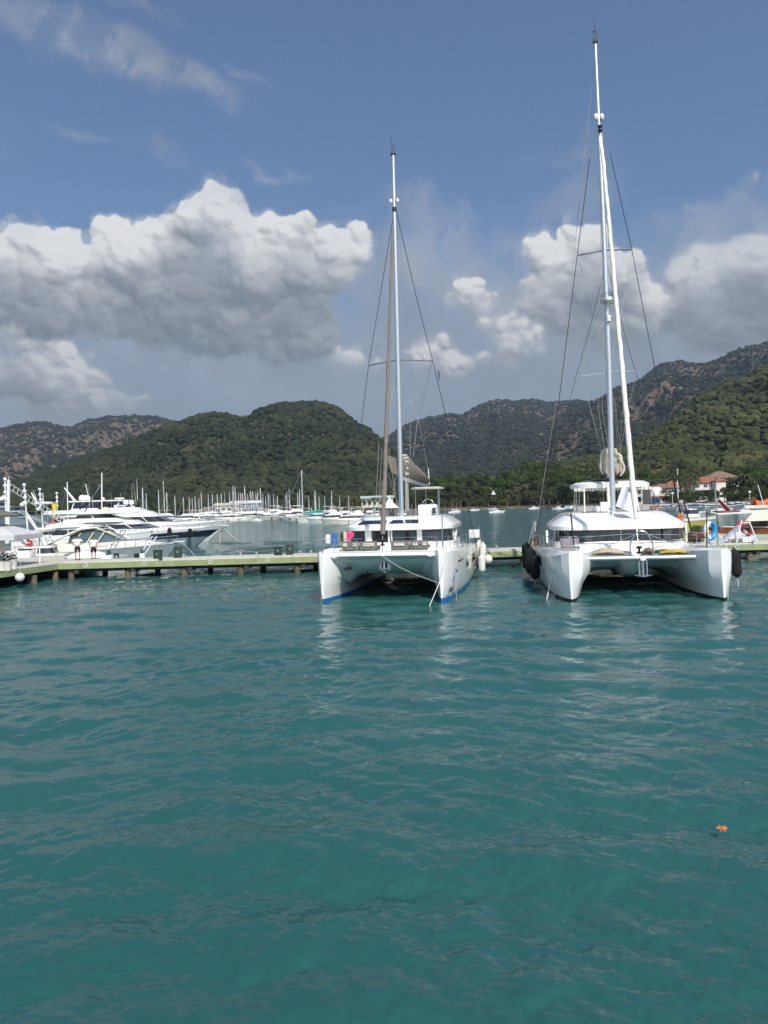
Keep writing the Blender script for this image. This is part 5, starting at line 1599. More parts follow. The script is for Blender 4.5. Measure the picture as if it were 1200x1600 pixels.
line('lower_shroud', [L2(950, 418, 40.8), L2(974, 515, 41.2), L2(1016, 660, 42), L2(1050, 790, 42.8)], .014, M_WIRE, c2)
for (a, b) in (((932, 70, 40.9), (912, 250, 41.5)), ((912, 250, 41.5), (880, 560, 44)), ((880, 560, 44), (838, 822, 45.5)), ((902, 400, 41.2), (926, 478, 41)), ((926, 478, 41), (946, 560, 40.8)),
               ((987, 390, 41.6), (973, 480, 41)), ((973, 480, 41), (956, 560, 40.8)), ((946, 430, 40.8), (909, 587, 41.2)), ((951, 430, 40.8), (994, 580, 41.4)), ((909, 588, 41.2), (940, 705, 41.5)),
               ((940, 200, 41), (935, 640, 44)), ((935, 640, 44), (945, 705, 44)), ((942, 205, 41), (941, 640, 44)), ((941, 640, 44), (951, 700, 44)), ((946, 220, 41), (952, 420, 43)), ((958, 620, 42), (966, 705, 44)),
               ((960, 620, 42), (970, 710, 44)), ((994, 582, 41.5), (968, 710, 43)), ((972, 640, 42), (968, 705, 44)), ((918, 200, 42), (910, 330, 43)),
               ((947, 745, 40.8), (948, 795, 40.8)), ((943, 760, 42), (943, 795, 42)), ((966, 760, 42), (966, 795, 42)), ((957, 700, 41.5), (953, 760, 42))):
    line('running_rigging', [L2(*a), L2(*b)], .010, M_ROPE, c2, 4)
g0, g1 = L2(998.5, 866, 33.0), L2(938.5, 206, 40.4)
pts = []; rs = []
for k in range(60):
    t = .07 + k / 59 * .925
    p = on(g0, g1, t); pts.append(p + Vector((rr.uniform(-.014, .014), 0, 0))); rs.append((.125 * (1 - .30 * t) + .010 * math.sin(k * 1.9)) * (1 if 1 < k < 57 else .55))
MB().tube(pts, rs, 10).build('furled_headsail', mat('ivory_sailcloth', (.76, .73, .66), .85, var=.05, vscale=3, bump=.4, bscale=9), c2)
line('forestay', [L2(999, 872, 32.9), on(g0, g1, .08)], .025, M_STEEL, c2)
MB().lathe(L2(998.6, 858, 33.0), [(.05, -.2), (.12, -.18), (.12, -.12), (.05, -.1), (.05, .02), (.13, .04), (.13, .10), (.05, .14)], 12).build('furling_drum', M_BLACK, c2)
# boom and bag
bA, bB = L2(953, 742, 41.4), L2(950, 744, 47.5)
line('boom', [bA, bB], .15, M_ALU, c2)
secs = []
for k in range(12):
    t = k / 11; p = on(bA, bB, t)
    hgt = 1.5 * (1 - .45 * t); w = .62 - .1 * t; q = []
    for j in range(24):
        a = 2 * math.pi * j / 24; zz = math.sin(a)
        ww = w * (1 - .55 * max(0, zz) ** 1.5) * (1 + .09 * math.sin(7 * a + k * .9))
        q.append((p.x + ww * math.cos(a), p.y, p.z + .02 + hgt * .5 * (1 + zz)))
    secs.append(q)
MB().loft(secs).build('sail_bag', mat('grey_canvas_bag', (.30, .28, .25), .9, var=.1, vscale=3, bump=.5, bscale=8), c2, 70)
flk = MB()
for s, nk in ((-1, 3), (1, 5)):
    for k in range(nk):
        pts = []
        for j in range(9):
            t = j / 8; z = bA.z + (1.28 - .08 * k) * (1 - t ** (1.3 + .2 * (k % 3))) + .12 * (1 + (k % 2)); x = bA.x + s * (.16 + .055 * k + (.16 + .03 * k) * math.sin(t * math.pi * .85))
            pts.append((x + .05 * math.sin(k * 2 + j), bA.y - .15 - .04 * k, z - .05 * k))
        flk.tube(pts, [.07, .09, .10, .10, .10, .09, .08, .07, .04], 7)
flk.build('flaked_sail', mat('aged_sailcloth', (.52, .47, .38), .9, var=.12, vscale=4, bump=.6, bscale=10), c2)
cr = MB(); p0, p1 = L2(949, 760, 40.5), L2(951, 793, 40.5)
for j in range(3):
    cr.tube([on(p0, p1, k / 14) + Vector((.05 * math.sin(k * 1.8 + j * 2.1), -.2, 0)) for k in range(15)], .04, 6)
cr.build('coiled_rope', M_ROPEW, c2)
# flybridge hard top
bc = L2(951, 756, 43.0)
hb = MB(); hb.stack([(4.86, bc.x, bc.y, 1.90, 1.35, 4), (4.90, bc.x, bc.y, 2.06, 1.55, 4), (5.10, bc.x, bc.y, 2.10, 1.6, 4), (5.24, bc.x, bc.y, 1.8, 1.3, 4), (5.28, bc.x, bc.y, 1.2, .8, 4)], 48)
ht = hb.build('hardtop', M_GEL, c2)
for x in (-.75, .75): MB().bbox((bc.x + x, bc.y, 5.33), (1.25, 1.9, .04), .01).build('solar_panel', M_SOLAR, ht)
MB().tube([(bc.x - 1.5, bc.y - 1.1, 5.3), (bc.x + 1.5, bc.y - 1.1, 5.3)], .03, 6).build('dark_roof_bar', M_BLACK, ht)
sk = MB()
for k in range(22):
    a = bc.x - 1.95 + k * .186; sk.bbox((a, bc.y - 1.35, 4.82), (.16, .04, .14 + .03 * (k % 3)), .01)
sk.build('rolled_side_curtain', M_CREAMC, ht)
for (px, D) in ((913.5, 41.4), (1000, 41.6)):
    a = L2(px if px < 950 else 999, 796, D); line('hardtop_post', [Vector((a.x, a.y, 3.4)), Vector((a.x - (.2 if px > 950 else 0), a.y, 4.95))], .04, M_WPAINT, ht)
for (px, D) in ((901, 44.5), (1003, 44.8)):
    a = L2(px, 790, D); line('hardtop_post', [Vector((a.x, a.y, 2.2)), Vector((a.x, a.y, 4.95))], .03, M_WPAINT, ht)
ld = MB(); la = L2(899, 795, 43.5)
for x in (-.14, .14): ld.tube([(la.x + x, la.y, 3.2), (la.x + x + .14, la.y, 4.9)], .02, 5)
for k in range(6): ld.tube([(la.x - .14 + .022 * k, la.y, 3.4 + k * .27), (la.x + .14 + .022 * k, la.y, 3.4 + k * .27)], .016, 5)
ld.build('ladder', M_STEEL, c2)
hh = L2(945, 789, 42.2)
MB().bbox((hh.x, hh.y, 3.86), (.55, .5, .55), .1).build('helm_seat', M_GEL, c2); MB().bbox((hh.x - .45, hh.y, 3.75), (.4, .4, .3), .1).build('helm_seat', M_GEL, c2)
MB().bbox(L2(964, 793, 42), (.9, .4, .14), .05).build('dark_cushion', M_BLACK, c2)
MB().lathe(L2(888, 795, 40.0), [(.14, 0), (.22, .03), (.22, .10), (.10, .16)], 14).build('satellite_dome', M_WPAINT, c2)
# rails and jackstaffs
def deck2(x, y): return Vector((x, y, np.interp(y, [q[0] for q in ST2], [q[4] for q in ST2])))
for s in (-1, 1):
    rail(c2, [Vector((s * (side_x(y, 1.9, ST2, hs2) - .28), y, deck2(0, y).z)) for y in (.9, 2.6, 4.6, 6.8, 9, 11.2)], .6, 2, .013)
rail(c2, [deck2(-3.3, .75), deck2(-2.9, 1.4), deck2(-2.55, 2.2)], .6, 2, .016, 'bow_seat_rail')
line('wire_rail', [deck2(-2.5, 2.4) + Vector((0, 0, .55)), (0, 4.2, 2.62), deck2(2.6, 2.4) + Vector((0, 0, .55))], .012, M_STEEL, c2)
bs_ = MB(); bs_.bbox(L2(889, 858, 33.1), (.55, .12, .1), .03); bs_.bbox(L2(889, 853.5, 33.1), (.55, .12, .1), .03); bs_.build('bow_seat', mat('grey_teak', (.26, .23, .23), .8), c2)
line('jackstaff', [L2(897.5, 862, 33.2), L2(892, 802, 33.2)], .035, M_BLACK, c2)
line('jackstaff', [L2(1104.3, 860, 32.6), L2(1104.5, 797, 32.6)], .028, M_WIRE, c2)
line('jackstaff', [L2(1121.5, 858, 32.2), L2(1121, 833, 32.2)], .05, M_STEEL, c2)
cl = MB()
for (x, y) in ((-3.35, .7), (3.35, .7), (-3.9, 5), (3.9, 5)):
    z = deck2(0, y).z; cl.tube([(x, y - .14, z + .09), (x, y + .14, z + .09)], .022, 5); cl.box((x, y, z + .04), (.05, .1, .08))
cl.build('cleat', M_STEEL, c2)
MB().prism([(13.0, 1.0), (14.2, .5), (14.2, .35), (12.6, .35)], -3.9, -2.4, 'x').build('stern_steps', M_DECK, c2)
MB().bbox((0, 13.0, .85), (4.6, .6, 1.3), .08).build('tunnel_light_block', M_DECK, c2)  # added closure; hides the sunlit piles so the tunnel stays dark
# loose gear on the right catamaran
def sack(p, w, d, h, m, label, name='sail_sack', seed=1):
    rg = random.Random(seed); secs = []
    for k in range(11):
        t = k / 10; x = -w / 2 + w * t; f = math.sin(math.pi * min(.97, max(.06, t))) ** .45
        q = []
        for j in range(14):
            a = 2 * math.pi * j / 14
            q.append((x, d / 2 * f * math.cos(a) * rg.uniform(.9, 1.1), max(0, h / 2 * f * (1 + math.sin(a)) * rg.uniform(.88, 1.12))))
        secs.append(q)
    o = MB().loft(secs).build(name, m); o.location = p; o.rotation_euler.z = -YAW2
    return tag(o, label, 'sail bag')
W2 = Matrix.Translation(O2) @ Matrix.Rotation(-YAW2, 4, 'Z')
sack(W2 @ Vector((-1.25, 2.0, 1.80)), 1.35, .6, .30, M_BEIGE, 'rolled beige canvas bag on the left trampoline of the right catamaran')
sack(W2 @ Vector((1.55, 1.9, 1.80)), 1.25, .5, .22, mat('mustard_canvas', (.50, .33, .06), .9, var=.1), 'mustard yellow canvas bag on the right trampoline', seed=3)
sack(W2 @ Vector((1.2, 2.4, 1.84)), 1.2, .6, .34, M_CREAMC, 'pale folded canvas behind the mustard yellow bag', seed=4)
sack(W2 @ Vector((.45, 1.9, 1.82)), .5, .4, .28, mat('brown_canvas', (.16, .11, .07), .9), 'small brown bag beside the furling drum', seed=5)
cloth('flag', P(974, 755, 38.4), P(988, 774, 38.0), P(991, 802, 37.8), P(962, 791, 38.4), mat('flag_white', (.72, .74, .82), .9), 'large plain white flag hanging beside the furled headsail of the right catamaran', 'flag', .22)
GF2 = 'black fenders on the right catamaran'
fender(P(823.5, 869, 44.5), 1.55, .30, M_FBLK, 'large black fender furthest left at the stern of the right catamaran', GF2, top=P(833, 846, 44), tail=True)
fender(P(828.5, 876, 42.0), 1.45, .27, M_FBLK, 'large black fender second from the left on the right catamaran', GF2, top=P(834, 848, 42))
fender(P(836.5, 886, 39.5), 1.25, .26, M_FBLK, 'black fender nearest the bow on the left side of the right catamaran', GF2, .06, top=P(842, 865, 39.3), tail=True)
fender(P(1149, 880, 33.2), 1.20, .23, M_FBLK, 'single black fender on the right hand bow of the right catamaran', GF2, -.12, top=P(1134, 858, 33.0), tail=True)
mooring([P(870, 862, 35), P(864, 890, 34.4), P(852, 948, 33.4)], .022, M_ROPEW, 'pale rope slanting from the left bow of the right catamaran into the water')
mooring([P(869, 862, 35), P(865, 895, 34.3), P(867, 935, 34.0)], .020, M_ROPE, 'grey rope hanging straight down beside the slanting pale one')
mooring([P(1134, 862, 32), P(1137, 900, 31.8), P(1137.5, 941, 31.8)], .022, M_ROPE, 'grey rope hanging from the right hand bow of the right catamaran')
mooring([P(1122, 834, 32.2), P(1134, 852, 32.0), P(1140, 864, 32.8)], .016, M_ROPEW, 'pale rope from the bow post to the black fender')
# flags and ropes gathered on the port quarter
tf = cloth('flag', P(836, 829, 43.5), P(839, 838, 43.5), P(842, 851, 43.5), P(837, 846, 43.5), mat('flag_red', (.50, .015, .02), .9), 'furled red flag beside the left shroud foot of the right catamaran', 'flag', .05)
cloth('flag', P(831, 846, 43.6), P(841, 848, 43.5), P(842, 853, 43.5), P(831, 852, 43.6), mat('flag_yellow', (.66, .42, .05), .9), 'yellow cloth below the furled red flag', 'cloth', .05)
rp_ = MB()
for (a, b) in (((835, 814, 43), (826, 850, 43.5)), ((835, 814, 43), (832, 850, 43.4)), ((836, 816, 43), (838, 850, 43.2)), ((837, 814, 43), (836, 830, 43))): rp_.tube([P(*a), P(*b)], .018, 5)
tag(rp_.build('rope_bundle', M_ROPEW), 'bundle of pale ropes tied at the left shroud foot of the right catamaran', 'rope')
# blue and white ring on the starboard deck edge
rg_ = empty('inflatable_ring', P(1110, 829, 39.5), 0, 'blue and white inflatable ring standing on the right side deck', 'inflatable ring')
rg_.rotation_euler = (R(90), 0, R(28))
def torus_seg(a0, a1, Rm, r, n=14, sy=1.2):
    return [(Rm * math.cos(a), Rm * sy * math.sin(a), 0) for a in [a0 + (a1 - a0) * k / n for k in range(n + 1)]], r
p_, r_ = torus_seg(R(-105), R(105), .34, .12); MB().tube(p_, r_, 10).build('blue_half', mat('ring_blue', (.02, .30, .72), .4), rg_)
p_, r_ = torus_seg(R(105), R(255), .34, .12); MB().tube(p_, r_, 10).build('white_half', M_WPAINT, rg_)
MB().ball((-.05, .12, -.1), .13, 8).build('dark_patch', M_BLACK, rg_); MB().ball((-.05, -.05, -.1), .11, 8).build('yellow_patch', mat('ring_yellow', (.65, .36, .04), .5), rg_)
c1 = c1_
# ------------------------------------------------------------------ motor yachts beyond the pier
M_NAVY = mat('navy_gelcoat', (.010, .014, .045), .15, spec=.8, coat=.6)
M_GREYH = mat('blue_grey_hull_and_shade', (.30, .36, .38), .2, coat=.5, var=.03)  # own paint of the nearest cruiser, painted-in shade on the navy striped yacht
M_WIND = mat('windscreen_green', (.05, .09, .085), .08, spec=.9, coat=.4)
M_TAN = mat('tan_bimini', (.48, .33, .24), .9)
M_NCANV = mat('navy_canvas', (.012, .016, .06), .9)
M_TEAK = mat('teak', (.28, .17, .09), .6, var=.15, vscale=6)
M_CREAMG = mat('cream_gelcoat', (.78, .75, .66), .25, coat=.4, var=.03)
M_SILVER = mat('silver_grey_gelcoat', (.26, .31, .36), .22, coat=.6)

def yacht_hull(mb, L, B, f0, f1, n=16, low=-.5, off=0.0, z_lo=None, z_hi=None, rake=.10, flare=.35):
    """stations from stern (x=0) to bow (x=L); z_lo..z_hi as fractions pick a band of the topsides"""
    secs = []
    for i in range(n + 1):
        t = i / n
        b = B / 2 * (1 - max(0, (t - .35) / .65) ** 2.6) * (.90 + .1 * min(1, t * 3)) + .02
        zs = f0 + (f1 - f0) * t ** 1.5
        bw = b * (1 - flare * t ** 1.5)
        xs = L * t; xw = L * t * (1 - rake * t ** 3)
        def pt(fz, side):
            z = low + (zs - low) * fz if False else fz * zs
            k = max(0, min(1, fz))
            w = bw + (b - bw) * k ** 1.4
            return (xw + (xs - xw) * k, side * (w + off), z)
        if z_lo is None:
            row = [pt(1, 1), pt(.72, 1), pt(.35, 1), pt(.04, 1), (xw, bw * .85 + off, -.12), (xw * .995, bw * .4, low * (1 - .5 * t)), (xw * .995, -bw * .4, low * (1 - .5 * t)), (xw, -bw * .85 - off, -.12), pt(.04, -1), pt(.35, -1), pt(.72, -1), pt(1, -1)]
            row += [(xs, -b * .5, zs + .06), (xs, b * .5, zs + .06)]
        else:
            lo, hi = (z_lo, z_hi) if not callable(z_lo) else (z_lo(t), z_hi(t))
            row = [pt(hi, 1), pt(lo, 1), pt(lo, -1), pt(hi, -1)]
        secs.append(row)
    mb.loft(secs)
    return secs

def cabin(parent, name, x0, x1, w, z0, x0t, x1t, wt, z1, m, band=None, bm=None, e=5, mull=0, n=44):
    lv = [(z0, (x0 + x1) / 2, 0, (x1 - x0) / 2, w / 2, e), (z1 - .05, (x0t + x1t) / 2, 0, (x1t - x0t) / 2, wt / 2, e), (z1, (x0t + x1t) / 2, 0, (x1t - x0t) / 2 - .12, wt / 2 - .12, e)]
    o = MB().stack(lv, n).build(name, m, parent)
    if band:
        f0, f1 = band
        q = []
        for f in (f0, f1):
            a, b = x0 + (x0t - x0) * f, x1 + (x1t - x1) * f
            q.append((z0 + (z1 - z0) * f, (a + b) / 2, 0, (b - a) / 2 + .02, (w + (wt - w) * f) / 2 + .02, e))
        wv = MB().stack(q, n).build('window_band', bm or M_GLASS, o)
        if mull:
            mm = MB()
            for k in range(mull):
                t = (k + .8) / (mull + .6)
                for s in (-1, 1):
                    xa, xb = x0 + (x1 - x0) * t, x0t + (x1t - x0t) * t
                    za, zb = z0 + (z1 - z0) * f0, z0 + (z1 - z0) * f1
                    mm.tube([(xa + (xb - xa) * f0, s * (w + (wt - w) * f0) / 2 * 1.01, za), (xa + (xb - xa) * f1, s * (w + (wt - w) * f1) / 2 * 1.01, zb)], .05, 4, smooth=False)
            mm.build('window_mullion', m, o)
    return o

def bow_rail(parent, L, B, f0, f1, x0=.5, h=.55, n=9):
    pts = []
    for i in range(n):
        t = x0 + (1.0 - x0) * i / (n - 1)
        b = B / 2 * (1 - max(0, (t - .35) / .65) ** 2.6)
        pts.append((L * t - .1, b - .08, f0 + (f1 - f0) * t ** 1.5))
    mb = MB()
    for s in (-1, 1):
        q = [Vector((x, s * y, z)) for x, y, z in pts]
        up = Vector((.08, 0, h))
        for p in q: mb.tube([p, p + up], .020, 5)
        mb.tube([p + up for p in q], .024, 5); mb.tube([p + up * .5 for p in q], .012, 4)
    return mb.build('bow_rail', M_STEEL, parent)

def dome(parent, x, y, z, r, m=None, name='radar_dome'):
    return MB().lathe((x, y, z), [(r * .5, -r * .5), (r * .55, 0), (r, .15 * r), (r * 1.02, r * .7), (r * .85, r * 1.2), (r * .45, r * 1.55), (.02, r * 1.66)], 14).build(name, m or M_WPAINT, parent)
def whip(parent, x, y, z, h, lean=.0, r=.018, name='antenna'):
    return MB().tube([(x, y, z), (x + lean, y, z + h)], [r, r * .4], 5).build(name, M_WPAINT, parent)

def motor_yacht(px_bow, D, L, label, rz=0, rake=.10, B=None, f0=1.2, f1=2.0, hm=None, stripe=None, fly=None, arch=None, cab=None, wind=None, cream=False, extras=None, group='motor yachts moored beyond the pier', name='motor_yacht'):
    B = B or L * .27
    bow = SC(px_bow, D, 0)
    c, s_ = math.cos(rz), math.sin(rz)
    loc = bow - Vector((c * L, s_ * L, 0))
    wm = M_CREAMG if cream else M_GEL
    r = empty(name, loc, rz, label, 'motor yacht', group)
    mb = MB(); yacht_hull(mb, L, B, f0, f1, rake=rake); mb.build('hull', hm or wm, r, 32)
    mb = MB(); yacht_hull(mb, L, B, f0, f1, off=.03, z_lo=.84 if stripe else .93, z_hi=1.0, rake=rake); mb.build('gunwale', wm, r)
    if stripe:
        mb = MB(); yacht_hull(mb, L, B, f0, f1, off=.045, rake=rake, z_lo=lambda t: stripe[0] + stripe[3] * t, z_hi=lambda t: stripe[1]); mb.build('hull_stripe', stripe[2], r)
    # raised foredeck
    MB().loft([[(x, -w, z), (x, -w * .8, z + h), (x, w * .8, z + h), (x, w, z)] for x, w, z, h in ((L * .35, B * .42, f0 + .1, .5), (L * .6, B * .38, f0 + (f1 - f0) * .45, .42), (L * .8, B * .25, f0 + (f1 - f0) * .7, .25), (L * .92, B * .08, f0 + (f1 - f0) * .88, .06))]).build('foredeck', wm, r)
    bow_rail(r, L, B, f0, f1)
    pf = MB(); pf.bbox((L + .15, 0, f1 + .02), (.9, .5, .10), .04); pf.tube([(L + .5, -.16, f1 + .1), (L + .55, 0, f1 - .2), (L + .5, .16, f1 + .1)], .03, 5)
    pf.build('bow_platform', wm, r)
    if cab:
        for (nm, args, band, bm_, mu) in cab: cabin(r, nm, *args, wm, band=band, bm=bm_, mull=mu)
    if extras: extras(r, L, B, wm)
    return r

# Y1 nearest: grey hulled cruiser with a big arched green windscreen
def ex1(r, L, B, wm):
    # open arch hardtop running from the stern over the screen
    for s in (-1, 1):
        pts = [(1.6, s * B * .40, 1.5), (3.0, s * B * .41, 2.25), (4.8, s * B * .38, 2.95), (6.0, s * B * .33, 3.05), (7.3, s * B * .26, 2.45), (8.1, s * B * .2, 2.0)]
        MB().tube(pts, [.14, .15, .13, .12, .08, .05], 6, flat=.6).build('arch', wm, r)
    MB().loft([[(x, -w, z), (x, 0, z + .14), (x, w, z), (x, w, z - .06), (x, 0, z + .06), (x, -w, z - .06)] for x, w, z in ((2.9, B * .40, 2.3), (4.0, B * .40, 2.78), (5.4, B * .36, 3.08), (6.1, B * .33, 3.06))]).build('hardtop', wm, r)
    q = MB(); q.loft([[(x, -w, z0), (x + .1, -w * .8, z1), (x + .1, w * .8, z1), (x, w, z0)] for x, w, z0, z1 in ((3.6, B * .39, 1.65, 2.45), (5.2, B * .37, 1.75, 2.85), (6.3, B * .32, 1.8, 2.80), (7.9, B * .15, 1.85, 1.95))]); q.build('windscreen', M_WIND, r)
    sp = MB()
    for x in (4.6, 5.7, 6.6): sp.tube([(x - .5, -B * .385, 1.72), (x + .1, -B * .33, 2.66)], .05, 4)
    sp.build('screen_pillar', wm, r)
    MB().loft([[(x, -w, 1.1), (x, -w * .96, z), (x, w * .96, z), (x, w, 1.1)] for x, w, z in ((.4, B * .44, 1.5), (2.5, B * .45, 1.75), (5.5, B * .42, 1.78), (8.2, B * .30, 1.85), (10.5, B * .12, 1.8))]).build('deckhouse', wm, r)
    MB().bbox((5.2, -B * .2, 3.25), (.7, .45, .2), .08).build('radar_scanner', wm, r)
    hp = MB()
    for k in range(3): hp.bbox((2.4 + k * .01, -B * .47, 1.0), (.3, .05, .14), .02)
    MB().bbox((11.0, -B * .17, 1.38), (.55, .06, .12), .02).build('name_plate', M_INK, r)
y1 = motor_yacht(279, 66, 12.6, 'nearest motor cruiser with grey blue hull and arched green windscreen', B=3.9, f0=1.05, f1=1.62, hm=M_GREYH, cream=True, extras=ex1, rz=R(-3))
# Y2 navy striped
def ex2(r, L, B, wm):
    MB().stack([(4.15, L * .30, 0, 3.6, B * .34, 5), (4.25, L * .30, 0, 3.8, B * .36, 5), (4.42, L * .32, 0, 3.3, B * .33, 5)], 40).build('flybridge_top', wm, r)
    whip(r, L * .2, 1, 4.3, 2.2, -.2); whip(r, L * .22, -1, 4.3, 3.2, 0)
    MB().bbox((L * .36, -B * .435, 2.12), (.95, .06, .55), .05).build('side_window', M_GLASS, r)
    op = MB(); op.tube([(L * .86 + .32 * math.cos(a), -B * .235 - .035, 1.86 + .12 * math.sin(a)) for a in [j * math.pi / 6 for j in range(13)]], .025, 5, caps=False); op.build('porthole_ring', M_STEEL, r)
y2 = motor_yacht(350, 92, 20.5, 'long white motor yacht with broad navy stripe under its bow rail', B=5.2, f0=1.55, f1=2.35, stripe=(.54, .84, M_NAVY, -.03), hm=M_GREYH, rake=.17,  # grey hull colour stands for shade and water reflection on white topsides
    cab=[('deckhouse', (2.2, 14.2, 4.3, 1.6, 3.0, 9.8, 3.6, 3.35), (.40, .72), M_GLASS, 3), ('upper_deck', (1.0, 9.6, 4.4, 3.2, 1.4, 8.4, 3.8, 3.62), None, None, 0), ('flybridge', (2.4, 8.6, 3.4, 3.55, 3.1, 6.2, 2.9, 4.2), (.2, .75), M_GLASS, 1)], extras=ex2, rz=R(-4))
# fenders on it
for px, py, l in ((265, 832, 'black fender hanging on the navy stripe, left of the pair'), (297, 833, 'black fender hanging on the navy stripe, right of the pair')):
    fender(P(px, py, 90.2), 1.1, .26, M_FBLK, l, 'fenders on the navy striped yacht', top=P(px, py - 10, 90.2))
# Y3 behind
def ex3(r, L, B, wm):
    whip(r, L * .30, 1.2, 5.3, 3.0, -.3); dome(r, L * .27, -1.0, 5.35, .35); dome(r, L * .27, 1.0, 5.35, .35)
    MB().tube([(L * .22, -1.6, 3.6), (L * .20, -1.5, 5.2), (L * .20, 1.5, 5.2), (L * .22, 1.6, 3.6)], .14, 6).build('radar_arch', wm, r)
y3 = motor_yacht(360, 104, 19.0, 'white motor yacht just behind the navy striped one with raked dark windows', B=5.0, f0=1.8, f1=2.9, rake=.16,
    cab=[('deckhouse', (2.0, 12.6, 4.2, 2.0, 3.4, 8.2, 3.4, 4.4), (.38, .68), M_GLASS, 2), ('flybridge', (1.8, 8.0, 3.8, 4.3, 2.6, 6.4, 3.2, 4.95), None, None, 0)], extras=ex3, rz=R(-3))
# Y4 tall flybridge yacht with hardtop, domes and flag
def ex4(r, L, B, wm):
    MB().stack([(6.62, L * .42, 0, 4.6, 2.0, 5), (6.72, L * .42, 0, 4.9, 2.15, 5), (6.90, L * .40, 0, 4.4, 1.9, 5)], 40).build('hardtop', wm, r)
    for x, s in ((L * .26, -1), (L * .26, 1), (L * .55, -1), (L * .55, 1)): MB().tube([(x - .6, s * 1.7, 4.9), (x, s * 1.7, 6.7)], .12, 6).build('hardtop_post', wm, r)
    dome(r, L * .30, -.9, 7.0, .55); dome(r, L * .30, .9, 7.0, .55); dome(r, L * .42, 0, 6.95, .28)
    m_ = MB(); m_.tube([(L * .24, 0, 6.8), (L * .17, 0, 9.2)], [.22, .1], 6); m_.tube([(L * .33, 0, 6.9), (L * .31, 0, 9.8)], .05, 5); m_.build('signal_mast', wm, r)
    whip(r, L * .60, 1, 6.8, 2.8); whip(r, L * .66, -1, 6.8, 3.6, .0, .05); whip(r, L * .52, 1.2, 6.8, 1.4)
    MB().bbox((L * .53, 0, 7.15), (1.4, .5, .22), .08).build('radar_scanner', wm, r); MB().tube([(L * .53, 0, 6.8), (L * .53, 0, 7.1)], .12, 8).build('radar_post', wm, r)
    MB().bbox((L * .36, 0, 5.9), (5.2, 3.6, .5), .1).build('navy_curtain', M_NCANV, r)
    td = MB(); yacht_hull(td, 4.2, 1.7, .45, .7, n=8); o = td.build('tender', M_GEL, r); o.location = (L * .45, -B * .05, 5.05)
y4 = motor_yacht(300, 118, 23.0, 'tall white flybridge yacht with long hardtop, two radar domes and navy curtains', B=5.8, f0=2.2, f1=3.3,
    cab=[('deckhouse', (2.0, 16.0, 5.0, 2.4, 3.0, 11.8, 4.2, 4.9), (.38, .68), M_GLASS, 4), ('flybridge', (1.0, 12.6, 4.8, 4.75, 1.2, 11.6, 4.6, 5.35), None, None, 0), ('fly_screen', (9.5, 12.2, 4.0, 5.3, 9.0, 11.2, 3.6, 5.8), (.1, .9), M_GLASS, 0)], extras=ex4, rz=R(2))
y4.scale = (1, 1, .90)
# Y5 tan bimini boat with mast and cream dome
def ex5(r, L, B, wm):
    MB().stack([(3.75, 4.6, 0, 2.0, 1.6, 6), (3.92, 4.6, 0, 2.0, 1.6, 6)], 28).build('bimini_top', M_TAN, r)
    for x in (2.8, 6.4):
        for s in (-1, 1): MB().tube([(x, s * 1.45, 1.7), (x, s * 1.45, 3.8)], .035, 5).build('bimini_post', M_STEEL, r)
    MB().tube([(8.4, 0, 2.6), (8.6, 0, 9.4)], [.10, .07], 8).build('mast', M_WPAINT, r)
    dome(r, 9.0, -.4, 4.0, .62, mat('dome_cream', (.72, .66, .44), .4))
    MB().tube([(8.9, -.4, 2.4), (9, -.4, 4.0)], .2, 8).build('dome_post', wm, r)
    sr = MB(); 
    for s in (-.12, .12): sr.tube([(5.2, s, 2.6), (8.4, s, 7.9)], .04, 5)
    for k in range(12): t = k / 11; sr.tube([(5.2 + 3.2 * t, -.12, 2.6 + 5.3 * t), (5.2 + 3.2 * t, .12, 2.6 + 5.3 * t)], .025, 4)
    sr.build('raised_ladder', M_STEEL, r); whip(r, 9.6, .5, 2.6, 4.2, -.1)
y5 = motor_yacht(200, 98, 11.6, 'white yacht with tan bimini, tall white mast and a cream radar dome', B=4.2, f0=1.5, f1=2.3, cream=True,
    cab=[('deckhouse', (2.0, 9.8, 3.6, 1.5, 6.2, 8.6, 2.9, 2.75), (.35, .8), M_GLASS, 2)], extras=ex5, rz=R(3))
# Y6 small fishing boat with tower
def ex6(r, L, B, wm):
    for x in (2.6, 4.4):
        for s in (-1, 1): MB().tube([(x, s * .9, 1.1), (3.5 + (x - 3.5) * .7, s * .7, 5.6)], .04, 5).build('tower_leg', M_STEEL, r)
    MB().stack([(5.55, 3.5, 0, 1.15, .95, 4), (5.7, 3.5, 0, 1.2, 1.0, 4), (5.85, 3.5, 0, .8, .7, 4)], 24).build('tower_top', wm, r)
    MB().tube([(2.7, 0, 5.6), (2.0, 0, 7.0)], [.18, .06], 6).build('tower_fin', wm, r)
    whip(r, 2.6, .3, 5.7, 1.6, -.5, .05); whip(r, 3.4, 0, 5.8, 1.2, 0, .06)
    MB().tube([(6.2, .3, 1.2), (6.3, .3, 8.2)], .06, 6).build('mast', M_WPAINT, r)
    MB().tube([(6.3, .3, 8.0), (4.6, .3, 1.6)], .02, 4).build('stay', M_WIREG, r)
y6 = motor_yacht(131, 94, 8.2, 'small white fishing boat with a lookout tower left of the tan bimini', B=2.8, f0=1.1, f1=1.6,
    cab=[('wheelhouse', (2.2, 5.2, 2.1, 1.1, 2.5, 4.6, 1.8, 2.7), (.45, .85), M_GLASS, 1)], extras=ex6)
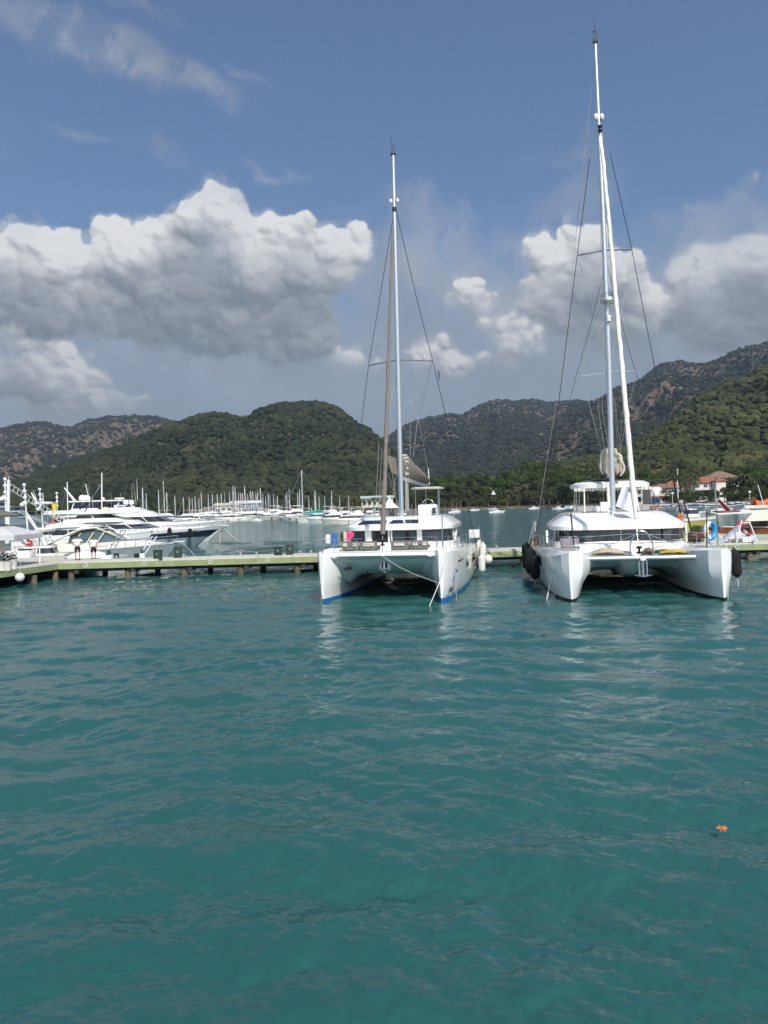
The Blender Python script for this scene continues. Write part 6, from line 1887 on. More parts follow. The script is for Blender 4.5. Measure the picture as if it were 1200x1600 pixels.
# Y7 low cream boat left of the nearest cruiser
def ex7(r, L, B, wm):
    tr = MB()
    for k in range(5): tr.tube([(1.2 + k * .5, -1.0, 1.2), (1.9 + k * .4, -.7, 2.9)], .03, 5)
    tr.tube([(1.8, -.7, 2.9), (4.2, -.7, 3.0)], .04, 5); tr.tube([(1.8, .7, 2.9), (4.2, .7, 3.0)], .04, 5)
    tr.build('tubular_frame', M_STEEL, r)
    MB().stack([(2.9, 3.1, 0, 1.9, .95, 4), (3.02, 3.1, 0, 2.0, 1.0, 4)], 28).build('frame_top', wm, r)
    MB().bbox((3.0, -1.23, 1.45), (.25, .06, .2), .03).build('side_port', M_BLACK, r)
y7 = motor_yacht(112, 64, 6.2, 'small cream boat with a tubular steel top frame by the pier corner', B=2.5, f0=1.0, f1=1.25, cream=True,
    cab=[('deckhouse', (.8, 4.6, 2.0, .9, 1.2, 3.6, 1.6, 1.75), (.3, .8), M_GLASS, 1)], extras=ex7, rz=R(184))
y7.location = SC(108, 63, 0)
# Y9, Y10 long low hulls filling the gaps
y9 = motor_yacht(240, 84, 12.0, 'white sports yacht with raked dark window between the cruiser and the navy striped one', B=4.3, f0=1.6, f1=2.2,
    cab=[('deckhouse', (1.0, 9.5, 3.6, 1.5, 2.0, 6.0, 2.8, 3.0), (.35, .72), M_GLASS, 2), ('sun_deck', (.6, 5.0, 3.4, 2.85, .9, 4.2, 3.0, 3.25), None, None, 0)], rz=R(1))
y10 = motor_yacht(262, 126, 18.0, 'white yacht furthest back with a low rounded upper deck', B=4.8, f0=2.0, f1=3.0,
    cab=[('deckhouse', (1.5, 12.5, 4.2, 2.2, 3.0, 9.0, 3.4, 4.5), (.40, .70), M_GLASS, 3), ('flybridge', (2.0, 8.5, 3.6, 4.4, 2.6, 7.2, 3.0, 5.1), None, None, 0)], rz=R(-1))
# superyacht far left
sy = empty('superyacht', SC(112, 330, 0) - Vector((62, 0, 0)), 0, 'large silver grey superyacht with four stacked decks at the far left', 'superyacht')
mb = MB(); yacht_hull(mb, 62, 11, 3.2, 4.4, rake=.14); mb.build('hull', M_SILVER, sy)
mb = MB(); yacht_hull(mb, 61, 11, 3.2, 4.4, off=.05, z_lo=.60, z_hi=.72); mb.build('window_band', M_GLASS, sy)
for k, (x0, x1, x0t, x1t, z0, z1, w) in enumerate(((6, 48, 7, 45, 3.2, 5.6, 9.5), (9, 42, 10, 39, 5.6, 7.8, 8.6), (12, 36, 13, 33, 7.8, 9.9, 7.6), (17, 30, 18, 26, 9.9, 11.6, 6.0))):
    d = cabin(sy, 'deck', x0, x1, w, z0, x0t, x1t, w - .8, z1, M_SILVER, band=(.30, .72), mull=5)
    MB().stack([(z1 + .01, (x0t + x1t) / 2, 0, (x1t - x0t) / 2 + 1.6, w / 2 + .2, 6), (z1 + .18, (x0t + x1t) / 2, 0, (x1t - x0t) / 2 + 1.8, w / 2 + .3, 6)], 36).build('deck_edge', M_WPAINT, d)
dome(sy, 22, -1.5, 12.2, .8); dome(sy, 22, 1.5, 12.2, .8); MB().tube([(24, 0, 11.5), (23, 0, 15)], [.4, .15], 6).build('signal_mast', M_SILVER, sy)
# small sailing boat left, in front of the superyacht
def small_tender(px, D, L, rz, label, outboard=True, console=True, cat='dinghy', m=None):
    r = empty('dinghy', SC(px, D, 0), rz, label, cat, 'small open boats moored by the pier')
    mb = MB(); yacht_hull(mb, L, L * .38, .42, .62, n=10, low=-.2); mb.build('hull', m or M_GEL, r)
    MB().loft([[(x, -w, .50), (x, -w * .9, .60), (x, w * .9, .60), (x, w, .50)] for x, w in ((L * .1, L * .12), (L * .6, L * .13), (L * .8, L * .06))]).build('well', M_SHADE, r)
    if console:
        MB().bbox((L * .45, 0, .85), (.5, .6, .6), .08).build('console', M_GEL, r)
        MB().prism([(L * .45 - .1, 1.1), (L * .45 + .2, 1.1), (L * .45 + .02, 1.5)], -.28, .28, 'y').build('windscreen', M_WIND, r)
    if outboard:
        ob = MB(); ob.bbox((-.12, 0, .95), (.36, .32, .5), .08); ob.bbox((-.1, 0, .4), (.16, .14, .7), .03); ob.build('outboard_motor', M_BLACK, r)
    return r
small_tender(185, 58.5, 4.0, R(2), 'small white tender with black outboard behind the pier, right of the standing men')
small_tender(212, 57.4, 4.4, R(178), 'white tender with a black cowling lying just left of the pair of green boxes')
small_tender(142, 58.6, 3.6, R(175), 'rounded white covered boat behind the two standing men', outboard=False, console=False)
MB_ = MB(); MB_.stack([(.3, 0, 0, 1.75, .8, 2.6), (.65, 0, 0, 1.7, .78, 2.6), (.98, .08, 0, 1.25, .6, 2.4), (1.15, .15, 0, .6, .3, 2.2)], 36)
jc = MB_.build('boat_cover', mat('cover_white', (.74, .73, .70), .6, var=.03)); jc.location = SC(137, 57.6, 0.3); tag(jc, 'domed white fitted boat cover behind the two men on the pier', 'boat cover')
# long low dark and grey boats left of the corner
def low_boat(px, D, L, rz, m, label):
    r = empty('open_boat', SC(px, D, 0), rz, label, 'open boat', 'low open boats behind the left landing')
    mb = MB(); yacht_hull(mb, L, L * .26, .75, 1.15, n=12, low=-.25); mb.build('hull', m, r)
    mb = MB(); yacht_hull(mb, L, L * .26, .75, 1.15, n=12, off=.03, z_lo=.88, z_hi=1.02); mb.build('gunwale', M_WPAINT, r)
    MB().bbox((L * .35, 0, 1.2), (L * .18, L * .14, .6), .1).build('console', M_GEL, r)
    return r
low_boat(100, 60.5, 9.0, R(183), mat('hull_dark', (.03, .03, .035), .4), 'long low boat with a dark hull and pale deck left of the standing men')
low_boat(38, 70, 5.0, R(8), M_GEL, 'open white boat furthest left behind the lamp posts')
low_boat(50, 80, 5.0, R(-6), mat('hull_olive', (.16, .19, .05), .5), 'open boat with an olive hull left of the long low one')
low_boat(60, 67, 5.5, R(12), M_GEL2, 'open cream boat with its bow by the second lamp post')
# raised gangways (white trusses) and pole
def truss(a, b, w, label, n=16):
    a, b = Vector(a), Vector(b); u = Vector((0, 0, w))
    mb = MB()
    mb.tube([a, b], .05, 5); mb.tube([a + u, b + u], .05, 5)
    for k in range(n):
        t0, t1 = k / n, (k + .5) / n
        mb.tube([on(a, b, t0), on(a, b, t1) + u], .022, 4)
    tag(mb.build('gangway', M_WPAINT), label, 'gangway', 'white raised gangways at the left')
truss(P(14, 764, 76), P(104, 822, 84), .62, 'long white double railed gangway rising to the pole top at the left')
truss(P(30, 801, 74), P(74, 820, 80), .18, 'thin white boom above the steep short gangway')
truss(P(42, 806, 70), P(62, 836, 70), .30, 'short steep white gangway between the second and third lamp post')
truss(P(34, 848, 64), P(54, 857, 63), .18, 'low short gangway sloping to the long dark boat')
pl = MB(); pl.tube([P(12.5, 832, 78), P(13.4, 750, 78)], .16, 8); pl.tube([P(13.4, 750, 78), P(13.5, 745, 78)], .03, 5)
tag(pl.build('white_pole', M_WPAINT), 'thick plain white pole beside the leftmost globe lamp', 'pole')
# globe lamps
M_GLOBE = mat('white_globe', (.80, .80, .78), .3, coat=.3)
def globe_lamp(px, D, yt, yb, r, lean, label):
    top, bot = P(px, yt, D), P(px + lean, yb, D)
    o = empty('globe_lamp', bot, 0, label, 'globe lamp', 'white globe lamps along the left landing')
    ax = top - bot
    MB().tube([(0, 0, 0), ax * .98], [.11, .07], 8).build('post', M_WPAINT, o)
    for k in range(4):
        c = ax * (1 - (r / ax.length) * (.3 + k * 3.4))
        MB().ball(c, r * (1.0 if k == 0 else 1.12), 12, .85 if k else 1).build('globe', M_GLOBE, o)
        if k: MB().lathe(c, [(r * .35, -r * 2.1), (r * .8, -r * .6)], 10).build('globe_holder', M_WPAINT, o)
    for s in (-1,):
        c = ax * (1 - .36 * 88 / max(60, (yb - yt))) + Vector((s * r * 2.0, 0, 0))
        MB().ball(c, r * 1.3, 12).build('globe', M_GLOBE, o); MB().ball(c + Vector((r * .9, 0, r * 1.2)), r * .8, 10).build('globe', M_GLOBE, o)
        MB().tube([c, c + Vector((r * 2, 0, r * .8))], .04, 5).build('bracket', M_WPAINT, o)
    MB().bbox((0, 0, .1), (.9, .9, 1.2), .1).build('plinth', M_WPAINT, o)
    return o
globe_lamp(7.8, 80, 748, 842, .20, 2.5, 'globe lamp post nearest the left edge beside the plain pole')
globe_lamp(37.5, 92, 757, 846, .215, 7, 'globe lamp post second from the left, rising above the long gangway')
globe_lamp(61.8, 106, 764, 832, .215, 6, 'globe lamp post third from the left, crossed by the long gangway')
globe_lamp(88.6, 122, 770, 822, .20, 1.5, 'globe lamp post furthest right beside the yellow banner')
yb = empty('banner', P(87, 818, 121), 0, 'tall narrow yellow banner beside the furthest globe lamp', 'banner')
h_ = P(87, 787, 121).z - P(87, 818, 121).z
MB().bbox((-.1, 0, h_ * .55), (.62, .5, h_ * .9), .1).build('banner_cloth', mat('banner_yellow', (.72, .48, .02), .6, var=.05), yb)
MB().tube([(-.1, 0, -1), (-.1, 0, h_ * 1.06)], .05, 6).build('pole', M_WPAINT, yb)
for px, py, l in ((75.5, 823, 'orange life ring left of the pair near the yellow banner'), (83.5, 821, 'orange life ring right of the pair near the yellow banner')):
    p = P(px, py, 95); rgm = MB().tube([(.30 * math.cos(a), 0, .38 * math.sin(a)) for a in [j * math.pi / 8 for j in range(17)]], .12, 8, caps=False).build('life_ring', mat('life_orange', (.72, .12, .04), .5))
    rgm.location = p; tag(rgm, l, 'life ring', 'orange life rings by the yellow banner')
def small_flag(px, py, D, w, h, label, m=None):
    o = empty('flag', P(px, py, D), 0, label, 'flag', 'small red flags on the yachts')
    vs = []; fs = []; n = 7
    for i in range(n + 1):
        for j in (0, 1):
            for k in (0, 1): vs.append((w * i / n, .12 * math.sin(i * 1.1) * i / n + .012 * k, -h * j - .25 * w * (i / n) ** 2))
    for i in range(n):
        a = i * 4
        for q in ((0, 2), (3, 1), (1, 0), (2, 3)): fs.append((a + q[0], a + 4 + q[0], a + 4 + q[1], a + q[1]))
    MB().add(vs, fs, True).build('cloth', m or mat('turkish_red', (.62, .015, .03), .8), o)
    # crescent and star
    em = MB(); cx, cz, rr_ = w * .40, -h * .5 - .05, h * .26
    em.tube([(cx + rr_ * math.cos(a), -.05, cz + rr_ * math.sin(a)) for a in [R(50 + 26 * k) for k in range(11)]], [rr_ * .05 + rr_ * .2 * math.sin(math.pi * k / 10) for k in range(11)], 5)
    em.ball((cx + rr_ * .9, -.05, cz), rr_ * .28, 6)
    em.build('crescent', M_WPAINT, o)
    MB().tube([(0, 0, .15), (0, 0, -h * 1.8)], .025, 5).build('staff', M_STEEL, o)
    return o
small_flag(153.5, 782, 117, .95, 1.0, 'small red flag with white crescent by the radar domes of the tall yacht')
small_flag(128, 805, 97, .45, .9, 'small red flag under the tan bimini')
small_flag(171.5, 849, 65, .22, .55, 'small red flag on the side of the nearest cruiser')
small_flag(41, 833, 62, .4, 1.0, 'narrow red flag beside the grey canopy')
mooring([P(279, 846, 66), P(290, 853, 62), P(304, 868, 55.5)], .018, M_ROPEW, 'white rope from the nearest cruiser bow to the pier')
mooring([P(351, 826, 91), P(362, 836, 88), P(373, 847, 84)], .02, M_ROPEW, 'white rope slanting from the navy striped yacht bow into the water')
mooring([P(344, 832, 91), P(343.5, 850, 90)], .02, M_ROPEW, 'white rope hanging straight down from the navy striped yacht bow')
# passerelle poles leaning over the nearest cruiser (steel and black)
for k, (a, b, l) in enumerate((((172, 857, 60), (190, 829, 60), 'left of the two leaning steel gangway poles before the nearest cruiser'), ((219, 866, 58.5), (238, 838, 59.5), 'right of the two leaning steel gangway poles before the nearest cruiser'))):
    A, B = P(*a), P(*b); mb = MB()
    for d in (0, .35): mb.tube([A + Vector((d, 0, 0)), B + Vector((d, 0, 0))], .04, 5)
    for j in range(6): t = j / 5; mb.tube([on(A, B, t), on(A, B, t) + Vector((.35, 0, 0))], .025, 4)
    tag(mb.build('gangway', M_STEEL), l, 'gangway', 'leaning steel gangways')
# ------------------------------------------------------------------ people
M_SKIN = mat('skin_tanned', (.36, .19, .12), .55)
M_SHIRT = mat('shirt_white', (.74, .75, .78), .9)
M_SHORTS = mat('shorts_black', (.014, .014, .016), .9)
M_SHORTB = mat('shorts_navy', (.03, .06, .14), .9)
M_HAIR = mat('hair_dark', (.02, .015, .012), .8)

def skin_mesh(name, verts, edges, radii, m, parent, root=0, sub=2):
    me = bpy.data.meshes.new(name); me.from_pydata(verts, edges, []); me.materials.append(m)
    o = bpy.data.objects.new(name, me); COL.objects.link(o)
    md = o.modifiers.new('skin', 'SKIN'); md.use_smooth_shade = True
    me.skin_vertices[0].data[root].use_root = True
    for i, r in enumerate(radii): me.skin_vertices[0].data[i].radius = (r if isinstance(r, tuple) else (r, r))
    s = o.modifiers.new('sub', 'SUBSURF'); s.levels = s.render_levels = sub
    dg = bpy.context.evaluated_depsgraph_get(); dg.update()
    ev = bpy.data.meshes.new_from_object(o.evaluated_get(dg)); ev.name = name
    if not ev.materials: ev.materials.append(m)
    o.modifiers.clear(); o.data = ev; bpy.data.meshes.remove(me)
    ev.polygons.foreach_set('use_smooth', [True] * len(ev.polygons))
    o.parent = parent
    return o

def person(loc, rz, arms, label, shorts=M_SHORTS, scale=1.0, legs=None, head=(0, 0), shirt=M_SHIRT):
    """faces -Y; arms: per side (elbow, wrist) in body space"""
    r = empty('person', loc, rz, label, 'person'); r.scale = (scale,) * 3
    J = {'pel': (0, 0, .95), 'wst': (0, 0, 1.10), 'chs': (0, 0, 1.32), 'nek': (0, -.0, 1.50), 'hd0': (0, -.02, 1.56), 'hd1': (head[0], -.02 + head[1], 1.66), 'hd2': (head[0], -.01 + head[1], 1.74)}
    V = list(J.values()); K = {k: i for i, k in enumerate(J)}
    E = [(0, 1), (1, 2), (2, 3), (3, 4), (4, 5), (5, 6)]
    Rd = [(.14, .10), (.13, .09), (.155, .10), .055, .055, (.078, .095), (.07, .085)]
    def addv(p, rad, frm):
        V.append(p); Rd.append(rad); E.append((frm, len(V) - 1)); return len(V) - 1
    lg = legs or {1: (( .11, 0, .88), (.12, -.02, .50), (.12, .02, .09), (.13, -.13, .035)), -1: ((-.11, 0, .88), (-.12, -.02, .50), (-.12, .02, .09), (-.13, -.13, .035))}
    for s in (-1, 1):
        hip, kn, an, toe = lg[s]
        a = addv(hip, .09, 0); b = addv(kn, .056, a); c = addv(an, .038, b); addv(toe, (.036, .03), c)
        sh = addv((s * .185, 0, 1.44), .058, 2); el, wr = arms[s]
        e = addv(el, .042, sh); w = addv(wr, .028, e)
        d = (Vector(wr) - Vector(el)).normalized()
        pm = addv(tuple(Vector(wr) + d * .07), (.040, .018), w)
        side = Vector((0, -1, 0)).cross(d).normalized() if abs(d.y) < .9 else Vector((1, 0, 0))
        for f in range(4):
            q = Vector(wr) + d * .12 + side * (.018 * (f - 1.5)) + Vector((0, -.012, 0))
            g = addv(tuple(q), .010, pm); addv(tuple(q + d * (.045 - .006 * abs(f - 1)) + Vector((0, -.02, 0))), .008, g)
        addv(tuple(Vector(wr) + d * .06 + side * .045), .010, w)
    b = skin_mesh('body', V, E, Rd, M_SKIN, r)
    # face on the head
    fx, fy = head
    fm = MB(); fm.lathe((fx, -.115 + fy, 1.655), [(.004, .03), (.014, 0), (.016, -.015), (.004, -.02)], 8)
    fm.build('nose', M_SKIN, b)
    ey = MB()
    for s in (-1, 1): ey.ball((fx + s * .033, -.098 + fy, 1.685), .011, 8)
    ey.build('eyes', M_BLACK, b)
    MB().bbox((fx, -.108 + fy, 1.61), (.045, .012, .010), .003).build('mouth', mat('lips', (.30, .10, .08), .5), b)
    er = MB()
    for s in (-1, 1): er.ball((fx + s * .082, fy, 1.66), .022, 8, 1.4)
    er.build('ears', M_SKIN, b)
    MB().lathe((fx, .012 + fy, 1.665), [(.088, .0), (.094, .04), (.088, .085), (.06, .118), (.02, .13)], 14).build('hair', M_HAIR, b)
    sv = [(0, 0, .97), (0, 0, 1.16), (0, 0, 1.36), (0, 0, 1.455)]; se = [(0, 1), (1, 2), (2, 3)]; sr = [(.185, .145), (.178, .135), (.205, .145), (.10, .085)]
    for s in (-1, 1):
        el = arms[s][0]; sv.append((s * .19, 0, 1.44)); se.append((2, len(sv) - 1)); sr.append(.088)
        sv.append(tuple(Vector((s * .19, 0, 1.44)) + (Vector(el) - Vector((s * .19, 0, 1.44))) * .62)); se.append((len(sv) - 2, len(sv) - 1)); sr.append(.074)
    skin_mesh('shirt', sv, se, sr, shirt, r)
    pv = [(0, 0, 1.03), (0, 0, .93)]; pe = [(0, 1)]; pr = [(.150, .115), (.165, .125)]
    for s in (-1, 1):
        hip, kn = lg[s][0], lg[s][1]
        pv.append((hip[0], hip[1], .84)); pe.append((1, len(pv) - 1)); pr.append(.105)
        pv.append(tuple(Vector(hip) + (Vector(kn) - Vector(hip)) * .78)); pe.append((len(pv) - 2, len(pv) - 1)); pr.append(.095)
    skin_mesh('shorts', pv, pe, pr, shorts, r)
    sh = MB()
    for s in (-1, 1):
        an, toe = lg[s][2], lg[s][3]
        sh.bbox(((an[0] + toe[0]) / 2, (an[1] + toe[1]) / 2 - .01, min(an[2], toe[2]) - .01), (.10, .27, .07), .03)
    sh.build('shoes', M_BLACK, r)
    return r
def pier_pt(px, D): p = SC(px, D, DZ); return p
person(pier_pt(121.5, 54.3), R(205), {1: ((.42, .10, 1.22), (.20, .02, 1.08)), -1: ((-.42, .10, 1.22), (-.20, .02, 1.08))},
       'man in white shirt and black shorts with hands on hips seen from behind')
person(pier_pt(146.5, 55.0) - Vector((0, 0, .12)), R(35), {1: ((.26, -.10, 1.18), (.10, -.30, 1.05)), -1: ((-.28, -.02, 1.18), (-.25, -.18, .95))},
       'man in white shirt and dark shorts looking down with his hands together', head=(-.02, -.03))
pr_ = L2(1026, 795, 43.6)
person(W2 @ Vector((pr_.x, pr_.y, 3.36)), R(170), {1: ((.36, -.10, 1.26), (.30, -.30, 1.45)), -1: ((-.34, -.12, 1.24), (-.22, -.34, 1.38))},
       'person in white shirt and navy shorts standing beside the right catamaran hardtop', shorts=M_SHORTB, scale=1.0)
# ------------------------------------------------------------------ far marina
def make_sailboat(H=14.0, L=11.5, variant=0, hm=None, cover=None):
    r = empty('sailboat', (0, 0, 0)); r['category'] = 'sailboat'
    mb = MB(); yacht_hull(mb, L, 3.6, 1.0, 1.35, n=10, rake=.12); mb.build('hull', hm or M_GEL, r)
    cabin(r, 'coachroof', L * .25, L * .68, 2.2, 1.0, L * .27, L * .62, 1.8, 1.62, M_GEL, band=(.35, .75), n=20)
    MB().tube([(L * .56, 0, 1.3), (L * .555, 0, H)], [.17, .14], 6).build('mast', M_WPAINT, r)
    m = MB(); m.tube([(L * .55, 0, 2.4), (L * .16, 0, 2.3)], .10, 6); m.build('boom', M_ALU, r)
    MB().loft([[(L * .54 - k * L * .036, .22 * math.cos(a) * (1 - k * .05), 2.62 + .28 * math.sin(a) * (1 - k * .06)) for a in [j * math.pi / 4 for j in range(8)]] for k in range(11)]).build('sail_cover', cover or (M_TAUPE, M_NCANV, M_CREAMC)[variant % 3], r)
    g = MB()
    g.tube([(L * .555, 0, H), (L * .99, 0, 1.4)], .05 + .05 * (variant % 2), 4); g.tube([(L * .555, 0, H), (.2, 0, 1.2)], .03, 4)
    for s in (-1, 1):
        g.tube([(L * .555, 0, H * .97), (L * .54, s * .75, H * .52), (L * .53, s * 1.6, 1.1)], .03, 4)
        g.tube([(L * .555, 0, H * .52), (L * .545, s * .75, H * .52)], .05, 4)
    g.build('rigging', M_WIREG, r)
    MB().tube([(L * .06, -1.1, 1.0), (L * .05, -1.1, 2.3), (L * .05, 1.1, 2.3), (L * .06, 1.1, 1.0)], .04, 4).build('stern_arch', M_STEEL, r)
    return r
SBA = ((14.0, 11.5, 0), (16.5, 13.0, 1), (12.5, 10.2, 2)); SB = {}
rs_ = random.Random(21)
used = set()
def put_sail(px, D, H=None, rz=None, k=None, label='white sailboat with bare mast packed in the far marina', group='sailboats packed in the far marina'):
    k = rs_.randint(0, 2) if k is None else k
    if k in SB: o = copy_tree(SB[k])
    else: o = SB[k] = make_sailboat(*SBA[k])
    h0 = (14.0, 16.5, 12.5)[k]
    s = (H / h0) if H else rs_.uniform(.88, 1.12)
    o.scale = (s, s, s); o.rotation_euler = (R(rs_.uniform(-1, 1)), R(rs_.uniform(-1.2, 1.2)), rs_.choice((R(60), R(-75), R(100), R(-110))) + rs_.uniform(-.3, .3) if rz is None else rz)
    c = SC(px, D, 0); Rm = Matrix.Rotation(o.rotation_euler.z, 3, 'Z')
    o.location = c - Rm @ Vector((6.2 * s, 0, 0))
    tag(o, label, 'sailboat', group)
    return o
# (mast px, mast top py, distance)
masts = [(249, 766, 300), (258, 752, 270), (262, 770, 300), (275, 774, 310), (288, 777, 330), (297, 777, 340), (301, 779, 350), (306, 775, 330), (315, 769, 320), (311, 779, 350), (326, 773, 340), (333, 772, 345),
         (341, 772, 345), (348, 771, 350), (352, 770, 350), (360, 770, 345), (366, 759, 330), (369, 761, 325), (364, 768, 350), (373, 771, 350), (377, 770, 350), (380, 771, 355), (385, 760, 325), (388, 772, 350),
         (394, 767, 345), (397, 768, 350), (401, 770, 355), (404, 770, 350), (408, 763, 330), (411, 772, 355), (416, 775, 360), (420, 771, 350), (423, 773, 355), (428, 772, 355), (435, 775, 340), (447, 773, 350), (449, 769, 340),
         (453, 764, 330), (466, 770, 340), (469, 765, 330), (483, 776, 350), (492, 767, 320), (495, 768, 320), (499, 776, 345), (508, 778, 350), (519, 767, 300), (531, 779, 350), (545, 781, 340), (230, 783, 200), (224, 772, 150)]
for (px, py, D) in masts:
    H = P(px, py, D).z
    k = 1 if H > 15 else rs_.choice((0, 2, 0))
    put_sail(px, D, max(9, H), k=k)
# the single schooner with the teal cover
sc_ = make_sailboat(16.0, 16.0, 1, cover=mat('teal_canvas', (.03, .30, .22), .8))
pm_ = SC(473, 243, 0); sc_.rotation_euler.z = R(176)
sc_.location = pm_ + Vector((16 * .555, .3, 0))
tag(sc_, 'large white sailing yacht with teal sail cover lying in front of the far marina', 'sailing yacht')
MB().tube([(15.6, 0, 1.5), (19.5, 0, 2.1)], .12, 6).build('bowsprit', M_WPAINT, sc_)
cv = MB(); cv.stack([(2.1, 4.6, 0, 3.0, 1.6, 3), (2.9, 4.6, 0, 2.2, .9, 3), (3.2, 4.6, 0, 1.2, .3, 3)], 20); cv.build('boom_tent', mat('teal_canvas', (.03, .30, .22), .8), sc_)
fd = MB()
for k in range(5): fd.ball((4 + k * 2.2, 2.0, .6), .28, 6, 1.6)
fd.build('hull_fenders', M_FBLK, sc_)
# motor boats
def make_motorboat(L, variant):
    r = empty('motorboat', (0, 0, 0)); r['category'] = 'motorboat'
    B = L * .32
    mb = MB(); yacht_hull(mb, L, B, 1.0, 1.6, n=10); mb.build('hull', M_GEL if variant != 2 else M_CREAMG, r)
    cabin(r, 'wheelhouse', L * .18, L * .74, B * .8, 1.1, L * .24, L * .52, B * .62, 2.3, M_GEL, band=(.40, .82), n=20)
    if variant != 1:
        cabin(r, 'flybridge', L * .15, L * .50, B * .7, 2.25, L * .18, L * .44, B * .6, 2.85, M_GEL, n=16)
        MB().tube([(L * .2, -B * .3, 2.8), (L * .16, -B * .3, 3.9), (L * .16, B * .3, 3.9), (L * .2, B * .3, 2.8)], .10, 5).build('radar_arch', M_WPAINT, r)
        MB().stack([(3.85, L * .3, 0, L * .16, B * .33, 4), (3.98, L * .3, 0, L * .16, B * .33, 4)], 16).build('bimini_top', M_CREAMC if variant == 0 else M_TAN, r)
    else:
        MB().stack([(2.75, L * .28, 0, L * .18, B * .36, 4), (2.9, L * .28, 0, L * .18, B * .36, 4)], 16).build('bimini_top', M_NCANV, r)
    bow_rail(r, L, B, 1.0, 1.6, n=5)
    return r
MBP = {}
usedm = set()
def put_motor(px, D, rz, k, s=1.0, label='white motorboat moored in the row before the far masts', group='motorboats moored in the far marina'):
    if k in MBP: o = copy_tree(MBP[k])
    else: o = MBP[k] = make_motorboat((11.0, 9.0, 13.0)[k], k)
    o.scale = (s, s, s); o.rotation_euler = (0, 0, rz)
    o.location = SC(px, D, 0) - Matrix.Rotation(rz, 3, 'Z') @ Vector(((11, 9, 13)[k] * .45 * s, 0, 0))
    return tag(o, label, 'motorboat', group)
x = 268
while x < 470:
    put_motor(x, rs_.uniform(268, 300), rs_.choice((R(-80), R(-100), R(-60), R(10), R(170))) + rs_.uniform(-.2, .2), rs_.choice((0, 1, 2, 2)), rs_.uniform(.9, 1.25)); x += rs_.uniform(7, 11)
x = 300
while x < 470:
    put_motor(x, rs_.uniform(312, 335), rs_.choice((R(-80), R(-100), R(0), R(180))) + rs_.uniform(-.2, .2), rs_.choice((0, 1, 2)), rs_.uniform(1.0, 1.4), 'white motorboat in the back row of the far marina'); x += rs_.uniform(9, 14)
GB = 'motorboats beyond the left catamaran'
for (px, D, rz, k, s, l) in ((545, 178, R(184), 2, .95, 'white cabin boat with blunt stern nearest the left rail towels'), (516, 190, R(175), 0, 1.0, 'white flybridge boat partly behind the towel rail'), (494, 205, R(190), 1, 1.1, 'white motorboat right of the teal covered yacht'),
        (530, 232, R(200), 2, 1.0, 'white motorboat in the second row beyond the towels'), (560, 238, R(-80), 0, 1.0, 'white motorboat end on behind the catamaran roof'), (505, 250, R(160), 0, 1.1, 'white motorboat behind the teal covered yacht stern'),
        (578, 260, R(-90), 2, .9, 'white motorboat behind the left catamaran roof edge'), (550, 270, R(-100), 1, 1.0, 'white motorboat deep in the row beyond the towels'), (522, 275, R(-70), 0, 1.1, 'white motorboat at the back beyond the towels'),
        (590, 255, R(180), 1, 1.0, 'low motorboat below the green roofed hall'), (604, 250, R(5), 1, 1.0, 'low motorboat below the peaked tent'), (640, 262, R(0), 1, .9, 'low motorboat right of the left mast foot'), (480, 262, R(-95), 0, 1.0, 'white motorboat directly behind the teal covered yacht')):
    put_motor(px, D, rz, k, s, l, GB)
def put_dinghy(px, D, L, rz, label, group='small boats anchored off the far shore', cab=False):
    r = empty('small_boat', SC(px, D, 0), rz, label, 'small boat', group)
    mb = MB(); yacht_hull(mb, L, L * .36, .6, .9, n=8, low=-.2); mb.build('hull', M_GEL, r)
    if cab: cabin(r, 'cabin', L * .25, L * .7, L * .26, .6, L * .3, L * .55, L * .2, 1.6, M_GEL, band=(.4, .8), n=16)
    else: MB().bbox((L * .35, 0, .85), (L * .3, L * .2, .3), .05).build('thwart', M_SHADE, r)
    MB().tube([(L * .3, 0, .6), (L * .3, 0, 2.4)], .04, 5).build('pole', M_WPAINT, r)
    return r
put_dinghy(409, 262, 4.5, R(180), 'tiny white boat alone on the water before the far masts', 'x')['group'] = 'small boats anchored off the far shore'
for (px, D, L, rz, cab, l) in ((764, 300, 6.5, R(0), True, 'white cabin boat anchored alone off the shore between the two catamarans'), (700, 330, 6.0, R(10), True, 'white boat close right of the left catamaran helm'), (718, 395, 5, R(175), False, 'small boat fourth from the left on the shoreline'),
        (735, 400, 5, R(0), False, 'small open boat left of the anchored cabin boat'), (778, 405, 5.5, R(180), False, 'small boat on the shore right of the anchored cabin boat'), (826, 395, 6, R(5), True, 'white boat pulled up below the umbrella pines'),
        (882, 350, 6, R(170), True, 'white boat at the left edge of the right catamaran roof'), (893, 330, 5.5, R(0), False, 'open boat in line with the roof corner of the right catamaran'), (905, 345, 7, R(180), True, 'white boat under the left end of the hardtop'),
        (925, 300, 6.5, R(20), True, 'white boat seen through the hardtop posts')):
    put_dinghy(px, D, L, rz, l, cab=cab)
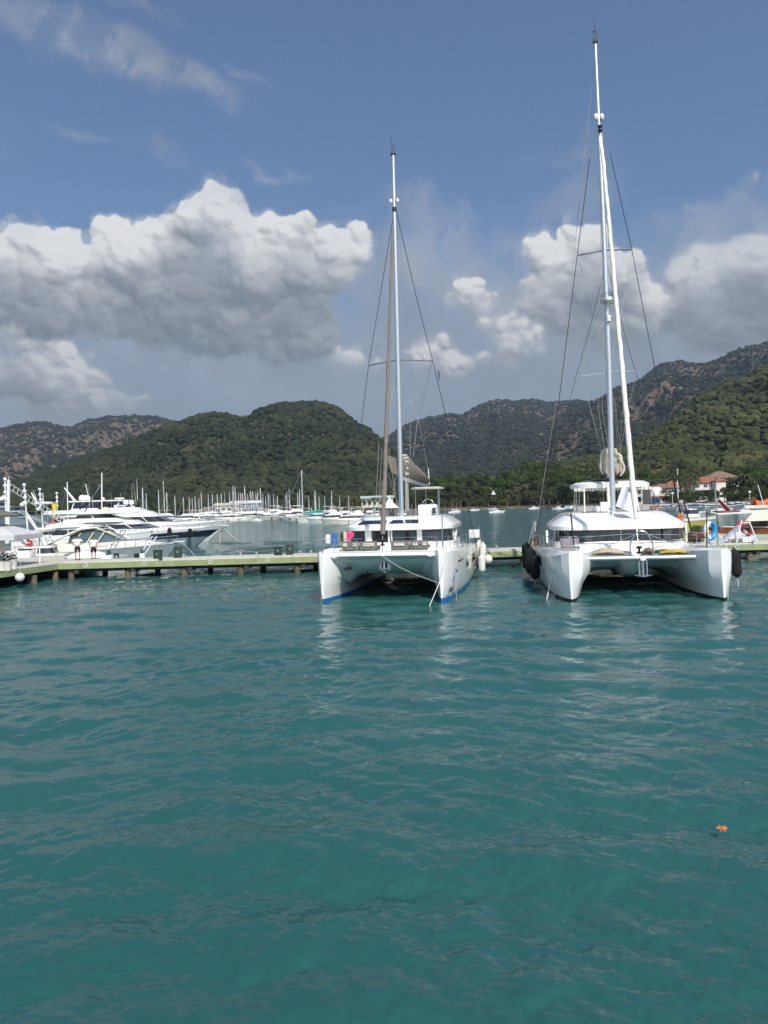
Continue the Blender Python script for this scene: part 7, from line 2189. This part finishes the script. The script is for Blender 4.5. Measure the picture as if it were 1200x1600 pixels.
# right hand basin: row of small boats at the quay
xs = 1022; i = 0
while xs < 1196:
    put_motor(xs, rs_.uniform(226, 240), rs_.choice((R(-85), R(-95), R(-100))) + rs_.uniform(-.1, .1), 1, rs_.uniform(.72, .95), 'small white boat in the row along the quay on the right', 'small boats along the right hand quay'); xs += rs_.uniform(7.0, 9.5)
for (px, D, L, l) in ((1060, 175, 7, 'white boat lying broadside in the right basin left of the red awning boat'), (1108, 200, 6.5, 'long white dinghy before the quay row'), (1150, 190, 7, 'white boat broadside behind the red awning'), (1175, 170, 6, 'white boat left of the orange float tubes')):
    put_dinghy(px, D, L, R(2), l, 'boats lying broadside in the right basin')
qw = empty('quay_wall', SC(945, 250, 0), 0, 'long low stone quay wall on the far side of the right basin', 'quay wall')
MB().box((45, 6, .8), (110, 10, 2.4)).build('wall', M_CONC, qw); MB().box((45, 1.2, 2.06), (110, .5, .12)).build('coping', M_RENDER, qw)
# flag pole and street lamps on the right
fp = MB(); fp.tube([P(1059.6, 792, 262), P(1058.4, 735, 262)], [.16, .09], 6); fp.ball(P(1058.4, 734, 262), .25, 8)
tag(fp.build('flagpole', M_WPAINT), 'tall white flagpole before the palms on the right shore', 'flagpole')
for px, py, yb_, D, l in ((1172, 770, 800, 240, 'single globe street lamp before the dark trees on the right'), (1051, 772, 792, 262, 'small street lamp left of the tall flagpole')):
    o = empty('street_lamp', P(px, yb_, D), 0, l, 'street lamp'); h = P(px, py, D).z - o.location.z
    MB().tube([(0, 0, -1), (0, 0, h)], .07, 6).build('post', M_WPAINT, o); MB().ball((0, 0, h + .2), .42, 12).build('globe', M_GLOBE, o)

# ------------------------------------------------------------------ boats just beyond the pier on the right
M_WOOD = mat('varnished_wood', (.26, .075, .025), .25, var=.25, vscale=5, coat=.6)
M_REDP = mat('red_paint', (.22, .016, .016), .5, var=.1)
M_ORANGE = mat('orange_float', (.80, .13, .02), .6, var=.08, vscale=3)
gl = empty('wooden_boat', SC(1098, 66, 0), R(-2), 'varnished wooden tour boat with white awning and red bowsprit post', 'wooden boat')
L_ = 15.0; gl.scale = (1, 1, .80)
def gx(px): return SC(px, 66, 0).x - gl.location.x
mb = MB()
secs = []
for i in range(15):
    t = i / 14; x = L_ * t; b = 2.1 * min(1, .12 + 1.6 * t) ** .7
    z = 2.05 - .55 * t + .2 * t * t
    secs.append([(x, b, z), (x, b * .95, z - .7), (x, b * .7, .1), (x, 0, -.3), (x, -b * .7, .1), (x, -b * .95, z - .7), (x, -b, z)])
mb.loft(secs); mb.build('hull', M_GEL2, gl)
mb = MB(); mb.loft([[(q[0][0], q[0][1] + .04, q[0][2]), (q[1][0], q[1][1] + .04, q[1][2] + .05), (q[5][0], q[5][1] - .04, q[5][2] + .05), (q[6][0], q[6][1] - .04, q[6][2])] for q in secs]); mb.build('wood_sheer', M_WOOD, gl)
MB().tube([(q[6][0], q[6][1] - .05, q[6][2] + .04) for q in secs], .07, 6).build('rub_rail', M_WPAINT, gl)
MB().bbox((9.0, 0, 2.1), (9.5, 2.8, .9), .06).build('deckhouse', mat('wood_dark', (.07, .025, .012), .4, var=.2), gl)
wd = MB()
for k in range(5): wd.bbox((5.2 + k * 1.3, -1.42, 2.2), (.8, .04, .45), .02)
wd.build('house_window', M_GLASS, gl)
aw = MB(); aw.loft([[(x, -1.9, z), (x, 0, z + .18), (x, 1.9, z), (x, 1.9, z - .08), (x, -1.9, z - .08)] for x, z in ((.6, 3.45), (4, 3.55), (9, 3.7), (15, 4.0))]); aw.build('awning', mat('awning_white', (.72, .71, .66), .8), gl)
sd_ = MB(); sd_.add([(3.4, -1.92, 3.45), (8.2, -1.92, 3.62), (8.2, -2.1, 2.65), (2.7, -2.1, 2.62), (3.4, -1.89, 3.45), (8.2, -1.89, 3.62), (8.2, -2.07, 2.65), (2.7, -2.07, 2.62)], [(0, 1, 2, 3), (7, 6, 5, 4), (0, 4, 5, 1), (1, 5, 6, 2), (2, 6, 7, 3), (3, 7, 4, 0)])
sd_.build('side_awning', M_CREAMC, gl)
for x in (.9, 3.3, 6, 9, 12):
    MB().tube([(x, -1.8, 1.8), (x, -1.8, 3.5)], .035, 5).build('awning_post', M_STEEL, gl)
rc_ = MB(); rc_.bbox((1.9, -.4, 3.66), (1.9, 1.4, .18), .08); rc_.build('red_cushion', M_REDP, gl)
MB().tube([(2.1, -.4, 3.75), (1.25, -.4, 4.95)], [.20, .11], 6).build('red_boom_cover', M_REDP, gl)
MB().tube([(2.35, -.65, 3.7), (1.35, -.65, 5.0)], .035, 5).build('white_spar', M_WPAINT, gl)
MB().tube([(1.3, 0, 1.9), (1.15, 0, 6.3)], [.07, .04], 6).build('mast', M_ALU, gl)
MB().loft([[(x, w * math.cos(a), 4.0 + .22 * math.sin(a)) for a in [j * math.pi / 5 for j in range(10)]] for x, w in ((3.6, .1), (4.5, .4), (7, .5), (9.5, .3))]).build('rolled_canvas', M_CREAMC, gl)
# grey bundled sail and ladder with life ring on the pier
hp = MB(); rg5 = random.Random(5); secs = []
p0 = on_pier(1150, 2.6)
for k in range(13):
    t = k / 12; x = -1.9 + 3.1 * t; h = .15 + .95 * math.exp(-((t - .68) / .26) ** 2); q = []
    for j in range(14):
        a = 2 * math.pi * j / 14
        q.append((x, .5 * math.cos(a) * (.4 + .6 * math.sin(math.pi * min(.95, max(.08, t)))) * rg5.uniform(.85, 1.15), max(0, h / 2 * (1 + math.sin(a)) * rg5.uniform(.85, 1.15))))
    secs.append(q)
hb_ = MB().loft(secs).build('covered_heap', mat('silver_cover', (.46, .49, .53), .6, var=.1)); hb_.location = p0
tag(hb_, 'crumpled silver grey cover heaped on the pier right of the right catamaran', 'covered heap')
p0 = on_pier(1168, 1.8)
lr = empty('ladder_stand', p0, 0, 'white A shaped ladder stand on the pier in front of the wooden boat', 'ladder stand'); lr.scale = (.8, .8, .8)
for a, b in (((-.95, 0, 0), (-.45, 0, 2.0)), ((.85, 0, 0), (.15, 0, 1.95))): MB().tube([a, b], .055, 6).build('rail', M_WPAINT, lr)
for z, x0, x1 in ((.5, -.8, .65), (1.75, -.5, .22)): MB().tube([(x0, 0, z), (x1, 0, z)], .04, 5).build('rung', M_WPAINT, lr)
MB().bbox((-.05, -.02, .28), (.75, .04, .34), .02).build('notice_board', M_WPAINT, lr)
text('7', .26, Matrix.Translation((-.18, -.045, .28)) @ Matrix.Rotation(R(90), 4, 'X'), M_BLACK, lr); text('7', .26, Matrix.Translation((.06, -.045, .28)) @ Matrix.Rotation(R(90), 4, 'X'), M_BLACK, lr)
p1 = on_pier(1167, 2.3); p1.z = DZ + .9
lf = MB().tube([(.34 * math.cos(a), 0, .38 * math.sin(a)) for a in [j * math.pi / 10 for j in range(21)]], .11, 8, caps=False).build('life_ring', M_REDP); lf.location = p1
tag(lf, 'dark red life ring hanging in the white ladder stand', 'life ring')
p1 = on_pier(1161, 2.9); p1.z = DZ + .8
lf = MB().tube([(.5 * math.cos(a), .1 * math.cos(a), .62 * math.sin(a)) for a in [R(60) + j * math.pi / 10 for j in range(11)]], .13, 8).build('red_float', mat('float_red_dull', (.38, .03, .03), .6)); lf.location = p1
tag(lf, 'curved dull red float on the grey heap', 'float')
# yellow and white boat
yb_ = empty('motorboat', SC(1060, 70, 0), R(3), 'yellow hulled boat with white deck behind the right catamaran roof', 'motorboat')
mb = MB(); yacht_hull(mb, 3.7, 2.4, 2.25, 2.4, n=12); mb.build('hull', mat('yellow_gelcoat', (.40, .38, .09), .35, var=.05), yb_)
mb = MB(); yacht_hull(mb, 3.7, 2.4, 2.25, 2.4, n=12, off=.04, z_lo=.93, z_hi=1.02); mb.build('gunwale', M_WPAINT, yb_)
cabin(yb_, 'wheelhouse', .6, 1.9, 1.3, 2.4, .8, 1.6, 1.1, 3.2, M_GEL, band=(.4, .85), n=20)
MB().tube([(1.2, -.7, 3.1), (1.9, -.7, 4.3)], .04, 5).build('arch', M_STEEL, yb_)
# wooden post frame with orange and black ropes, left of the ring
wp = empty('gangway', SC(1082, 53.5, DZ), 0, 'dark leaning gangway wrapped in orange and white cloth by the right catamaran', 'gangway')
for s, (a, b) in enumerate((((-.35, 0, 0), (-1.3, 0, 4.8)), ((.15, 0, 0), (-.95, 0, 4.8)))): MB().tube([a, b], .05, 6).build('rail', M_BLACK, wp)
MB().bbox((-.85, -.05, 1.6), (.36, .12, 1.1), .05).build('orange_cloth', mat('orange_cloth', (.50, .12, .02), .9, var=.2), wp)
MB().bbox((-.45, -.05, .8), (.16, .12, 1.4), .05).build('white_cloth', M_WPAINT, wp)
MB().bbox((.5, .3, .55), (1.3, .5, .4), .1).build('dark_red_crate', mat('maroon', (.10, .015, .01), .6), wp)
for k in range(4): MB().tube([(-.5 - k * .2, 0, 1.0 + k * 1.0), (-.15 - k * .22, 0, 1.0 + k * 1.0)], .03, 5).build('rung', M_STEEL, wp)
MB().tube([(-3.2, 0, 4.4), (1.2, 0, 4.9)], .03, 5).build('crossbar', M_BLACK, wp)
# orange float tubes boat
ob = empty('work_boat', SC(1193, 92, 0), 0, 'grey boat stacked with big orange float tubes at the right edge', 'work boat')
mb = MB(); yacht_hull(mb, 9, 3.2, 1.4, 1.9, n=12); o_ = mb.build('hull', M_WPAINT, ob); o_.location = (-1.5, 0, 0)
MB().bbox((1.5, 0, 2.1), (4.5, 2.2, .5), .1).build('deckhouse', M_SILVER, ob)
for k in range(4):
    z = 3.2 + .55 * (k % 2) + .25 * k; 
    pts = [(-1.2 + .38 * j, -1.0 + .5 * k, 2.75 + .28 * (k % 3) + .22 * math.sin(j * .9 + k * 1.3)) for j in range(14)]
    MB().tube(pts, [.36 + .05 * math.sin(j * 2.1 + k) for j in range(14)], 10).build('float_tube', M_ORANGE, ob)
bk = MB()
for k in range(7): bk.tube([(-.8 + k * .6 + .42 * math.cos(a) * .25, -1.2 + .5 * math.sin(a), 2.85 + .42 * math.cos(a)) for a in [j * math.pi / 6 for j in range(13)]], .03, 4, caps=False)
bk.build('lashing', mat('orange_dark', (.55, .06, .01), .7), ob)
sp_ = MB(); sp_.tube([P(1196, 800, 80), P(1184, 757, 80)], .05, 5)
tag(sp_.build('white_spar', M_WPAINT), 'thin white spar leaning in front of the orange float tubes', 'spar')
# autumn leaf floating on the water
lp = G(1128, 1297, .03)
lfm = MB(); vs = [(0, 0, .012)]; 
for k in range(22):
    a = 2 * math.pi * k / 22
    rad = (.115 if k % 4 == 0 else .10 if k % 2 == 0 else .078) * (1 if k not in (11,) else .5)
    vs.append((rad * math.cos(a), rad * math.sin(a) * .9, .004 + .018 * math.sin(k * 1.9)))
fs = [(0, k + 1, (k + 1) % 22 + 1) for k in range(22)]
lfm.add(vs, fs); lfm.add([(x, y, z - .004) for x, y, z in vs], [f[::-1] for f in fs])
lfm.tube([(0, 0, .01), (-.12, -.10, .03)], .004, 4)
lo_ = lfm.build('fallen_leaf', mat('leaf_orange', (.42, .13, .04), .7, var=.25, vscale=20))
lo_.scale = (.68, .68, .68); lo_.location = lp; lo_.location.z = .05; lo_.rotation_euler = (R(12), R(-6), .6)
tag(lo_, 'orange brown maple leaf floating alone on the teal water', 'leaf')
def build_haze():
    mb = MB(); mb.box((0, 1500, 348), (8400, 7800, 700))
    m = bpy.data.materials.new('haze_air'); m.use_nodes = True
    nt = m.node_tree; nt.nodes.clear()
    o = nt.nodes.new('ShaderNodeOutputMaterial'); p = nt.nodes.new('ShaderNodeVolumePrincipled')
    p.inputs['Color'].default_value = (.70, .84, 1.0, 1)
    p.inputs['Density'].default_value = 0.00019
    p.inputs['Anisotropy'].default_value = 0.6
    nt.links.new(p.outputs[0], o.inputs['Volume'])
    ob = mb.build('haze', m); tag(ob, 'thin blue haze over the bay', kind='stuff')
build_haze()
